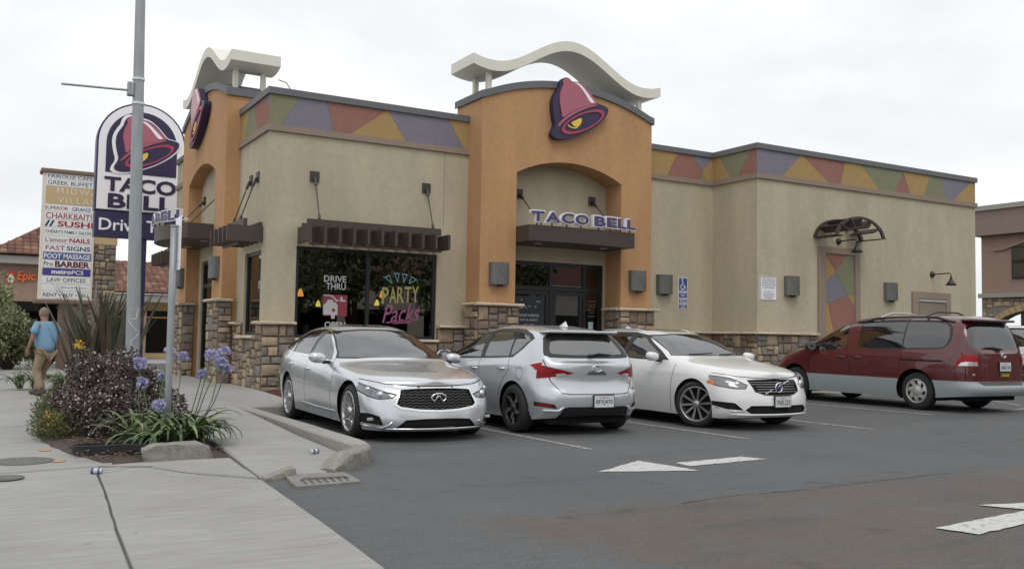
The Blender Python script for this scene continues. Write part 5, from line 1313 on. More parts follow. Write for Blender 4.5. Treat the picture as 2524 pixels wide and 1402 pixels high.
def wheel(root, x, y, r, w, rim, style, side, steer=0.0):
    """wheel with axle along Y; side=+1 outer face towards +Y"""
    M_ = Matrix.Translation((x, y, r)) @ Matrix.Rotation(steer, 4, 'Z') @ Matrix.Rotation(0 if side > 0 else math.pi, 4, 'Z')
    Rx = M_ @ Matrix.Rotation(R(-90), 4, 'X')     # lathe z -> +Y (outward)
    h = w/2; wh = bpy.data.objects.new('wheel', None); COL.objects.link(wh); wh.parent = root; wh.empty_display_size = .1
    mb = MB(); mb.lathe([(rim,-h+.01),(rim+.02,-h),(r-.035,-h+.005),(r-.008,-h+.03),(r,-h+.06),(r,h-.06),(r-.008,h-.03),(r-.035,h-.005),(rim+.02,h),(rim,h-.01)], 40, Rx); obj('tyre', mb.v, mb.f, M_tyre, wh, True, world=False)
    d = {'multi': M_alloy, 's10': M_alloy_g, 'y5': M_alloy_d, 'hub7': M_hub}[style]
    mb = MB(); mb.lathe([(rim+.004,h-.012),(rim+.002,h-.002),(rim-.012,h-.004),(rim-.02,h-.03),(rim-.03,h-.09),(rim-.03,-h+.02)], 40, Rx); obj('rim', mb.v, mb.f, d, wh, True, world=False)
    mb = MB(); mb.lathe([(.001,h-.10),(rim-.035,h-.10),(rim-.035,h-.11)], 30, Rx); obj('brake_disc', mb.v, mb.f, M_under, wh, False, world=False)
    def P(rad, ang, z): return tuple(Rx @ Vector((rad*math.cos(ang), rad*math.sin(ang), z)))
    def spoke(a, w0, w1, r0_, r1_, da=0.0, z0=-.03, z1=-.008, nm='spoke', m=None, tk=.02):
        v = []
        for z_off in (0, -tk):
            for rad, ww, aa, zz in ((r0_, w0, a, z0), (r1_, w1, a+da, z1)):
                for sg in (-1, 1): v.append(P(math.hypot(rad, ww*sg/2), aa+math.atan2(ww*sg/2, rad), h+zz+z_off))
        obj(nm, v, [(0,1,3,2),(4,6,7,5),(0,2,6,4),(1,5,7,3),(0,4,5,1),(2,3,7,6)], m or d, wh, world=False)
    if style == 'multi':
        for k in range(5):
            a = 2*math.pi*k/5+.3
            for da in (-.20, .20): spoke(a+da*.35, .026, .022, .05, rim-.01, da*.75); 
            spoke(a+.63, .02, .018, .05, rim-.01, 0)
    elif style == 's10':
        for k in range(10): spoke(2*math.pi*k/10+.1, .022, .036, .05, rim-.008)
    elif style == 'y5':
        for k in range(5):
            a = 2*math.pi*k/5+.2; spoke(a, .05, .03, .04, rim*.62, 0, m=M_alloy_g)
            for da in (-.3, .3): spoke(a, .03, .022, rim*.55, rim-.01, da*.8, m=M_alloy_g if da > 0 else M_alloy_d)
    elif style == 'hub7':
        mb = MB(); mb.lathe([(.001,h-.004),(.075,h-.006),(.085,h-.018),(rim*.55,h-.012),(rim-.006,h-.012),(rim-.004,h-.03)], 36, Rx); obj('hubcap', mb.v, mb.f, M_hub, wh, True, world=False)
        for k in range(7):
            a = 2*math.pi*k/7; v = [P(rim*.50, a-.05, h-.0095), P(rim*.86, a+.10, h-.0095), P(rim*.88, a+.52, h-.0095), P(rim*.66, a+.40, h-.0095)]
            obj('slot', v, [(0,1,2,3)], M_under, wh, world=False)
    mb = MB(); mb.lathe([(.001,h-.004),(.04,h-.006),(.055,h-.02),(.06,h-.05)], 20, Rx); obj('hub', mb.v, mb.f, d if style != 'y5' else M_alloy_d, wh, True, world=False)
    return wh

def liners(root, C, axles, r, hw):
    for x in axles:
        for g_ in (1, -1):
            mb = MB(); n = 18; v = []
            for i in range(n+1):
                a = math.pi*(-.12+1.24*i/n)
                for yy in (hw*.90, hw*.50): v.append((x+(r+.015)*math.cos(a), g_*yy, P_z+(r+.015)*math.sin(a)))
            mb.add(v, [(2*i, 2*i+1, 2*i+3, 2*i+2) for i in range(n)])
            mb.add([(x+(r+.015)*math.cos(math.pi*(-.12+1.24*i/n)), g_*hw*.50, P_z+(r+.015)*math.sin(math.pi*(-.12+1.24*i/n))) for i in range(n+1)], [tuple(range(n+1))])
            rloc(root, 'wheel_arch_liner', mb, M_under)
def interior(root, xs, zf, hw, m, dash_x, steer_y):
    for (x, ny) in xs:
        for y in ((-.36, .36) if ny == 2 else (-.42, 0, .42)):
            mb = MB(); mb.bbox(x-.27,y-.23,zf,x+.25,y+.23,zf+.16,.06); v = []
            mb.bbox(-.07,y-.23,0,.07,y+.23,.56,.06); k = len(mb.v)
            mb2 = MB(); mb2.v = [((p[0]+x-.25-.28*p[2], p[1], zf+.12+p[2]) if i >= k//2 else p) for i, p in enumerate(mb.v)]; mb2.f = mb.f
            mb2.bbox(x-.52,y-.12,zf+.67,x-.42,y+.12,zf+.86,.04); rloc(root, 'seat', mb2, m, True)
    mb = MB(); mb.bbox(dash_x-.30,-hw*.80,zf+.14,dash_x+.02,hw*.80,zf+.38,.06); rloc(root, 'dashboard', mb, M_black, True)
    ring = [(dash_x-.40+.08*math.cos(a), steer_y+.17*math.cos(a+math.pi/2), zf+.36+.15*math.sin(a+math.pi/2)) for a in [2*math.pi*i/20 for i in range(21)]]
    mb = MB(); mb.tube(ring, .015, 6); mb.tube([(dash_x-.40,steer_y-.16,zf+.36),(dash_x-.40,steer_y+.16,zf+.36)], .02, 6); rloc(root, 'steering_wheel', mb, M_black)
    mb = MB(); mb.box(-1.9,-hw*.85,zf-.12,dash_x+.3,hw*.85,zf-.06); rloc(root, 'floor', mb, M_under)
def belly(root, x0, x1, hw, z0, z1):
    mb = MB(); mb.box(x0,-hw,z0,x1,hw,z1); rloc(root, 'underbody', mb, M_under)
def door_mirror(root, C, x, z, g_, m, L=.2):
    p, n = C.side(x, z-.02, g_); y = p.y
    bm = bmesh.new(); bmesh.ops.create_icosphere(bm, subdivisions=3, radius=1)
    for v in bm.verts:
        c = v.co; q_ = lambda a, e: math.copysign(abs(a)**e, a); xx = c.x*(.09 if c.x > 0 else .03); v.co = Vector((x-.02+xx, y+g_*(.15+q_(c.y,.8)*.118), z+.045+q_(c.z,.75)*.072-.012*c.y*g_))
    mb = MB(); mb.addbm(bm); o = rloc(root, 'door_mirror', mb, m, True)
    mb = MB(); mb.bbox(x-.03,min(y-g_*.03,y+g_*.09),z-.035,x+.05,max(y-g_*.03,y+g_*.09),z+.01,.015); rloc(root, 'mirror_stalk', mb, M_black, parent=o)
    bm = bmesh.new(); bmesh.ops.create_circle(bm, cap_ends=True, segments=20, radius=1); mb = MB()
    mb.addbm(bm, Matrix.Translation((x-.048,y+g_*.15,z+.045)) @ Matrix.Rotation(R(-90), 4, 'Y') @ Matrix.Diagonal((.07,.108,1,1))); rloc(root, 'mirror_glass', mb, mat('mirror', (.35,.36,.37), .03, metal=1.0), parent=o)
def handle(root, C, x, z, g_, m, L=.19):
    p, n = C.side(x, z, g_); mb = MB(); a = []
    for i in range(7):
        t = i/6; q, nn = C.side(x-L/2+L*t, z, g_); a.append(q+Vector((0, g_*(.004+.026*math.sin(math.pi*t)**.5), 0)))
    mb.tube(a, .014, 8); rloc(root, 'door_handle', mb, m, True)
def plate(root, C, end, y0, z0, txt, tilt=0, w=.305, h=.152, extra=None):
    hitf = C.front if end == 'front' else C.rear; p, n = hitf(y0, z0); g_ = 1 if end == 'front' else -1; x = p.x+g_*.022
    t = bpy.data.objects.new('licence_plate', None); COL.objects.link(t); t.parent = root; t.empty_display_size = .05
    mb = MB(); mb.bbox(x-.012,y0-w/2-.012,z0-h/2-.012,x+.012,y0+w/2+.012,z0+h/2+.012,.003); mb.v = [(p_[0]-g_*.012, p_[1], p_[2]) for p_ in mb.v]; rloc(root, 'plate_frame', mb, M_black, parent=t)
    mb = MB(); mb.bbox(x-.004,y0-w/2,z0-h/2,x+.004,y0+w/2,z0+h/2,.002); rloc(root, 'plate_face', mb, M_plate, parent=t)
    ux = (0, g_, 0); X = x+g_*.0055
    v, f = place(text_fit(txt, w*.86, h*.48, bold=.012), (X,y0,z0-.012), ux, (0,0,1)); obj('plate_number', v, f, mat('plate_navy', (.04,.05,.11), .5), t, world=False)
    v, f = place(text_fit('California', w*.42, h*.16), (X,y0,z0+.052), ux, (0,0,1)); obj('plate_state', v, f, mat('plate_red', (.45,.05,.05), .5), t, world=False)
def rect(x0, y0, x1, y1): return [(x0,y0),(x1,y0),(x1,y1),(x0,y1)]
def mir(poly): return [(-a, b_) for a, b_ in reversed(poly)]
def grow(poly, d):
    cx = sum(p[0] for p in poly)/len(poly); cy = sum(p[1] for p in poly)/len(poly); q = []
    n = len(poly); ar = sum(poly[i][0]*poly[(i+1) % n][1]-poly[(i+1) % n][0]*poly[i][1] for i in range(n)); sg = 1 if ar > 0 else -1
    for i in range(n):
        a, b_, c = Vector(poly[i-1]), Vector(poly[i]), Vector(poly[(i+1) % n]); e0 = (b_-a).normalized(); e1 = (c-b_).normalized()
        n0 = Vector((e0.y,-e0.x))*sg; n1 = Vector((e1.y,-e1.x))*sg; o_ = (n0+n1)/max(.35, 1+n0.dot(n1)); q.append(tuple(b_+o_*d))
    return q
def chaik(p, it=2): return smooth_poly(p, it)
STD = dict(W=[(0,.94),(.12,.965),(.35,.99),(.55,1.0),(.72,.992),(.88,.975),(.95,.96),(1,.935)])

# ---------------------------------------------------------------- silver sedan (nose towards the camera)
P = dict(STD, w=1.83, xf=2.40, xr=-2.40, nf=7.0, nr=6.5, bowf=.26, bowr=.12, paint=M_silver,
    zc=[(2.40,.60),(2.34,.68),(2.2,.745),(1.9,.81),(1.5,.865),(1.15,.91),(.92,.945),(.78,1.0),(.48,1.15),(.1,1.32),(-.2,1.405),(-.55,1.44),(-1.0,1.425),(-1.35,1.36),(-1.65,1.24),(-1.9,1.13),(-2.05,1.10),(-2.3,1.085),(-2.40,.99)],
    zs=[(2.40,.59),(2.3,.635),(2.1,.69),(1.7,.765),(1.2,.83),(.6,.88),(0,.92),(-.9,.975),(-1.5,1.005),(-2.1,1.02),(-2.40,.97)],
    zb=[(2.40,.13),(1.9,.14),(1.0,.175),(0,.18),(-1.5,.19),(-2.1,.24),(-2.40,.30)],
    n=[(2.4,2.2),(1.0,2.3),(.4,3.0),(0,3.8),(-1,3.8),(-1.8,2.8),(-2.4,2.3)], tum=[(2.4,0),(.9,.0),(.3,.2),(-.2,.24),(-1.2,.24),(-2,.1),(-2.4,0)],
    XF=[(0,-.10),(.08,-.03),(.2,.0),(.45,-.015),(.7,-.05),(.88,-.10),(1,-.17)], XR=[(0,.12),(.2,.03),(.5,.0),(.8,.03),(1,.10)], tap=[(-2.4,.97),(-1,1),(.5,1),(1.6,.995),(2.4,.97)])
def make_sedan():
    C = Car(P); P_z_ = .335; global P_z; P_z = P_z_
    root = thing('silver_sedan', (0,0,0), 'silver sedan with black mesh grille, nearest car beside the curb', 'car')
    for x in (1.54, -1.31): C.both('x', circle(x, .335, .385), None, delete=True)
    dlo = [(.74,.915),(.52,1.05),(.18,1.205),(-.12,1.325),(-.5,1.368),(-.9,1.36),(-1.25,1.295),(-1.52,1.19),(-1.74,1.075),(-1.60,1.035),(-.9,1.0),(0,.955)]
    C.both('window_trim', grow(dlo, .013), M_chrome, push=-.004); fd = [p for p in dlo]
    C.both('door_window', [(.66,.94),(.49,1.04),(.18,1.185),(-.12,1.305),(-.26,1.325),(-.30,.975)], M_cglass, push=.004)
    C.both('pillar_trim', [(-.265,1.325),(-.36,1.345),(-.40,.988),(-.305,.985)], M_black, push=.002)
    C.both('door_window', [(-.365,1.345),(-.5,1.35),(-.9,1.34),(-1.13,1.30),(-1.22,1.015),(-.9,1.005),(-.405,.99)], M_cglass, push=.004)
    C.both('quarter_window', [(-1.19,1.285),(-1.25,1.275),(-1.5,1.175),(-1.67,1.085),(-1.58,1.05),(-1.27,1.02)], M_cglass, push=.004)
    C.cut('windshield_frame', 'front', [(-.78,.965),(.78,.965),(.72,1.04),(.585,1.335),(.2,1.365),(-.2,1.365),(-.585,1.335),(-.72,1.04)], M_black, flt=lambda c: c.x < .83)
    C.cut('windshield', 'front', [(-.745,.985),(.745,.985),(.70,1.045),(.572,1.322),(.2,1.352),(-.2,1.352),(-.572,1.322),(-.70,1.045)], M_cglass, push=.004, flt=lambda c: c.x < 1.0)
    C.cut('rear_window', 'rear', [(-.62,1.12),(.62,1.12),(.50,1.36),(-.50,1.36)], M_cglass_d, push=.004, flt=lambda c: c.x > -2.1)
    C.cut('sunroof', 'top', chaik([(-.15,-.42),(-.15,.42),(-1.0,.42),(-1.0,-.42)], 1), mat('sunroof_glass', (.02,.02,.022), .08, coat=1.0), push=.003)
    # front end
    gr = [(-.455,.623),(-.25,.637),(0,.641),(.25,.637),(.455,.623),(.475,.555),(.515,.460),(.47,.430),(.25,.400),(0,.390),(-.25,.400),(-.47,.430),(-.515,.460),(-.475,.555)]
    C.cut('grille_surround', 'front', grow(gr, .026), M_chrome, push=-.010); C.cut('grille', 'front', gr, M_under, push=.02)
    C.cut('lower_intake', 'front', [(-.54,.170),(.54,.170),(.42,.275),(.2,.290),(-.2,.290),(-.42,.275)], M_under, push=.03)
    for g_ in (1, -1):
        q = [(.49,.570),(.62,.600),(.80,.680),(.915,.755),(.92,.695),(.88,.615),(.80,.540),(.70,.510),(.56,.525)]; C.cut('headlight_bezel', 'front', q if g_ > 0 else mir(q), M_black, push=.002, nmin=.04); q = grow(q, -.013); C.cut('headlight', 'front', q if g_ > 0 else mir(q), M_lgrey, push=.001, nmin=.04)
        q = [(.66,.210),(.82,.230),(.90,.255),(.90,.340),(.80,.350),(.70,.315)]; C.cut('fog_light_pocket', 'front', q if g_ > 0 else mir(q), M_under, push=.02, nmin=.06)
    C.seam('front', [(-.86,.755),(-.6,.695),(-.3,.675),(0,.67),(.3,.675),(.6,.695),(.86,.755)], .010)
    for g_ in (1, -1):
        C.seam('side', [(.93,.88),(.90,.72),(.86,.45),(.84,.20)], .010, g_); C.seam('side', [(-.32,.985),(-.35,.7),(-.34,.45),(-.30,.20)], .010, g_); C.seam('side', [(-1.22,1.0),(-1.30,.85),(-1.12,.72),(-.97,.55),(-.93,.35)], .010, g_)
    C.finish(root)
    # grille mesh, emblem, lamps
    mb = MB()
    for r0_ in range(7):
        z = .405+.034*r0_; pts = []
        for i in range(25):
            y = -.48+.04*i; zz = z+(.009 if i % 2 else -.009); p, n = C.front(y, zz)
            if pip((y, zz), gr): pts.append(p+Vector((-.006,0,0)))
        if len(pts) > 2: mb.tube(pts, .0022, 4)
    rloc(root, 'grille_mesh', mb, M_alloy_g)
    mb = MB(); p, n = C.front(0, .53); x = p.x+.012
    mb.tube([(x,.095*math.cos(a),.535+.05*math.sin(a)) for a in [R(-58)+R(296)*i/26 for i in range(27)]], .011, 6)
    mb.tube([(x,.052,.495),(x,.011,.553),(x,0,.558),(x,-.011,.553),(x,-.052,.495)], .009, 6); rloc(root, 'emblem', mb, M_chrome, True)
    for g_ in (1, -1):
        for yy, zz, rr in ((.68,.575,.046),(.79,.635,.034)):
            p, n = C.front(g_*yy, zz); mb = MB(); bm = bmesh.new(); bmesh.ops.create_icosphere(bm, subdivisions=2, radius=rr); mb.addbm(bm, Matrix.Translation(p-n*.012)); rloc(root, 'headlight_lens', mb, M_lwhite, True)
        mb = MB(); a = [C.front(g_*y, z)[0]+Vector((.004,0,0)) for y, z in ((.51,.578),(.63,.61),(.77,.675),(.88,.735))]; mb.tube(a, .007, 6); rloc(root, 'running_light', mb, M_lwhite, True)
        mb = MB(); a = []
        for y, z in ((.90,.215),(.80,.195),(.66,.18),(.60,.215),(.57,.25)):
            p, n = C.front(g_*y, z); a.append(p+n*.004)
        mb.tube(a, .014, 6); rloc(root, 'fog_trim', mb, M_chrome, True)
        mb = MB(); p, n = C.front(g_*.77, .275); mb.bbox(p.x-.03,p.y-.05,.26,p.x-.005,p.y+.05,.295,.006); rloc(root, 'fog_light', mb, M_lwhite)
        door_mirror(root, C, .58, .925, g_, M_silver); handle(root, C, -.22, .80, g_, M_chrome); handle(root, C, -1.12, .845, g_, M_chrome)
        a = [C.side(x, .30+.015*(x < 0), g_)[0]+Vector((0,g_*.006,0)) for x in (1.05,.6,.2,-.2,-.55)]; mb = MB(); mb.tube(a, .010, 6); rloc(root, 'sill_trim', mb, M_silver_t)
        wheel(root, 1.54, g_*.768, .335, .235, .245, 'multi', g_); wheel(root, -1.31, g_*.768, .335, .235, .245, 'multi', g_)
    mb = MB(); a = [C.front(y, .165)[0]+Vector((.006,0,0)) for y in np.linspace(-.66,.66,21)]; mb.tube(a, .014, 6); rloc(root, 'lower_chrome_lip', mb, M_chrome, True)
    liners(root, C, (1.54,-1.31), .385, .915); belly(root, -2.0, 1.95, .62, .16, .34); interior(root, ((.0,2),(-.85,2)), .48, .9, M_seat, .74, .36)
    return root
# ---------------------------------------------------------------- silver hatchback (tail towards the camera)
PH = dict(STD, w=1.77, xf=2.165, xr=-2.165, nf=6.5, nr=6.5, bowf=.22, bowr=.17, rlim=.36, paint=M_silver2,
    zc=[(2.165,.62),(2.1,.73),(1.9,.82),(1.5,.92),(1.2,.985),(1.02,1.03),(.8,1.14),(.4,1.31),(.05,1.42),(-.35,1.47),(-.9,1.465),(-1.35,1.425),(-1.58,1.385),(-1.66,1.33),(-1.85,1.10),(-1.96,.985),(-2.05,.955),(-2.165,.90)],
    zs=[(2.165,.60),(2.0,.68),(1.6,.78),(1.0,.875),(.4,.92),(-.4,.955),(-1.1,.985),(-1.7,.99),(-2.0,.94),(-2.165,.89)],
    zb=[(2.165,.22),(1.7,.18),(0,.19),(-1.6,.20),(-2.0,.24),(-2.165,.28)],
    n=[(2.165,2.2),(1.2,2.4),(.6,3.2),(0,4.2),(-1.4,4.6),(-1.7,4.0),(-2.0,3.0),(-2.165,2.4)], tum=[(2.2,0),(1.1,0),(.4,.2),(-.2,.25),(-1.4,.27),(-1.9,.22),(-2.165,.1)],
    XF=[(0,-.10),(.1,-.02),(.4,0),(.8,-.06),(1,-.14)], XR=[(0,.10),(.1,.03),(.28,0.0),(.42,.005),(.55,.055),(.75,.085),(.9,.07),(1,.075)], tap=[(-2.2,.985),(-1,1),(1,1),(2.2,.97)])
def make_hatch(Pd, name, label, wstyle, decal=True, col=None):
    C = Car(Pd); global P_z; P_z = .325
    root = thing(name, (0,0,0), label, 'car'); body = Pd['paint']
    for x in (1.27, -1.33): C.both('x', circle(x, .325, .375), None, delete=True)
    dlo = [(.98,.96),(.70,1.10),(.35,1.24),(.0,1.345),(-.35,1.395),(-.8,1.40),(-1.1,1.385),(-1.40,1.32),(-1.52,1.27),(-1.40,1.14),(-1.22,1.025),(-.6,1.0),(.2,.975)]
    C.both('window_trim', grow(dlo, .015), M_black)
    C.both('door_window', [(.80,.985),(.66,1.085),(.35,1.215),(.0,1.32),(-.16,1.355),(-.22,1.0)], M_cglass, push=.003)
    C.both('door_window', [(-.30,1.37),(-.8,1.375),(-1.02,1.37),(-1.10,1.03),(-.34,1.005)], M_cglass, push=.003)
    C.both('quarter_window', [(-1.06,1.36),(-1.36,1.305),(-1.47,1.26),(-1.36,1.145),(-1.22,1.05),(-1.13,1.04)], M_cglass, push=.003)
    C.cut('windshield', 'front', [(-.68,1.03),(.68,1.03),(.52,1.38),(-.52,1.38)], M_cglass, push=.004, flt=lambda c: c.x < 1.15)
    rw = chaik([(-.68,1.03),(-.40,1.015),(.40,1.015),(.68,1.03),(.66,1.12),(.555,1.335),(.3,1.35),(-.3,1.35),(-.555,1.335),(-.66,1.12)], 1)
    C.cut('rear_window_frame', 'rear', rw, M_black, flt=lambda c: c.x < -1.4); C.cut('rear_window', 'rear', chaik([(-.56,1.06),(.56,1.06),(.58,1.12),(.47,1.305),(-.47,1.305),(-.58,1.12)], 1), M_cglass, push=.003, flt=lambda c: c.x < -1.4)
    for g_ in (1, -1):
        q = [(.34,.825),(.50,.79),(.78,.745),(.95,.735),(.95,.965),(.80,.945),(.62,.895)]
        C.cut('tail_light', 'rear', q if g_ > 0 else mir(q), M_lredd, push=-.004, nmin=.05); C.cut('tail_light_wrap', 'side', [(-1.70,.925),(-1.86,.96),(-2.3,.965),(-2.3,.735),(-2.0,.75)], M_lred, push=-.004, sgn=g_, nmin=.05, flt=lambda c: abs(c.y) > .72); q2 = [(.42,.80),(.55,.77),(.585,.81),(.48,.825)]; C.cut('reverse_light', 'rear', q2 if g_ > 0 else mir(q2), M_lwhite, push=-.006, nmin=.05)
        q3 = [(.58,.36),(.86,.40),(.86,.43),(.80,.445),(.62,.42)]; C.cut('reflector_bezel', 'rear', q3 if g_ > 0 else mir(q3), M_black, nmin=.05); q4 = [(.63,.385),(.78,.405),(.78,.425),(.66,.415)]; C.cut('rear_reflector', 'rear', q4 if g_ > 0 else mir(q4), M_lred, push=-.004, nmin=.05)
        q5 = [(.905,.95),(.86,.98)]
    C.cut('rear_diffuser', 'rear', [(-.58,.18),(.58,.18),(.50,.37),(.44,.385),(-.44,.385),(-.50,.37)], M_black, push=.012)
    C.cut('handle_recess', 'rear', [(-.16,.80),(.16,.80),(.12,.845),(-.12,.845)], mat('recess_grey', (.2,.2,.21), .4, metal=.4), push=.012)
    C.seam('rear', [(-.70,.99),(-.64,.72),(-.52,.565),(-.40,.55),(.40,.55),(.52,.565),(.64,.72),(.70,.99)], .011); 
    for g_ in (1, -1):
        C.seam('side', [(1.0,.93),(.98,.72),(.92,.45),(.90,.22)], .010, g_); C.seam('side', [(-.25,1.0),(-.30,.72),(-.28,.45),(-.24,.22)], .010, g_); C.seam('side', [(-1.14,1.02),(-1.20,.85),(-1.02,.66),(-.92,.45)], .010, g_)
    C.seam('side', circle(-1.48, .80, .085, 14)+[circle(-1.48, .80, .085, 14)[0]], .007, 1)
    C.finish(root)
    mb = MB(); mb.bbox(-1.78,-.56,1.35,-1.52,.56,1.385,.016); mb.v = [(p[0]-.0+(-.02 if abs(p[1]) < .3 else .05*abs(p[1])), p[1], p[2]+.02-.06*p[1]*p[1]) for p in mb.v]; rloc(root, 'roof_spoiler', mb, body, True)
    mb = MB(); mb.add([(-1.10,0,1.455),(-1.30,-.03,1.44),(-1.30,.03,1.44),(-1.28,0,1.525)], [(0,1,3),(0,3,2),(1,2,3)]); rloc(root, 'shark_fin_antenna', mb, M_whitep, True)
    mb = MB(); a = [C.rear(y, z)[0]+Vector((-.025,0,0)) for y, z in ((0,1.05),(-.15,1.075),(-.34,1.065))]; mb.tube(a, [.02,.016,.008], 6); mb.tube([C.rear(0,1.05)[0], a[0]], .025, 8); rloc(root, 'rear_wiper', mb, M_black, True)
    p, n = C.rear(0, .88); mb = MB(); x = p.x-.008
    mb.tube([(x,.07*math.cos(a),.885+.045*math.sin(a)) for a in [2*math.pi*i/24 for i in range(25)]], .008, 6); mb.tube([(x,.03*math.cos(a),.89+.038*math.sin(a)) for a in [2*math.pi*i/16 for i in range(17)]], .006, 6); mb.tube([(x,.05*math.cos(a),.905+.02*math.sin(a)) for a in [2*math.pi*i/16 for i in range(17)]], .006, 6); rloc(root, 'emblem', mb, M_chrome, True)
    if decal:
        v, f = place(text_fit('iM', .10, .035, bold=.01), (C.rear(-.60,.62)[0].x-.006,-.60,.62), (0,-1,0), (0,0,1)); obj('badge', v, f, M_chrome, root, world=False)
        plate(root, C, 'rear', -.06, .455, '8FXJ470')
        p, n = C.side(-.02, .55, 1); v, f = place(text_fit('US', .20, .20, bold=.02), (-.05,p.y+.006,.55), (-1,0,0), (0,0,1)); obj('door_decal', v, f, M_txt, root, world=False)
        p, n = C.side(.52, .72, 1); v, f = place(text_fit('K', .12, .12, bold=.03, shear=.2), (.40,p.y+.005,.70), (-1,0,0), (0,0,1)); obj('door_decal', v, f, M_txt, root, world=False)
        v, f = place(text_fit('.com', .12, .03, bold=.02), (-.08,p.y+.006,.41), (-1,0,0), (0,0,1)); obj('door_decal', v, f, M_txt, root, world=False)
    mb = MB(); mb.tube([(-2.05,-.48,.235),(-2.13,-.48,.235)], .032, 14); rloc(root, 'exhaust_tip', mb, M_alloy_d)
    mb = MB(); mb.bbox(-2.13,-.80,.20,-2.0,-.60,.36,.03); 
    for g_ in (1, -1):
        door_mirror(root, C, .76, .96, g_, body); handle(root, C, -.13, .83, g_, M_chrome if decal else body); handle(root, C, -1.0, .855, g_, M_chrome if decal else body)
        wheel(root, 1.27, g_*.765, .325, .225, .225, wstyle, g_); wheel(root, -1.33, g_*.765, .325, .225, .225, wstyle, g_)
        mb = MB(); a = [C.rear(g_*y, z)[0]+Vector((-.004,0,0)) for y, z in ((.84,.31),(.70,.335),(.56,.33),(.50,.385))]; mb.tube(a, [.012,.022,.022,.012], 6); rloc(root, 'bumper_accent', mb, body, True)
    liners(root, C, (1.27,-1.33), .375, .885); belly(root, -1.9, 1.8, .60, .15, .34); interior(root, ((.35,2),(-.55,2)), .54, .87, M_seat, 1.05, .36)
    return root

# ---------------------------------------------------------------- white wagon (nose towards the camera)
PW = dict(STD, w=1.87, xf=2.315, xr=-2.315, nf=7.0, nr=6.5, bowf=.26, bowr=.12, paint=M_whitep,
    zc=[(2.315,.66),(2.26,.76),(2.1,.83),(1.8,.90),(1.4,.96),(1.05,1.01),(.9,1.045),(.7,1.14),(.3,1.315),(-.05,1.42),(-.45,1.475),(-1.0,1.475),(-1.5,1.43),(-1.75,1.375),(-1.85,1.31),(-2.05,1.10),(-2.15,1.0),(-2.315,.92)],
    zs=[(2.315,.64),(2.2,.70),(1.9,.77),(1.4,.86),(.8,.92),(0,.955),(-1,.99),(-1.8,1.01),(-2.15,.97),(-2.315,.9)],
    zb=[(2.315,.20),(1.8,.17),(0,.18),(-1.6,.2),(-2.315,.28)],
    n=[(2.315,2.2),(1.1,2.4),(.5,3.2),(0,4.0),(-1.5,4.2),(-2.0,3.2),(-2.315,2.4)], tum=[(2.3,0),(1.0,0),(.4,.22),(-.2,.26),(-1.6,.28),(-2.0,.2),(-2.315,.1)],
    XF=[(0,-.08),(.08,-.01),(.2,.0),(.45,-.01),(.7,-.05),(.88,-.10),(1,-.17)], XR=[(0,.08),(.3,0),(.7,.03),(1,.08)], tap=[(-2.3,.97),(-1,1),(1,1),(2.3,.965)])
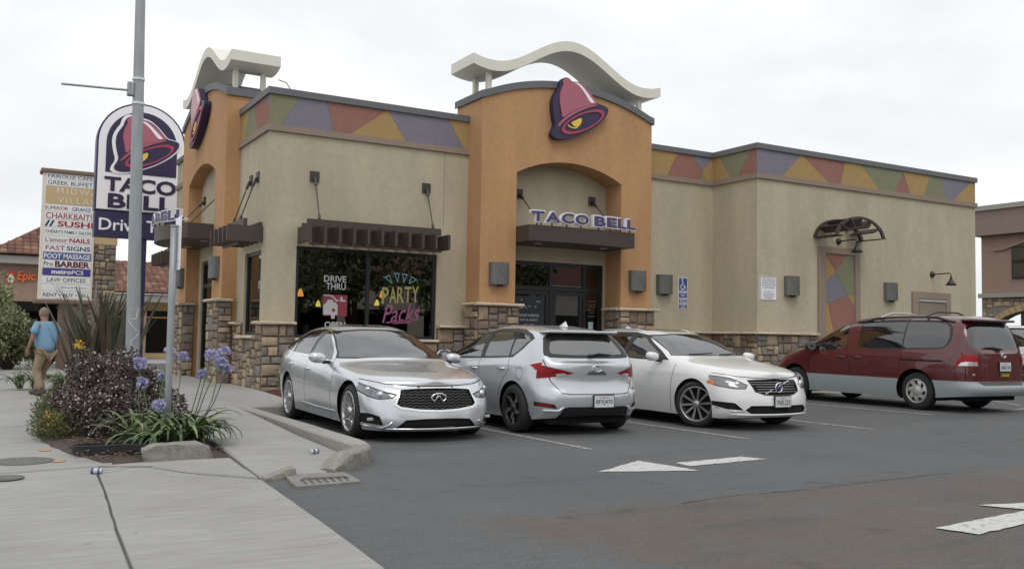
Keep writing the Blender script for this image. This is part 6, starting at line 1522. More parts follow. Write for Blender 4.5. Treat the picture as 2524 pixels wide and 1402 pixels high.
def make_wagon():
    C = Car(PW); global P_z; P_z = .335
    root = thing('white_wagon', (0,0,0), 'white station wagon with slatted grille, nose to the camera, wheels turned', 'car')
    for x in (1.395, -1.38): C.both('x', circle(x, .335, .39), None, delete=True)
    dlo = [(.78,.98),(.54,1.085),(.20,1.23),(-.05,1.345),(-.4,1.395),(-.9,1.40),(-1.35,1.375),(-1.65,1.31),(-1.78,1.24),(-1.70,1.10),(-1.5,1.055),(-.8,1.02),(.1,.985)]
    C.both('window_trim', grow(dlo, .014), M_black)
    C.both('door_window', [(.56,1.0),(.50,1.07),(.20,1.205),(-.05,1.32),(-.24,1.35),(-.30,1.005)], M_cglass, push=.003); C.both('door_window', [(-.38,1.365),(-.9,1.375),(-1.08,1.37),(-1.18,1.045),(-.8,1.035),(-.42,1.012)], M_cglass_d, push=.003)
    C.both('quarter_window', [(-1.14,1.365),(-1.35,1.35),(-1.62,1.29),(-1.74,1.23),(-1.66,1.115),(-1.48,1.07),(-1.24,1.05)], M_cglass_d, push=.003)
    C.cut('windshield_frame', 'front', [(-.77,1.045),(.77,1.045),(.72,1.10),(.595,1.36),(.2,1.39),(-.2,1.39),(-.595,1.36),(-.72,1.10)], M_black, flt=lambda c: c.x < .93)
    C.cut('windshield', 'front', [(-.745,1.06),(.745,1.06),(.705,1.105),(.582,1.347),(.2,1.377),(-.2,1.377),(-.582,1.347),(-.705,1.105)], M_cglass, push=.003, flt=lambda c: c.x < 1.15)
    C.cut('rear_window', 'rear', [(-.62,1.06),(.62,1.06),(.52,1.33),(-.52,1.33)], M_cglass_d, push=.003, flt=lambda c: c.x < -1.6)
    C.cut('sunroof', 'top', chaik([(-.05,-.45),(-.05,.45),(-.85,.45),(-.85,-.45)], 1), mat('sunroof_glass', (.02,.02,.022), .08, coat=1.0), push=.003)
    gr = [(-.46,.71),(0,.725),(.46,.71),(.42,.57),(.28,.525),(0,.51),(-.28,.525),(-.42,.57)]
    C.cut('grille_surround', 'front', grow(gr, .014), M_black, push=-.004); C.cut('grille', 'front', gr, M_under, push=.025)
    C.cut('lower_intake', 'front', [(-.52,.25),(.52,.25),(.60,.30),(.52,.365),(-.52,.365),(-.60,.30)], M_under, push=.03)
    for g_ in (1, -1):
        q = [(.50,.655),(.56,.595),(.70,.595),(.84,.625),(.93,.70),(.93,.79),(.84,.785),(.68,.755)]; C.cut('headlight_bezel', 'front', (q if g_ > 0 else mir(q)), M_black, push=.0, nmin=.05); q = grow(q, -.012); C.cut('headlight', 'front', (q if g_ > 0 else mir(q)), M_lgrey, push=-.001, nmin=.05)
        q = [(.86,.645),(.93,.70),(.93,.785),(.89,.785),(.85,.70)]; C.cut('side_marker', 'front', q if g_ > 0 else mir(q), M_amber, push=-.003, nmin=.05)
        q = [(.62,.30),(.80,.31),(.90,.37),(.895,.42),(.72,.40)]; C.cut('fog_slot', 'front', q if g_ > 0 else mir(q), M_under, push=.015, nmin=.05)
    C.seam('front', [(-.88,.83),(-.6,.775),(-.3,.75),(0,.742),(.3,.75),(.6,.775),(.88,.83)], .009)
    for g_ in (1, -1):
        C.seam('side', [(.98,.92),(.95,.72),(.92,.45),(.90,.2)], .010, g_); C.seam('side', [(-.34,1.0),(-.38,.72),(-.36,.45),(-.32,.2)], .010, g_); C.seam('side', [(-1.2,1.03),(-1.28,.85),(-1.12,.72),(-.98,.5)], .010, g_)
    C.finish(root)
    for z in (.56, .595, .63, .665, .695):
        a = [C.front(y, z)[0]+Vector((-.008,0,0)) for y in np.linspace(-.44,.44,15) if pip((y, z), gr)]; mb = MB(); mb.tube(a, .006, 5); rloc(root, 'grille_slat', mb, M_silver_t)
    mb = MB(); mb.tube([C.front(-.28,.53)[0]+Vector((.006,0,0)), C.front(.30,.71)[0]+Vector((.006,0,0))], .009, 6); rloc(root, 'grille_diagonal', mb, M_chrome)
    p, n = C.front(0, .615); x = p.x+.014; mb = MB(); mb.tube([(x,.065*math.cos(a),.615+.065*math.sin(a)) for a in [2*math.pi*i/28 for i in range(29)]], .012, 7); rloc(root, 'emblem', mb, M_chrome, True)
    mb = MB(); mb.bbox(x-.008,-.05,.598,x+.006,.05,.632,.004); rloc(root, 'emblem_bar', mb, mat('emblem_blue', (.05,.07,.25), .3))
    plate(root, C, 'front', 0, .42, '7NRL253')
    for g_ in (1, -1):
        for yy, zz, rr in ((.64,.675,.045),(.75,.69,.038)):
            p, n = C.front(g_*yy, zz); mb = MB(); bm = bmesh.new(); bmesh.ops.create_icosphere(bm, subdivisions=2, radius=rr); mb.addbm(bm, Matrix.Translation(p-n*.02)); rloc(root, 'headlight_lens', mb, M_lwhite, True)
        mb = MB(); a = [C.front(g_*y, z)[0]+C.front(g_*y, z)[1]*.004 for y, z in ((.60,.285),(.74,.285),(.86,.335))]; mb.tube(a, .010, 6); rloc(root, 'fog_trim', mb, M_silver_t, True)
        door_mirror(root, C, .60, .98, g_, M_whitep); handle(root, C, -.20, .83, g_, M_whitep, .21); handle(root, C, -1.08, .86, g_, M_whitep, .21)
        wheel(root, 1.395, g_*.775, .345, .235, .255, 's10', g_, steer=R(24)); wheel(root, -1.38, g_*.775, .345, .235, .255, 's10', g_)
        a = [C.hit((x, g_*.50, 3), (0,0,-1))[0]+Vector((0,0,.022 if -1.5 < x < -.4 else .002)) for x in (-.3,-.45,-.6,-.9,-1.3,-1.5,-1.62)]; mb = MB(); mb.tube(a, .016, 8); rloc(root, 'roof_rail', mb, M_silver_t, True)
    mb = MB(); a = [C.front(y, .235)[0]+Vector((.004,0,0)) for y in np.linspace(-.75,.75,19)]; mb.tube(a, .012, 6); rloc(root, 'lower_lip', mb, M_whitep, True)
    mb = MB(); mb.add([(-1.25,0,1.475),(-1.42,-.035,1.45),(-1.42,.035,1.45),(-1.40,0,1.535)], [(0,1,3),(0,3,2),(1,2,3)]); rloc(root, 'shark_fin_antenna', mb, M_whitep, True)
    for y0, y1 in ((-.5,-.02),(.1,.55)):
        mb = MB(); a = [C.front(y0+(y1-y0)*t, 1.055+.02*t)[0]+Vector((.02,0,.01)) for t in (0,.5,1)]; mb.tube(a, .010, 5); rloc(root, 'wiper', mb, M_black)
    liners(root, C, (1.395,-1.38), .39, .935); belly(root, -2.0, 1.9, .62, .15, .34); interior(root, ((.05,2),(-.85,2)), .50, .92, M_seat, .84, .36)
    return root

# ---------------------------------------------------------------- dark red minivan (tail towards the camera)
PV = dict(w=1.87, xf=2.465, xr=-2.465, nf=6.0, nr=8.0, bowf=.2, bowr=.07, rlim=.28, paint=M_redp, N=130,
    W=[(0,.955),(.12,.975),(.35,.995),(.55,1.0),(.72,.995),(.88,.98),(.95,.97),(1,.95)],
    zc=[(2.465,.70),(2.4,.80),(2.2,.90),(1.9,.99),(1.6,1.07),(1.4,1.14),(1.25,1.22),(.9,1.42),(.6,1.55),(.3,1.64),(-.1,1.69),(-.8,1.715),(-1.6,1.70),(-2.0,1.67),(-2.12,1.62),(-2.2,1.50),(-2.3,1.22),(-2.36,1.06),(-2.40,1.02),(-2.465,.98)],
    zs=[(2.465,.68),(2.2,.78),(1.7,.90),(1.2,.99),(.5,1.015),(-.5,1.03),(-1.5,1.045),(-2.2,1.05),(-2.4,1.0),(-2.465,.96)],
    zb=[(2.465,.24),(1.9,.21),(0,.21),(-1.6,.23),(-2.2,.28),(-2.465,.30)],
    n=[(2.465,2.2),(1.5,2.4),(1,3.0),(.5,4.2),(-1.5,4.6),(-2.1,4.4),(-2.3,4.0),(-2.465,3.0)], tum=[(2.4,0),(1.4,0),(.7,.15),(0,.175),(-2.0,.18),(-2.3,.16),(-2.465,.05)],
    XF=[(0,-.08),(.2,0),(.5,-.01),(.8,-.07),(1,-.16)], XR=[(0,.03),(.06,-.015),(.14,-.035),(.26,-.03),(.30,.045),(.5,.05),(.8,.06),(1,.075)], tap=[(-2.5,.99),(-1,1),(1,1),(2.4,.96)])
def make_van():
    C = Car(PV); global P_z; P_z = .335
    root = thing('red_minivan', (0,0,0), 'dark red minivan with grey lower panels and roof rack, tail to the camera', 'van')
    for x in (1.55, -1.35): C.both('x', circle(x, .335, .40), None, delete=True)
    # grey lower body
    for g_ in (1, -1): C.cut('side_cladding', 'side', [(2.3,.15),(2.3,.56),(-1.0,.54),(-1.7,.545),(-2.55,.545),(-2.55,.15)], M_greyp, sgn=g_, nmin=.05, label='grey lower side panel')
    C.cut('rear_bumper', 'rear', [(-1.0,.15),(1.0,.15),(1.0,.545),(-1.0,.545)], M_greyp, nmin=.02, label='grey rear bumper')
    C.both('door_window', chaik([(1.22,1.02),(.98,1.19),(.62,1.42),(.36,1.545),(.30,1.545),(.22,1.05),(.7,1.03)], 1), M_cglass, push=.003)
    wr = [(.02,1.565),(-.3,1.585),(-1.2,1.59),(-1.78,1.57),(-1.95,1.50),(-2.0,1.30),(-1.93,1.13),(-1.75,1.095),(-.5,1.075),(-.02,1.09),(-.06,1.3)]
    C.both('window_trim', chaik(grow(wr, .01), 1), M_black)
    C.both('side_window', [(.0,1.52),(-.02,1.55),(-.10,1.565),(-.3,1.572),(-1.02,1.578),(-1.03,1.095),(-.5,1.088),(-.12,1.092),(-.055,1.12),(-.05,1.18),(-.02,1.35)], M_cglass_d, push=.002); C.both('side_window', [(-1.042,1.578),(-1.6,1.568),(-1.8,1.548),(-1.91,1.47),(-1.955,1.32),(-1.925,1.18),(-1.85,1.125),(-1.7,1.108),(-1.052,1.097)], M_cglass_d, push=.002)
    C.cut('windshield', 'front', [(-.74,1.17),(.74,1.17),(.62,1.58),(-.62,1.58)], M_cglass, push=.003, flt=lambda c: c.x < 1.45)
    C.cut('rear_window', 'rear', chaik([(-.69,1.10),(.69,1.10),(.70,1.2),(.60,1.565),(-.60,1.565),(-.70,1.2)], 1), M_cglass_d, push=.003, flt=lambda c: c.x < -2.0)
    for g_ in (1, -1):
        q = [(.60,.80),(.97,.80),(.97,1.0),(.66,1.0),(.60,.97)]; C.cut('tail_light', 'rear', q if g_ > 0 else mir(q), M_lred, push=-.006, nmin=.02)
        q = [(.615,.81),(.97,.81),(.97,.88),(.615,.88)]; C.cut('reverse_light', 'rear', q if g_ > 0 else mir(q), M_lwhite, push=-.008, nmin=.02)
        q = [(-2.55,.80),(-2.10,.80),(-2.15,.91),(-2.24,.985),(-2.55,1.0)]; C.cut('tail_light_wrap', 'side', q, M_lred, push=-.004, sgn=g_, nmin=.04, flt=lambda c: abs(c.y) > .80); q = [(-2.55,.81),(-2.16,.81),(-2.21,.87),(-2.55,.88)]; C.cut('reverse_light', 'side', q, M_lwhite, push=-.006, sgn=g_, nmin=.04, flt=lambda c: abs(c.y) > .80)
        C.seam('side', [(1.18,.98),(1.15,.75),(1.12,.3)], .010, g_); C.seam('side', [(.22,1.05),(.12,.8),(.10,.25)], .011, g_); C.seam('side', [(-1.04,1.6),(-1.04,1.08),(-1.04,.8),(-1.0,.7)], .010, g_); C.seam('side', [(.22,1.05),(.30,1.55),(.05,1.62),(-1.04,1.625)], .009, g_)
        C.cut('slide_rail', 'side', rect(-1.90,.865,-1.05,.895), M_gap, push=.008, sgn=g_)
    C.seam('rear', [(-.80,.56),(-.80,1.1),(-.70,1.60),(.70,1.60),(.80,1.1),(.80,.56)], .010)
    C.cut('bumper_step', 'rear', [(-.55,.475),(.55,.475),(.62,.54),(-.62,.54)], mat('step_pad', (.10,.095,.085), .8), nmin=.02)
    C.finish(root)
    mb = MB(); mb.bbox(-2.27,-.60,1.60,-2.04,.60,1.645,.02); mb.v = [(p[0], p[1], p[2]+.012-.10*p[1]**2) for p in mb.v]; rloc(root, 'roof_spoiler', mb, M_redp, True)
    mb = MB(); mb.bbox(-2.235,-.56,1.595,-2.215,.56,1.612,.005); rloc(root, 'brake_light_bar', mb, M_lredd)
    for g_ in (1, -1):
        a = [C.hit((x, g_*.62, 3), (0,0,-1))[0]+Vector((0,0,.06 if -1.7 < x < -.1 else .005)) for x in (.15,-.05,-.3,-.8,-1.3,-1.6,-1.85,-1.95)]; mb = MB(); mb.tube(a, [.02,.026,.02,.018,.018,.024,.024,.02], 8); rloc(root, 'roof_rail', mb, M_black, True)
        door_mirror(root, C, 1.02, 1.05, g_, M_black); handle(root, C, .33, .90, g_, M_redp, .2); handle(root, C, -.06, .905, g_, M_redp, .2)
        wheel(root, 1.55, g_*.785, .335, .215, .215, 'hub7', g_); wheel(root, -1.35, g_*.785, .335, .215, .215, 'hub7', g_)
    for x in (-.35, -1.35):
        a = [C.hit((x, y, 3), (0,0,-1))[0]+Vector((0,0,.055)) for y in (-.6,-.3,0,.3,.6)]; mb = MB(); mb.tube(a, .015, 8); rloc(root, 'cross_bar', mb, M_black if x < -1 else M_silver_t)
    mb = MB(); a = [C.rear(y, z)[0]+Vector((-.03,0,0)) for y, z in ((-.05,1.10),(.2,1.13),(.42,1.125))]; mb.tube(a, [.018,.014,.008], 6); rloc(root, 'rear_wiper', mb, M_black, True)
    plate(root, C, 'rear', -.06, .80, '6BRK104', w=.30, h=.15); p, n = C.rear(-.06, .655); mb = MB(); mb.bbox(p.x-.016,-.20,.615,p.x-.004,.08,.70,.004); rloc(root, 'bumper_sticker', mb, mat('yellow_black_sticker', (.10,.09,.02), .5))
    v, f = place(text_fit('DEALER', .2, .03, bold=.02), (p.x-.018,-.06,.655), (0,-1,0), (0,0,1)); obj('sticker_print', v, f, M_yel, root, world=False)
    p, n = C.rear(-.06, 1.0); mb = MB(); x = p.x-.010; mb.tube([(x,-.06+.065*math.cos(a),.995+.042*math.sin(a)) for a in [2*math.pi*i/24 for i in range(25)]], .008, 6); mb.tube([(x,-.06+.028*math.cos(a),1.0+.036*math.sin(a)) for a in [2*math.pi*i/16 for i in range(17)]], .006, 6); rloc(root, 'emblem', mb, M_chrome, True)
    v, f = place(text_fit('SIENNA', .24, .035), (C.rear(.42,.955)[0].x-.006,.40,.96), (0,-1,0), (0,0,1)); obj('badge', v, f, M_silver_t, root, world=False); v, f = place(text_fit('XLE', .12, .035), (C.rear(-.62,.68)[0].x-.006,-.66,.66), (0,-1,0), (0,0,1)); obj('badge', v, f, M_silver_t, root, world=False)
    mb = MB(); p, n = C.rear(.70, .66); mb.bbox(p.x-.012,.66,.645,p.x-.003,.73,.68,.003); rloc(root, 'badge_emblem', mb, M_hub)
    liners(root, C, (1.55,-1.35), .40, .93); belly(root, -2.2, 2.0, .66, .20, .38); interior(root, ((.75,2),(-.3,2),(-1.3,3)), .62, .92, M_seat, 1.4, .38)
    return root

def put(root, x, y, heading):
    """heading: angle of the car's nose from +X"""
    root.location = (x, y, zlot(x)); root.rotation_euler = (0, 0, heading)
sedan = make_sedan(); put(sedan, 5.06, 12.62, R(-92))
hatch = make_hatch(PH, 'silver_hatchback', 'silver hatchback with tail to the camera, between sedan and white wagon', 'y5'); put(hatch, 7.34, 12.30, R(88))
wagon = make_wagon(); put(wagon, 10.22, 12.05, R(-90))
van = make_van(); put(van, 15.98, 12.45, R(88)); van.scale = (1.03, 1.0, 1.02)
PH2 = dict(PH); PH2['paint'] = M_whitep
car5 = make_hatch(PH2, 'white_hatchback', 'white car cut off by the right edge beyond the minivan', 'y5', decal=False); put(car5, 23.75, 15.0, R(90)); car5.scale = (1.16, 1.12, 1.17)
# ================================================================== planting
M_lpurp = [mat('purple_leaf', (0.060,0.039,0.042), .6, noise=.4, nscale=20), mat('plum_leaf', (0.088,0.053,0.057), .6, noise=.4, nscale=20), mat('bronze_green_leaf', (0.070,0.072,0.046), .6, noise=.4, nscale=20)]
M_blos = mat('pale_pink_blossom', (0.62,0.50,0.54), .8)
M_twig = mat('twig_bark', (0.07,0.05,0.04), .9)
M_gleaf = [mat('strap_leaf_green', (0.095,0.145,0.052), .45, noise=.25, nscale=12), mat('strap_leaf_light', (0.20,0.24,0.105), .45, noise=.25, nscale=12), mat('strap_leaf_deep', (0.045,0.080,0.032), .45, noise=.25, nscale=12)]
M_flax = [mat('flax_leaf', (0.10,0.097,0.06), .5, noise=.3, nscale=8), mat('flax_leaf_bronze', (0.11,0.083,0.058), .5, noise=.3, nscale=8), mat('flax_leaf_grey', (0.11,0.115,0.085), .5, noise=.3, nscale=8)]
M_agap = [mat('agapanthus_blue', (0.36,0.35,0.58), .7), mat('agapanthus_pale', (0.55,0.54,0.72), .7)]
M_stalk = mat('flower_stalk', (0.09,0.13,0.055), .6)
M_tleaf = [mat('tree_leaf', (0.17,0.20,0.09), .6, noise=.4, nscale=3), mat('tree_leaf_light', (0.27,0.29,0.15), .6, noise=.4, nscale=3), mat('tree_leaf_dark', (0.10,0.125,0.06), .6, noise=.4, nscale=3)]
M_yleaf = [mat('herb_leaf', (0.085,0.105,0.04), .7, noise=.3, nscale=10), mat('herb_leaf_olive', (0.12,0.12,0.05), .7, noise=.3, nscale=10)]
M_yflower = mat('yellow_flower', (0.62,0.42,0.05), .7)

def leaf_cloud(name, parent, samples, size, m, seed=0, aspect=1.6, up=0.25):
    """many small folded leaves at the sampled points (point, outward normal)"""
    r_ = random.Random(seed); v = []; f = []; mi = []
    ms = m if isinstance(m, list) else [m]
    for (p, n) in samples:
        s_ = size*r_.uniform(.6, 1.35); d = Vector((r_.gauss(0,1), r_.gauss(0,1), r_.gauss(0,1)+up)).normalized(); d = (d+n*.7).normalized()
        a = d.cross(Vector((r_.gauss(0,1), r_.gauss(0,1), r_.gauss(0,1)))).normalized(); w = s_/aspect*.5; b_ = d.cross(a)*(w*.35)
        k = len(v); v += [tuple(p), tuple(p+d*s_*.5+a*w+b_), tuple(p+d*s_), tuple(p+d*s_*.5-a*w+b_)]; f.append((k, k+1, k+2, k+3)); mi.append(r_.randrange(len(ms)))
    L = root_of(parent).location; v = [(q[0]-L[0], q[1]-L[1], q[2]-L[2]) for q in v]
    me = bpy.data.meshes.new(name); me.from_pydata(v, [], f); me.update()
    for x in ms: me.materials.append(x)
    me.polygons.foreach_set('material_index', mi)
    o = bpy.data.objects.new(name, me); COL.objects.link(o); o.parent = parent; return o
def lumps(r_, c, rad, n, k=.45):
    """overlapping lobes that make an uneven crown"""
    out_ = []
    for _ in range(n):
        d = Vector((r_.gauss(0,1), r_.gauss(0,1), r_.gauss(0,.8))).normalized(); q = r_.uniform(.35,.78)
        out_.append((Vector((c[0]+d.x*rad[0]*q, c[1]+d.y*rad[1]*q, c[2]+d.z*rad[2]*q)), r_.uniform(.6,1.15)*k*min(rad)))
    return out_
def lobe_samples(r_, lobes, n, zmin, shell=.75):
    S = []; wt = [l[1]**2 for l in lobes]
    while len(S) < n:
        c, rr = r_.choices(lobes, wt)[0]; d = Vector((r_.gauss(0,1), r_.gauss(0,1), r_.gauss(0,1))).normalized(); p = c+d*rr*(r_.random()**.33*(1-shell)+shell*r_.uniform(.85,1.1))
        if p.z > zmin: S.append((p, d))
    return S
def branches(name, parent, base, lobes, m, r0=.05, n=8, seed=0):
    r_ = random.Random(seed); mb = MB()
    for c, rr in r_.sample(lobes, min(n, len(lobes))):
        b_ = Vector(base)+Vector((r_.uniform(-.06,.06), r_.uniform(-.06,.06), 0)); mid = b_.lerp(c, .5)+Vector((r_.uniform(-.1,.1), r_.uniform(-.1,.1), .05)); mb.tube([b_, mid, c], [r0, r0*.6, r0*.25], 6)
    return mb.build(name, m, parent, smooth=True)

# flowering dark purple shrub round the pole
r_ = random.Random(21)
t1 = thing('purple_shrub', (1.72,12.3,.05), 'large dark purple shrub speckled with tiny pale blossoms around the street pole', 'shrub')
lb = []
for i in range(120):
    a = r_.uniform(0, 2*math.pi); q = math.sqrt(r_.random())*r_.uniform(.9,1.12); x, y = 1.63+.70*q*math.cos(a), 13.05+1.65*q*math.sin(a); top = max(.1, 1-.66*q**2.0)*(.86 if y > 11.8 else .70)*r_.uniform(.8,1.12)
    lb.append((Vector((x, y, .10+r_.uniform(.1,1)*max(.12, top))), r_.uniform(.09,.24)))
S = lobe_samples(r_, lb, 26000, .04, .6)
leaf_cloud('foliage', t1, S, .048, M_lpurp, 1); leaf_cloud('blossom', t1, [q for q in lobe_samples(r_, lb, 5600, .1, .95) if q[0].y < 13.6 or r_.random() < .4], .027, M_blos, 2, 1.1)
branches('stems', t1, (1.6,12.6,.04), lb, M_twig, .03, 22, 3)

# strap-leaved agapanthus
_lm = {}
def strap_mesh(k, kind, L, w, droop, m):
    key = (kind, k)
    if key in _lm: return _lm[key]
    r_ = random.Random(k*7+len(kind)); n = 8; v = []; f = []; px = pz = 0; a = R(r_.uniform(76,90)) if kind == 'flax' else R(r_.uniform(58,86)); cur = []
    d = droop*r_.uniform(.6,1.4)
    for i in range(n+1):
        t = i/n; ww = w*(.55+.9*t if t < .35 else (1.0-(t-.35)**2*2.0))*.5; ww = max(ww, .002)
        v += [(px, -ww, pz+ww*.35), (px, 0, pz), (px, ww, pz+ww*.35)]
        px += math.cos(a)*L/n; pz += math.sin(a)*L/n; a -= d/n*(1+1.5*t)
    for i in range(n):
        b_ = i*3; f += [(b_, b_+1, b_+4, b_+3), (b_+1, b_+2, b_+5, b_+4)]
    me = bpy.data.meshes.new(kind+'_leaf'); me.from_pydata(v, [], f); me.shade_smooth(); me.materials.append(m); _lm[key] = me
    return me
def strap_plant(root, kind, spots, L, w, droop, mats_, seed):
    r_ = random.Random(seed); o0 = root.location
    for (x, y, n, sc) in spots:
        for i in range(n):
            k = r_.randrange(9); me = strap_mesh(k, kind, L, w, droop, mats_[k % len(mats_)]); o = bpy.data.objects.new('leaf', me); COL.objects.link(o); o.parent = root
            az = r_.uniform(0, 2*math.pi); s_ = sc*r_.uniform(.7,1.12); o.location = (x-o0[0]+r_.uniform(-.05,.05), y-o0[1]+r_.uniform(-.05,.05), .05-o0[2]); o.rotation_euler = (r_.uniform(-.12,.12), r_.uniform(-.10,.22) if kind != 'flax' else r_.uniform(-.08,.07), az); o.scale = (s_, s_, s_)
def umbel(root, base, top, rad, seed):
    r_ = random.Random(seed); b_ = Vector(base); t = Vector(top); mid = b_.lerp(t, .5)+Vector((r_.uniform(-.04,.04), r_.uniform(-.04,.04), 0))
    MB().tube([b_, mid, t], [.007,.006,.005], 6).build('flower_stalk', M_stalk, root)
    mb = MB(); v = []; f = []; mi = []
    for i in range(46):
        d = Vector((r_.gauss(0,1), r_.gauss(0,1), r_.gauss(.45,.8))).normalized(); c = t+d*rad*r_.uniform(.62,1.0)
        a = d.orthogonal().normalized(); b2 = d.cross(a); tip = c+d*.012
        for k in range(5):
            an = 2*math.pi*k/5+i; u = a*math.cos(an)+b2*math.sin(an); s_ = d.cross(u); n0 = len(v); v += [tuple(c-d*.022), tuple(c+u*.014+s_*.007), tuple(c+u*.030+d*.012), tuple(c+u*.014-s_*.007)]; f.append((n0, n0+1, n0+2, n0+3)); mi.append(0 if r_.random() < .5 else 1)
        n0 = len(v); v += [tuple(t), tuple(c-d*.02), tuple(t+a*.003)]; f.append((n0, n0+1, n0+2)); mi.append(0)
    L = root_of(root).location; me = bpy.data.meshes.new('flower_head'); me.from_pydata([(q[0]-L[0], q[1]-L[1], q[2]-L[2]) for q in v], [], f); me.update()
    for x in M_agap: me.materials.append(x)
    me.polygons.foreach_set('material_index', mi); o = bpy.data.objects.new('flower_head', me); COL.objects.link(o); o.parent = root
t1 = thing('agapanthus', (2.05,10.65,.05), 'strap-leaved agapanthus clump with tall violet flower heads around the signpost', 'plant')
strap_plant(t1, 'agap', [(1.68,10.4,32,.92),(1.92,10.25,34,.95),(2.1,10.45,36,1.0),(2.22,10.75,38,1.05),(1.9,10.75,36,1.1),(1.6,10.75,28,1.0),(2.0,11.0,30,1.15)], .64, .048, 1.35, M_gleaf, 4)
for k, (b_, tp, rr) in enumerate([((2.18,10.9,.1),(2.37,10.75,1.03),.085),((2.2,10.95,.1),(2.55,10.95,1.06),.085),((2.22,10.8,.1),(2.50,10.85,.93),.09),((2.15,11.0,.1),(2.34,11.05,.80),.075),((2.25,11.0,.1),(2.58,10.9,.86),.07),
                                  ((1.85,10.9,.1),(2.02,11.3,1.05),.08),((1.95,11.0,.1),(2.19,11.4,.99),.07),((1.7,10.8,.1),(1.64,10.9,.93),.08),((1.75,10.7,.1),(1.66,10.8,.72),.075),((1.8,10.5,.1),(1.78,10.45,.50),.085),((2.0,11.1,.1),(1.95,11.3,.76),.06)]): umbel(t1, b_, tp, rr*.86, k+50)
t1 = thing('agapanthus', (1.15,19.3,.05), 'green strap-leaved clump at the feet of the walking man', 'plant')
strap_plant(t1, 'agap', [(0.98,22.0,26,1.0),(1.25,21.8,26,1.1),(1.75,21.2,22,1.2),(1.8,19.6,22,1.2),(1.75,18.2,18,1.1)], .56, .036, 1.7, M_gleaf, 5)
t1 = thing('flax_plant', (2.05,16.4,.05), 'tall bronze flax with stiff upright blades behind the purple shrub', 'plant')
strap_plant(t1, 'flax', [(1.55,16.3,34,.92),(1.75,16.5,42,1.08),(1.95,16.4,38,1.05),(2.2,16.6,28,1.0)], 1.8, .085, .24, M_flax, 6)
# low herbs with yellow flowers left of the shrub
t1 = thing('yellow_flower_bush', (0.98,13.0,.03), 'low olive herb patch with small yellow flowers along the sidewalk edge', 'plant')
r_ = random.Random(9); lb = [(Vector((.92+(yy-12.2)*.085+r_.uniform(-.12,.2), yy, r_.uniform(.05,.24))), r_.uniform(.10,.18)) for yy in [r_.uniform(11.7,18.2) for _ in range(70)]]
leaf_cloud('foliage', t1, lobe_samples(r_, lb, 9000, .02, .6), .055, M_yleaf, 3, 3.5, .9)
leaf_cloud('flower', t1, [(Vector((0.86+r_.uniform(-.08,.12), 12.1+r_.uniform(-.4,.5), .16+r_.random()*.15)), Vector((0,-.5,.8))) for _ in range(90)]+[(Vector((1.45+r_.uniform(-.06,.06), 15.4+r_.uniform(-.15,.15), 1.0+r_.random()*.12)), Vector((0,-.5,.8))) for _ in range(60)], .035, M_yflower, 4, 1.1)
branches('stems', t1, (0.98,13.2,.02), lb, M_twig, .008, 14, 4)
MB().tube([(1.45,15.4,.05),(1.46,15.4,.6),(1.45,15.4,1.02)], .008, 6).build('flower_stalk', M_stalk, t1)
# litter of bark and grass in the mulch
t1 = obj('mulch_chips', *(lambda r_: (lambda L: ([p for q in L for p in q], [tuple(range(i*4, i*4+4)) for i in range(len(L))]))([[tuple(Vector((x, y, .085+z))+Vector(d)) for d in ((0,0,0),(dx,dy,.004),(dx-dy*.35,dy+dx*.35,.012),(-dy*.35,dx*.35,.008))] for x, y, z, dx, dy in [(r_.uniform(.95,2.35), r_.uniform(9.75,11.6), r_.uniform(-.03,.01), r_.uniform(-.04,.04), r_.uniform(-.04,.04)) for _ in range(900)]]))(random.Random(3)), [mat('bark_chip', srgb(112,92,80,KG), .95, noise=.4, nscale=20)])
set_props(t1, 'loose brown bark chips on the planting bed', 'bark mulch', kind='stuff')
t1 = thing('wall_weeds', (5.75,18.5,.15), 'small green weeds growing against the stone base behind the sedan', 'plant')
r_ = random.Random(12); lb = [(Vector((5.75+r_.uniform(-.3,.5), 18.55+r_.uniform(-.25,.2), .25+r_.random()*.55)), r_.uniform(.08,.16)) for _ in range(16)]
leaf_cloud('foliage', t1, lobe_samples(r_, lb, 900, .12, .5), .06, M_tleaf, 6, 2.5); branches('stems', t1, (5.8,18.5,.13), lb, M_twig, .008, 10, 4)
# green shrubs and small trees at the far left
def bush(x, y, rx, ry, h, n, label, seed, size=.16, name='green_shrub', mats_=None, base=0.0, trunk=.07):
    r_ = random.Random(seed); t = thing(name, (x,y,0), label, 'shrub'); c = (x, y, base+h*.52)
    lb = lumps(r_, c, (rx, ry, h*.5), 40, .42)
    leaf_cloud('crown', t, lobe_samples(r_, lb, n, .03, .55), size, mats_ or M_tleaf, seed, 2.2); branches('trunk', t, (x,y,0), lb, M_twig, trunk, 14, seed); return t
bush(0.25, 37.0, 1.6, 1.2, 3.45, 6500, 'tall light green tree in front of the orange shop sign', 31, .15, 'small_tree', [M_tleaf[0], M_tleaf[1], M_tleaf[1]])
bush(1.1, 33.2, 1.15, .9, 1.9, 5200, 'rounded green shrub behind the walking man', 32, .13)
bush(-0.6, 31.5, 1.5, .9, 1.7, 5000, 'broad green shrub at the left edge', 33, .13)
bush(2.3, 35.5, .9, .6, 1.5, 3000, 'dark bush at the foot of the directory pylon', 34, .10, 'dark_bush', M_lpurp+[M_tleaf[2]])
bush(3.7, 27.5, .55, 1.6, .9, 3200, 'low brown-green bush between the flax and the street tower', 35, .08, 'dark_bush', M_lpurp+[M_tleaf[2]])
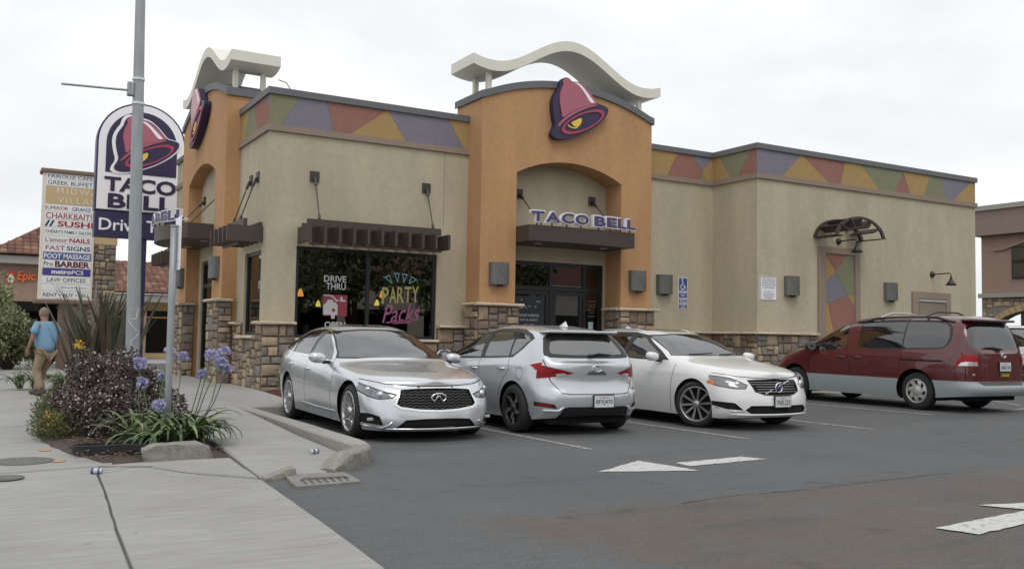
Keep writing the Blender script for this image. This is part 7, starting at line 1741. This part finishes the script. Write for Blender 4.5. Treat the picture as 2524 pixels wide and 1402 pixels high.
# ================================================================== walking man
M_skin = mat('skin', (0.36,0.19,0.14), .6); M_shirt = mat('blue_patterned_shirt', srgb(112,150,176,KW*.8), .85, noise=.14, nscale=40); M_trou = mat('khaki_trousers', srgb(140,124,104,KW*.8), .9, noise=.08, nscale=12); M_shoe = mat('brown_shoe', (.07,.045,.035), .6); M_hair = mat('grey_hair', (.20,.16,.13), .9)
def skinned(name, pts, edges, rad, m, parent, sub=2, root_i=0, scale=None):
    me = bpy.data.meshes.new(name); me.from_pydata([tuple(p) for p in pts], edges, []); o = bpy.data.objects.new(name, me); COL.objects.link(o)
    md = o.modifiers.new('skin', 'SKIN'); md.use_smooth_shade = True
    for i, d in enumerate(me.skin_vertices[0].data):
        r_ = rad[i]; d.radius = r_ if isinstance(r_, tuple) else (r_, r_); d.use_root = (i == root_i)
    sb = o.modifiers.new('sub', 'SUBSURF'); sb.levels = sub; sb.render_levels = sub
    dg = bpy.context.evaluated_depsgraph_get(); me2 = bpy.data.meshes.new_from_object(o.evaluated_get(dg)); bpy.data.objects.remove(o, do_unlink=True)
    me2.materials.clear(); me2.materials.append(m); me2.shade_smooth(); o = bpy.data.objects.new(name, me2); COL.objects.link(o); o.parent = parent; return o
# local frame: the man walks towards +x (world: away from the camera, to the left), y is his left
man = thing('person', (1.30,20.0,.02), 'man in pale blue patterned shirt and khaki trousers walking along the sidewalk', 'person', rz=R(128))
J = dict(pel=(0,0,.86), wa=(.015,0,1.02), ch=(.03,0,1.24), nk=(.05,0,1.41), hb=(.06,0,1.47), ht=(.085,0,1.56),
         shl=(.02,.19,1.36), ell=(.07,.25,1.10), wrl=(.18,.24,.90), shr=(.02,-.19,1.36), elr=(-.10,-.25,1.12), wrr=(-.02,-.27,.90),
         hpl=(0,.10,.84), knl=(.10,.11,.48), anl=(-.06,.10,.14), hpr=(0,-.10,.84), knr=(.19,-.10,.47), anr=(.30,-.10,.10))
names = list(J); idx = {n: i for i, n in enumerate(names)}
ed = [('pel','wa'),('wa','ch'),('ch','nk'),('nk','hb'),('hb','ht'),('ch','shl'),('shl','ell'),('ell','wrl'),('ch','shr'),('shr','elr'),('elr','wrr'),('pel','hpl'),('hpl','knl'),('knl','anl'),('pel','hpr'),('hpr','knr'),('knr','anr')]
RD = dict(pel=(.12,.155), wa=(.125,.15), ch=(.12,.16), nk=.055, hb=.07, ht=.085, shl=.06, ell=.042, wrl=.03, shr=.06, elr=.042, wrr=.03, hpl=.085, knl=.058, anl=.04, hpr=.085, knr=.058, anr=.04)
body = skinned('body', [J[n] for n in names], [(idx[a], idx[b_]) for a, b_ in ed], [RD[n] for n in names], M_skin, man)
# head: skull with brow, nose, jaw, ears
bm = bmesh.new(); bmesh.ops.create_uvsphere(bm, u_segments=20, v_segments=14, radius=1)
for v in bm.verts:
    c = v.co.copy(); x, y, z = c.x*.098, c.y*.076, c.z*.118
    if c.z < -.2: x *= 1-.12*(-c.z-.2); y *= 1-.30*(-c.z-.2)
    if c.x > .75 and abs(c.y) < .28 and -.35 < c.z < .1: x += .022*(1-abs(c.y)/.28)
    if c.x > .6 and -.05 < c.z < .12 and .2 < abs(c.y) < .6: x -= .010
    if c.x > .7 and -.62 < c.z < -.48: x -= .006
    v.co = Vector((.085+x, y, 1.575+z))
mb = MB(); mb.addbm(bm); obj('head', mb.v, mb.f, M_skin, man, True, world=False)
for g_ in (1, -1):
    mb = MB(); bm = bmesh.new(); bmesh.ops.create_uvsphere(bm, u_segments=10, v_segments=8, radius=1); mb.addbm(bm, Matrix.Translation((.08,g_*.078,1.57)) @ Matrix.Diagonal((.022,.010,.034,1))); obj('ear', mb.v, mb.f, M_skin, man, True, world=False)
    mb = MB(); bm = bmesh.new(); bmesh.ops.create_uvsphere(bm, u_segments=8, v_segments=6, radius=.011); mb.addbm(bm, Matrix.Translation((.165,g_*.030,1.583))); obj('eye', mb.v, mb.f, M_frame, man, True, world=False)
bm = bmesh.new(); bmesh.ops.create_uvsphere(bm, u_segments=20, v_segments=14, radius=1)
for v in list(bm.verts):
    if v.co.x > .25+.3*(1-abs(v.co.y)) or v.co.z < -.45 or (v.co.z > .80): bm.verts.remove(v)
for v in bm.verts: c = v.co; v.co = Vector((.083+c.x*.103, c.y*.082, 1.575+c.z*.120))
mb = MB(); mb.addbm(bm); obj('hair', mb.v, mb.f, M_hair, man, True, world=False)
def hand(wr, d, g_, nm):
    wr = Vector(wr); d = Vector(d).normalized(); s_ = Vector((1,0,0)); s_ = (s_-d*s_.dot(d)).normalized(); n = d.cross(s_)
    pts = [wr-d*.02, wr+d*.05, wr+d*.085]; rad = [(.024,.018),(.038,.016),(.036,.014)]; e = [(0,1),(1,2)]
    for k, L_ in enumerate((.062,.072,.068,.052)):
        b_ = wr+d*.085+s_*(.030-.02*k); i = len(pts); pts += [b_+d*L_*.5+n*.006, b_+d*L_*.9+n*.020]; rad += [.009,.008]; e += [(2,i),(i,i+1)]
    i = len(pts); pts += [wr+d*.045+s_*.045, wr+d*.085+s_*.055+n*.01]; rad += [.011,.009]; e += [(1,i),(i,i+1)]
    return skinned(nm, pts, e, rad, M_skin, man, 1)
hand(J['wrl'], (.25,0,-1), 1, 'hand'); hand(J['wrr'], (.3,-.05,-1), -1, 'hand')
# clothes
sp = [(.0,0,.80),(.015,0,.97),(.03,0,1.20),(.045,0,1.385),(.02,.20,1.355),(.05,.255,1.17),(.02,-.20,1.355),(-.065,-.25,1.18)]
skinned('shirt', sp, [(0,1),(1,2),(2,3),(2,4),(4,5),(2,6),(6,7)], [(.155,.195),(.165,.195),(.150,.195),(.075,.085),.085,.078,.085,.078], M_shirt, man, 2, 2)
tp = [(0,0,.86),(0,.09,.78),(.10,.11,.47),(-.06,.10,.11),(0,-.09,.78),(.19,-.10,.46),(.29,-.10,.08)]
skinned('trousers', tp, [(0,1),(1,2),(2,3),(0,4),(4,5),(5,6)], [(.125,.14),(.11,.10),.088,.080,(.11,.10),.088,.083], M_trou, man, 2, 0)
for (x, y, z, p) in ((-.02,.10,.06,R(22)),(.36,-.10,.045,R(-4))):
    bm = bmesh.new(); bmesh.ops.create_uvsphere(bm, u_segments=16, v_segments=10, radius=1)
    for v in bm.verts:
        c = v.co; v.co = Vector((c.x*.14, c.y*(.05+.008*c.x), max(-.045, c.z*.055*(1.15-.35*c.x))))
    mb = MB(); mb.addbm(bm, Matrix.Translation((x,y,z)) @ Matrix.Rotation(p, 4, 'Y')); obj('shoe', mb.v, mb.f, M_shoe, man, True, world=False)
# parked motorcycle far beyond the flax
t1 = thing('motorcycle', (4.75,38.0,.03), 'white parked motor scooter beyond the flax by the low arcade', 'motorcycle')
M_wm = paint('white_fairing', (.75,.76,.77), 0, .3)
def mw(x, y): 
    mb = MB(); mb.lathe([(.17,-.05),(.27,-.055),(.30,0),(.27,.055),(.17,.05)], 22, Matrix.Translation((x,y,.33)) @ Matrix.Rotation(R(90), 4, 'Y') @ Matrix.Rotation(0, 4, 'Z')); return mb
for yy in (37.45, 38.75): mw(4.75, yy).build('wheel', M_tyre, t1, smooth=True)
mb = MB(); mb.bbox(4.50,37.3,.45,5.0,37.75,1.15,.10); mb.build('front_fairing', M_wm, t1, smooth=True); mb = MB(); mb.bbox(4.55,38.2,.45,4.95,38.95,.85,.12); mb.build('tail_body', M_wm, t1, smooth=True)
mb = MB(); mb.bbox(4.58,37.9,.82,4.92,38.75,.95,.05); mb.build('seat', M_black, t1, smooth=True); MB().tube([(4.35,37.7,1.2),(4.75,37.6,1.16),(5.15,37.7,1.2)], .02, 8).build('handlebar', M_black, t1)
mb = MB(); mb.bbox(4.56,37.25,1.12,4.94,37.3,1.5,.02); mb.build('windscreen', M_cglass, t1); MB().bbox(4.5,37.7,.3,5.0,38.3,.42,.05).build('footboard', M_black, t1)
# ================================================================== buildings around
M_tile = [mat('roof_tile_red', srgb(132,94,80,KW*.62), .85, noise=.15, nscale=6), mat('roof_tile_brown', srgb(112,82,72,KW*.62), .85, noise=.15, nscale=6), mat('roof_tile_pale', srgb(150,116,98,KW*.62), .85, noise=.15, nscale=6)]
M_roofbase = mat('roof_under', srgb(90,66,57,KW*.6), .9)
M_brw = mat('brown_stucco', srgb(124,104,93,KW*1.1), .92, noise=.06, nscale=5, bump=.4, bscale=60)
M_gut = mat('grey_fascia', srgb(132,128,122,KW), .7)
M_dkwin = glass_mat('dark_glass', (.12,.12,.12), .8, 0.0, 1.5)
_tm = {}
def tile_mesh(k):
    if k not in _tm:
        v = []; f = []; n = 6
        for j, y in enumerate((0, .40)):
            for i in range(n+1):
                a = math.pi*i/n; v.append((-.15*math.cos(a), y, .065*math.sin(a)+(.03 if j == 0 else .0)))
        f = [(i, i+1, n+2+i, n+1+i) for i in range(n)]+[tuple(range(n, -1, -1))]
        me = bpy.data.meshes.new('roof_tile'); me.from_pydata(v, [], f); me.shade_smooth(); me.materials.append(M_tile[k]); _tm[k] = me
    return _tm[k]
def tiles(parent, o, ux, uy, cols, rows, keep=None, seed=0):
    """barrel tiles on a slope: o eave corner, ux along eave, uy up the slope"""
    r_ = random.Random(seed); ux = Vector(ux).normalized(); uy = Vector(uy).normalized(); uz = ux.cross(uy)
    L_ = root_of(parent).location
    for r0_ in range(rows):
        for c_ in range(cols):
            p = Vector(o)+ux*(.3*c_+.15)+uy*(.36*r0_)+uz*.02
            if keep and not keep(p): continue
            t = bpy.data.objects.new('roof_tile', tile_mesh(r_.choices((0,1,2), (5,3,2))[0])); COL.objects.link(t)
            t.parent = parent; m_ = Matrix((ux, uy, uz)).transposed().to_4x4(); m_.translation = p-L_; t.matrix_local = m_
# shop with hipped tile roof at far left
t1 = thing('tile_roof_shop', (3,46,0), 'brown shop with hipped red tile roof behind the directory pylon', 'building')
MB().box(0.9,45.6,0,4.7,52,4.10).build('wall', M_brw, t1); MB().box(0.75,45.1,4.10,4.75,52.5,4.44).build('fascia', M_gut, t1)
sp_ = .62
rf = MB().add([(0.65,45.0,4.46),(4.85,45.0,4.46),(4.85,49.6,4.46),(0.65,49.6,4.46),(2.75,47.3,4.46+2.3*sp_),(2.80,47.3,4.46+2.3*sp_)], [(0,1,5,4),(1,2,5),(2,3,4,5),(3,0,4)]).build('roof', M_roofbase, t1)
sl = Vector((0,1,sp_)).normalized()
def keep_hip(p):
    d = p.y-45.0; return p.x > .65+d*.92+.12 and p.x < 4.85-d*.92-.12 and d < 2.25
tiles(rf, (0.7,44.98,4.47), (1,0,0), sl, 14, 8, keep_hip, 1)
mb = MB(); mb.tube([(.65,45.0,4.5),(2.75,47.3,4.5+2.3*sp_)], .09, 8); mb.tube([(4.85,45.0,4.5),(2.8,47.3,4.5+2.3*sp_)], .09, 8); mb.tube([(2.75,47.3,4.5+2.3*sp_),(2.80,47.3,4.5+2.3*sp_)], .09, 8); mb.build('ridge_cap', M_tile[1], rf, smooth=True)
MB().box(1.2,45.585,.4,4.5,45.595,2.5).build('shop_window', M_dkwin, t1)
t2 = thing('shop_sign', (1.9,45.5,3.2), 'orange and white shop fascia lettering partly behind green shrubs', 'sign')
M_orl = mat('orange_letter', srgb(206,96,48,KW), .5); M_whl = M_swhite
for s_, x, w_, m_ in (('Epic',2.08,.72,M_orl),('Wings',2.98,.9,M_whl)):
    v, f = place(text_fit(s_, w_, .50, bold=.03, shear=.15, ext=.03), (x,45.53,3.55), (1,0,0), (0,0,1)); split_build((v, f), 'letter', m_, t2)
mb = MB(); flat(mb, smooth_poly([(1.25,3.25),(1.68,3.28),(1.66,3.6),(1.48,3.9),(1.35,3.6)], 1), 45.56); mb.build('flame_emblem', mat('red_emblem', srgb(190,64,40,KW), .5), t2)
mb = MB(); flat(mb, smooth_poly([(1.34,3.3),(1.62,3.32),(1.6,3.55),(1.45,3.7)], 1), 45.55); mb.build('flame_core', M_whl, t2)
# lower tiled building seen under the pylon sign
t1 = thing('tile_roof_arcade', (12,48,0), 'low tan arcade with red barrel tile roof beyond the street pole', 'building')
MB().box(5.0,46.2,0,18,54,2.62).build('wall', M_tanp, t1); MB().box(4.9,45.1,2.62,18.2,54.2,2.98).build('fascia', M_gut, t1)
rf = MB().add([(4.8,45.0,2.99),(18.3,45.0,2.99),(18.3,49.6,4.75),(4.8,49.6,4.75)], [(0,1,2,3)]).build('roof', M_roofbase, t1)
tiles(rf, (4.9,44.98,3.0), (1,0,0), (0,4.6,1.76), 16, 13, None, 2)
MB().box(5.3,46.17,.3,8.6,46.19,2.25).build('shop_window', M_dkwin, t1)
for x in (6.9, 8.65): MB().box(x-.12,45.3,0,x+.12,45.54,2.62).build('post', M_brw, t1)
MB().box(6.35,46.15,1.35,7.15,46.165,2.05).build('notice', M_cream, t1); MB().box(5.3,46.1,1.9,8.6,46.16,1.98).build('beam', M_orange, t1)
# two-storey building at the right
t1 = thing('brown_two_storey_building', (36,14,0), 'brown stucco two-storey building with stone arches at the right edge', 'building')
MB().box(36,-10,3.40,48,23.42,5.74).build('upper_wall', M_brw, t1); MB().box(35.6,-10.4,5.75,48.4,23.6,6.75).build('parapet', mat('brown_parapet', srgb(112,97,90,KW*1.1), .9, noise=.06, nscale=5), t1)
MB().box(35.5,-10.5,6.755,48.5,23.7,6.95).build('coping', M_gut, t1); MB().box(35.85,-10.2,3.22,48,23.5,3.395).build('string_course', M_gut, t1)
# arches along the ground floor: pieces between
N = 14; zA = 2.75
mb = MB(); arches = [(18.6,22.9),(13.6,17.9),(8.6,12.9)]
prev = 23.42
for a0_, a1_ in arches:
    mb.box(36,a1_,0,36.5,prev,3.215)
    for i in range(N):
        y0_, y1_ = a0_+(a1_-a0_)*i/N, a0_+(a1_-a0_)*(i+1)/N; z0_ = 1.9+.85*math.sqrt(max(0, 1-((y0_-(a0_+a1_)/2)/((a1_-a0_)/2))**2)); z1_ = 1.9+.85*math.sqrt(max(0, 1-((y1_-(a0_+a1_)/2)/((a1_-a0_)/2))**2))
        mb.add([(x,y,z) for x in (36,36.5) for y, z in ((y0_,z0_),(y1_,z1_),(y1_,3.215),(y0_,3.215))], [(0,1,2,3),(7,6,5,4),(0,4,5,1),(2,6,7,3)])
    prev = a0_
mb.box(36,-10,0,36.5,prev,3.215); sw_ = mb.build('arcade_wall', M_stone[3], t1)
M_vous = mat('voussoir_stone', srgb(150,130,100,KW), .9, noise=.15, nscale=10)
for a0_, a1_ in arches[:1]:
    for i in range(22):
        t_ = math.pi*(i+.5)/22; c = (a0_+a1_)/2; hw2 = (a1_-a0_)/2; p = []
        for da, k in ((-.065,1.0),(.065,1.0),(.065,1.0),(-.065,1.0)): p.append(t_+da)
        q = [(c+hw2*math.cos(p[0]), 1.9+.85*math.sin(p[0])), (c+hw2*math.cos(p[1]), 1.9+.85*math.sin(p[1])), (c+(hw2+.2)*math.cos(p[1]), 1.9+1.13*math.sin(p[1])), (c+(hw2+.2)*math.cos(p[0]), 1.9+1.13*math.sin(p[0]))]
        MB().prism(q, 35.94, .058, 0).build('voussoir', M_vous, sw_)
stone_face(sw_, 22.95, 23.40, 1.2, 3.2, sd(36), 81, avg=.26); stone_face(sw_, 18.6, 22.9, 2.86, 3.2, sd(36), 82, avg=.26)
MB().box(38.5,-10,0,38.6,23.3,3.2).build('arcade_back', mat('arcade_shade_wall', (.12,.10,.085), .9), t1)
for y0_, y1_ in ((20.4,22.1),(16.4,18.1)):
    w = MB().box(35.94,y0_,3.95,35.998,y1_,5.26).build('window', M_frame, t1); MB().box(35.93,y0_+.06,4.02,35.938,y1_-.06,5.2).build('pane', glass_mat('mirror_glass', (.1,.1,.1), .95, 0, 2.6), w)
mb = MB(); mb.add([(35.90,22.9,5.12),(35.90,22.5,5.12),(35.90,20.6,5.62),(35.90,20.6,5.72),(35.90,22.5,5.24),(35.90,22.9,5.24)], [(0,1,4,5),(1,2,3,4)])
mb.add([(35.99,p[1],p[2]) for p in mb.v], [(0,1,4,5),(1,2,3,4)]); mb.build('stepped_moulding', M_brw, t1)
# building across the lot, behind the camera: what the shop windows mirror
t1 = thing('opposite_shop_row', (22,-27,0), 'brown shop row with red tile roof across the car park, mirrored in the windows', 'building')
MB().box(-12,-36,0,60,-27,5.2).build('wall', M_cream, t1); MB().box(-12.3,-36,5.2,60.3,-26.6,5.6).build('fascia', M_gut, t1)
MB().add([(-12.5,-26.4,5.62),(60.5,-26.4,5.62),(60.5,-31.5,9.6),(-12.5,-31.5,9.6)], [(0,1,2,3)]).build('roof', M_tile[0], t1)
for k in range(12): MB().box(-9+k*5.6,-26.98,.5,-9+k*5.6+4.2,-26.96,3.2).build('shop_window', M_dkwin, t1)

def yard_tree(x, y, h, seed, label):
    r_ = random.Random(seed); t = thing('leafy_tree', (x,y,0), label, 'tree', 'trees across the car park'); lb = lumps(r_, (x, y, h*.66), (h*.34, h*.34, h*.34), 26, .45)
    leaf_cloud('crown', t, lobe_samples(r_, lb, 2600, 1.5, .5), .42, M_tleaf, seed, 1.8); branches('trunk', t, (x,y,0), lb, M_twig, .14, 9, seed)
for k, (x, y, h) in enumerate(((15.5,-13,7.5),(20.5,-16,9),(26,-14,8),(32,-17,9.5))): yard_tree(x, y, h, 90+k, ('first','second','third','fourth')[k]+' leafy tree from the street across the car park, mirrored in glass')
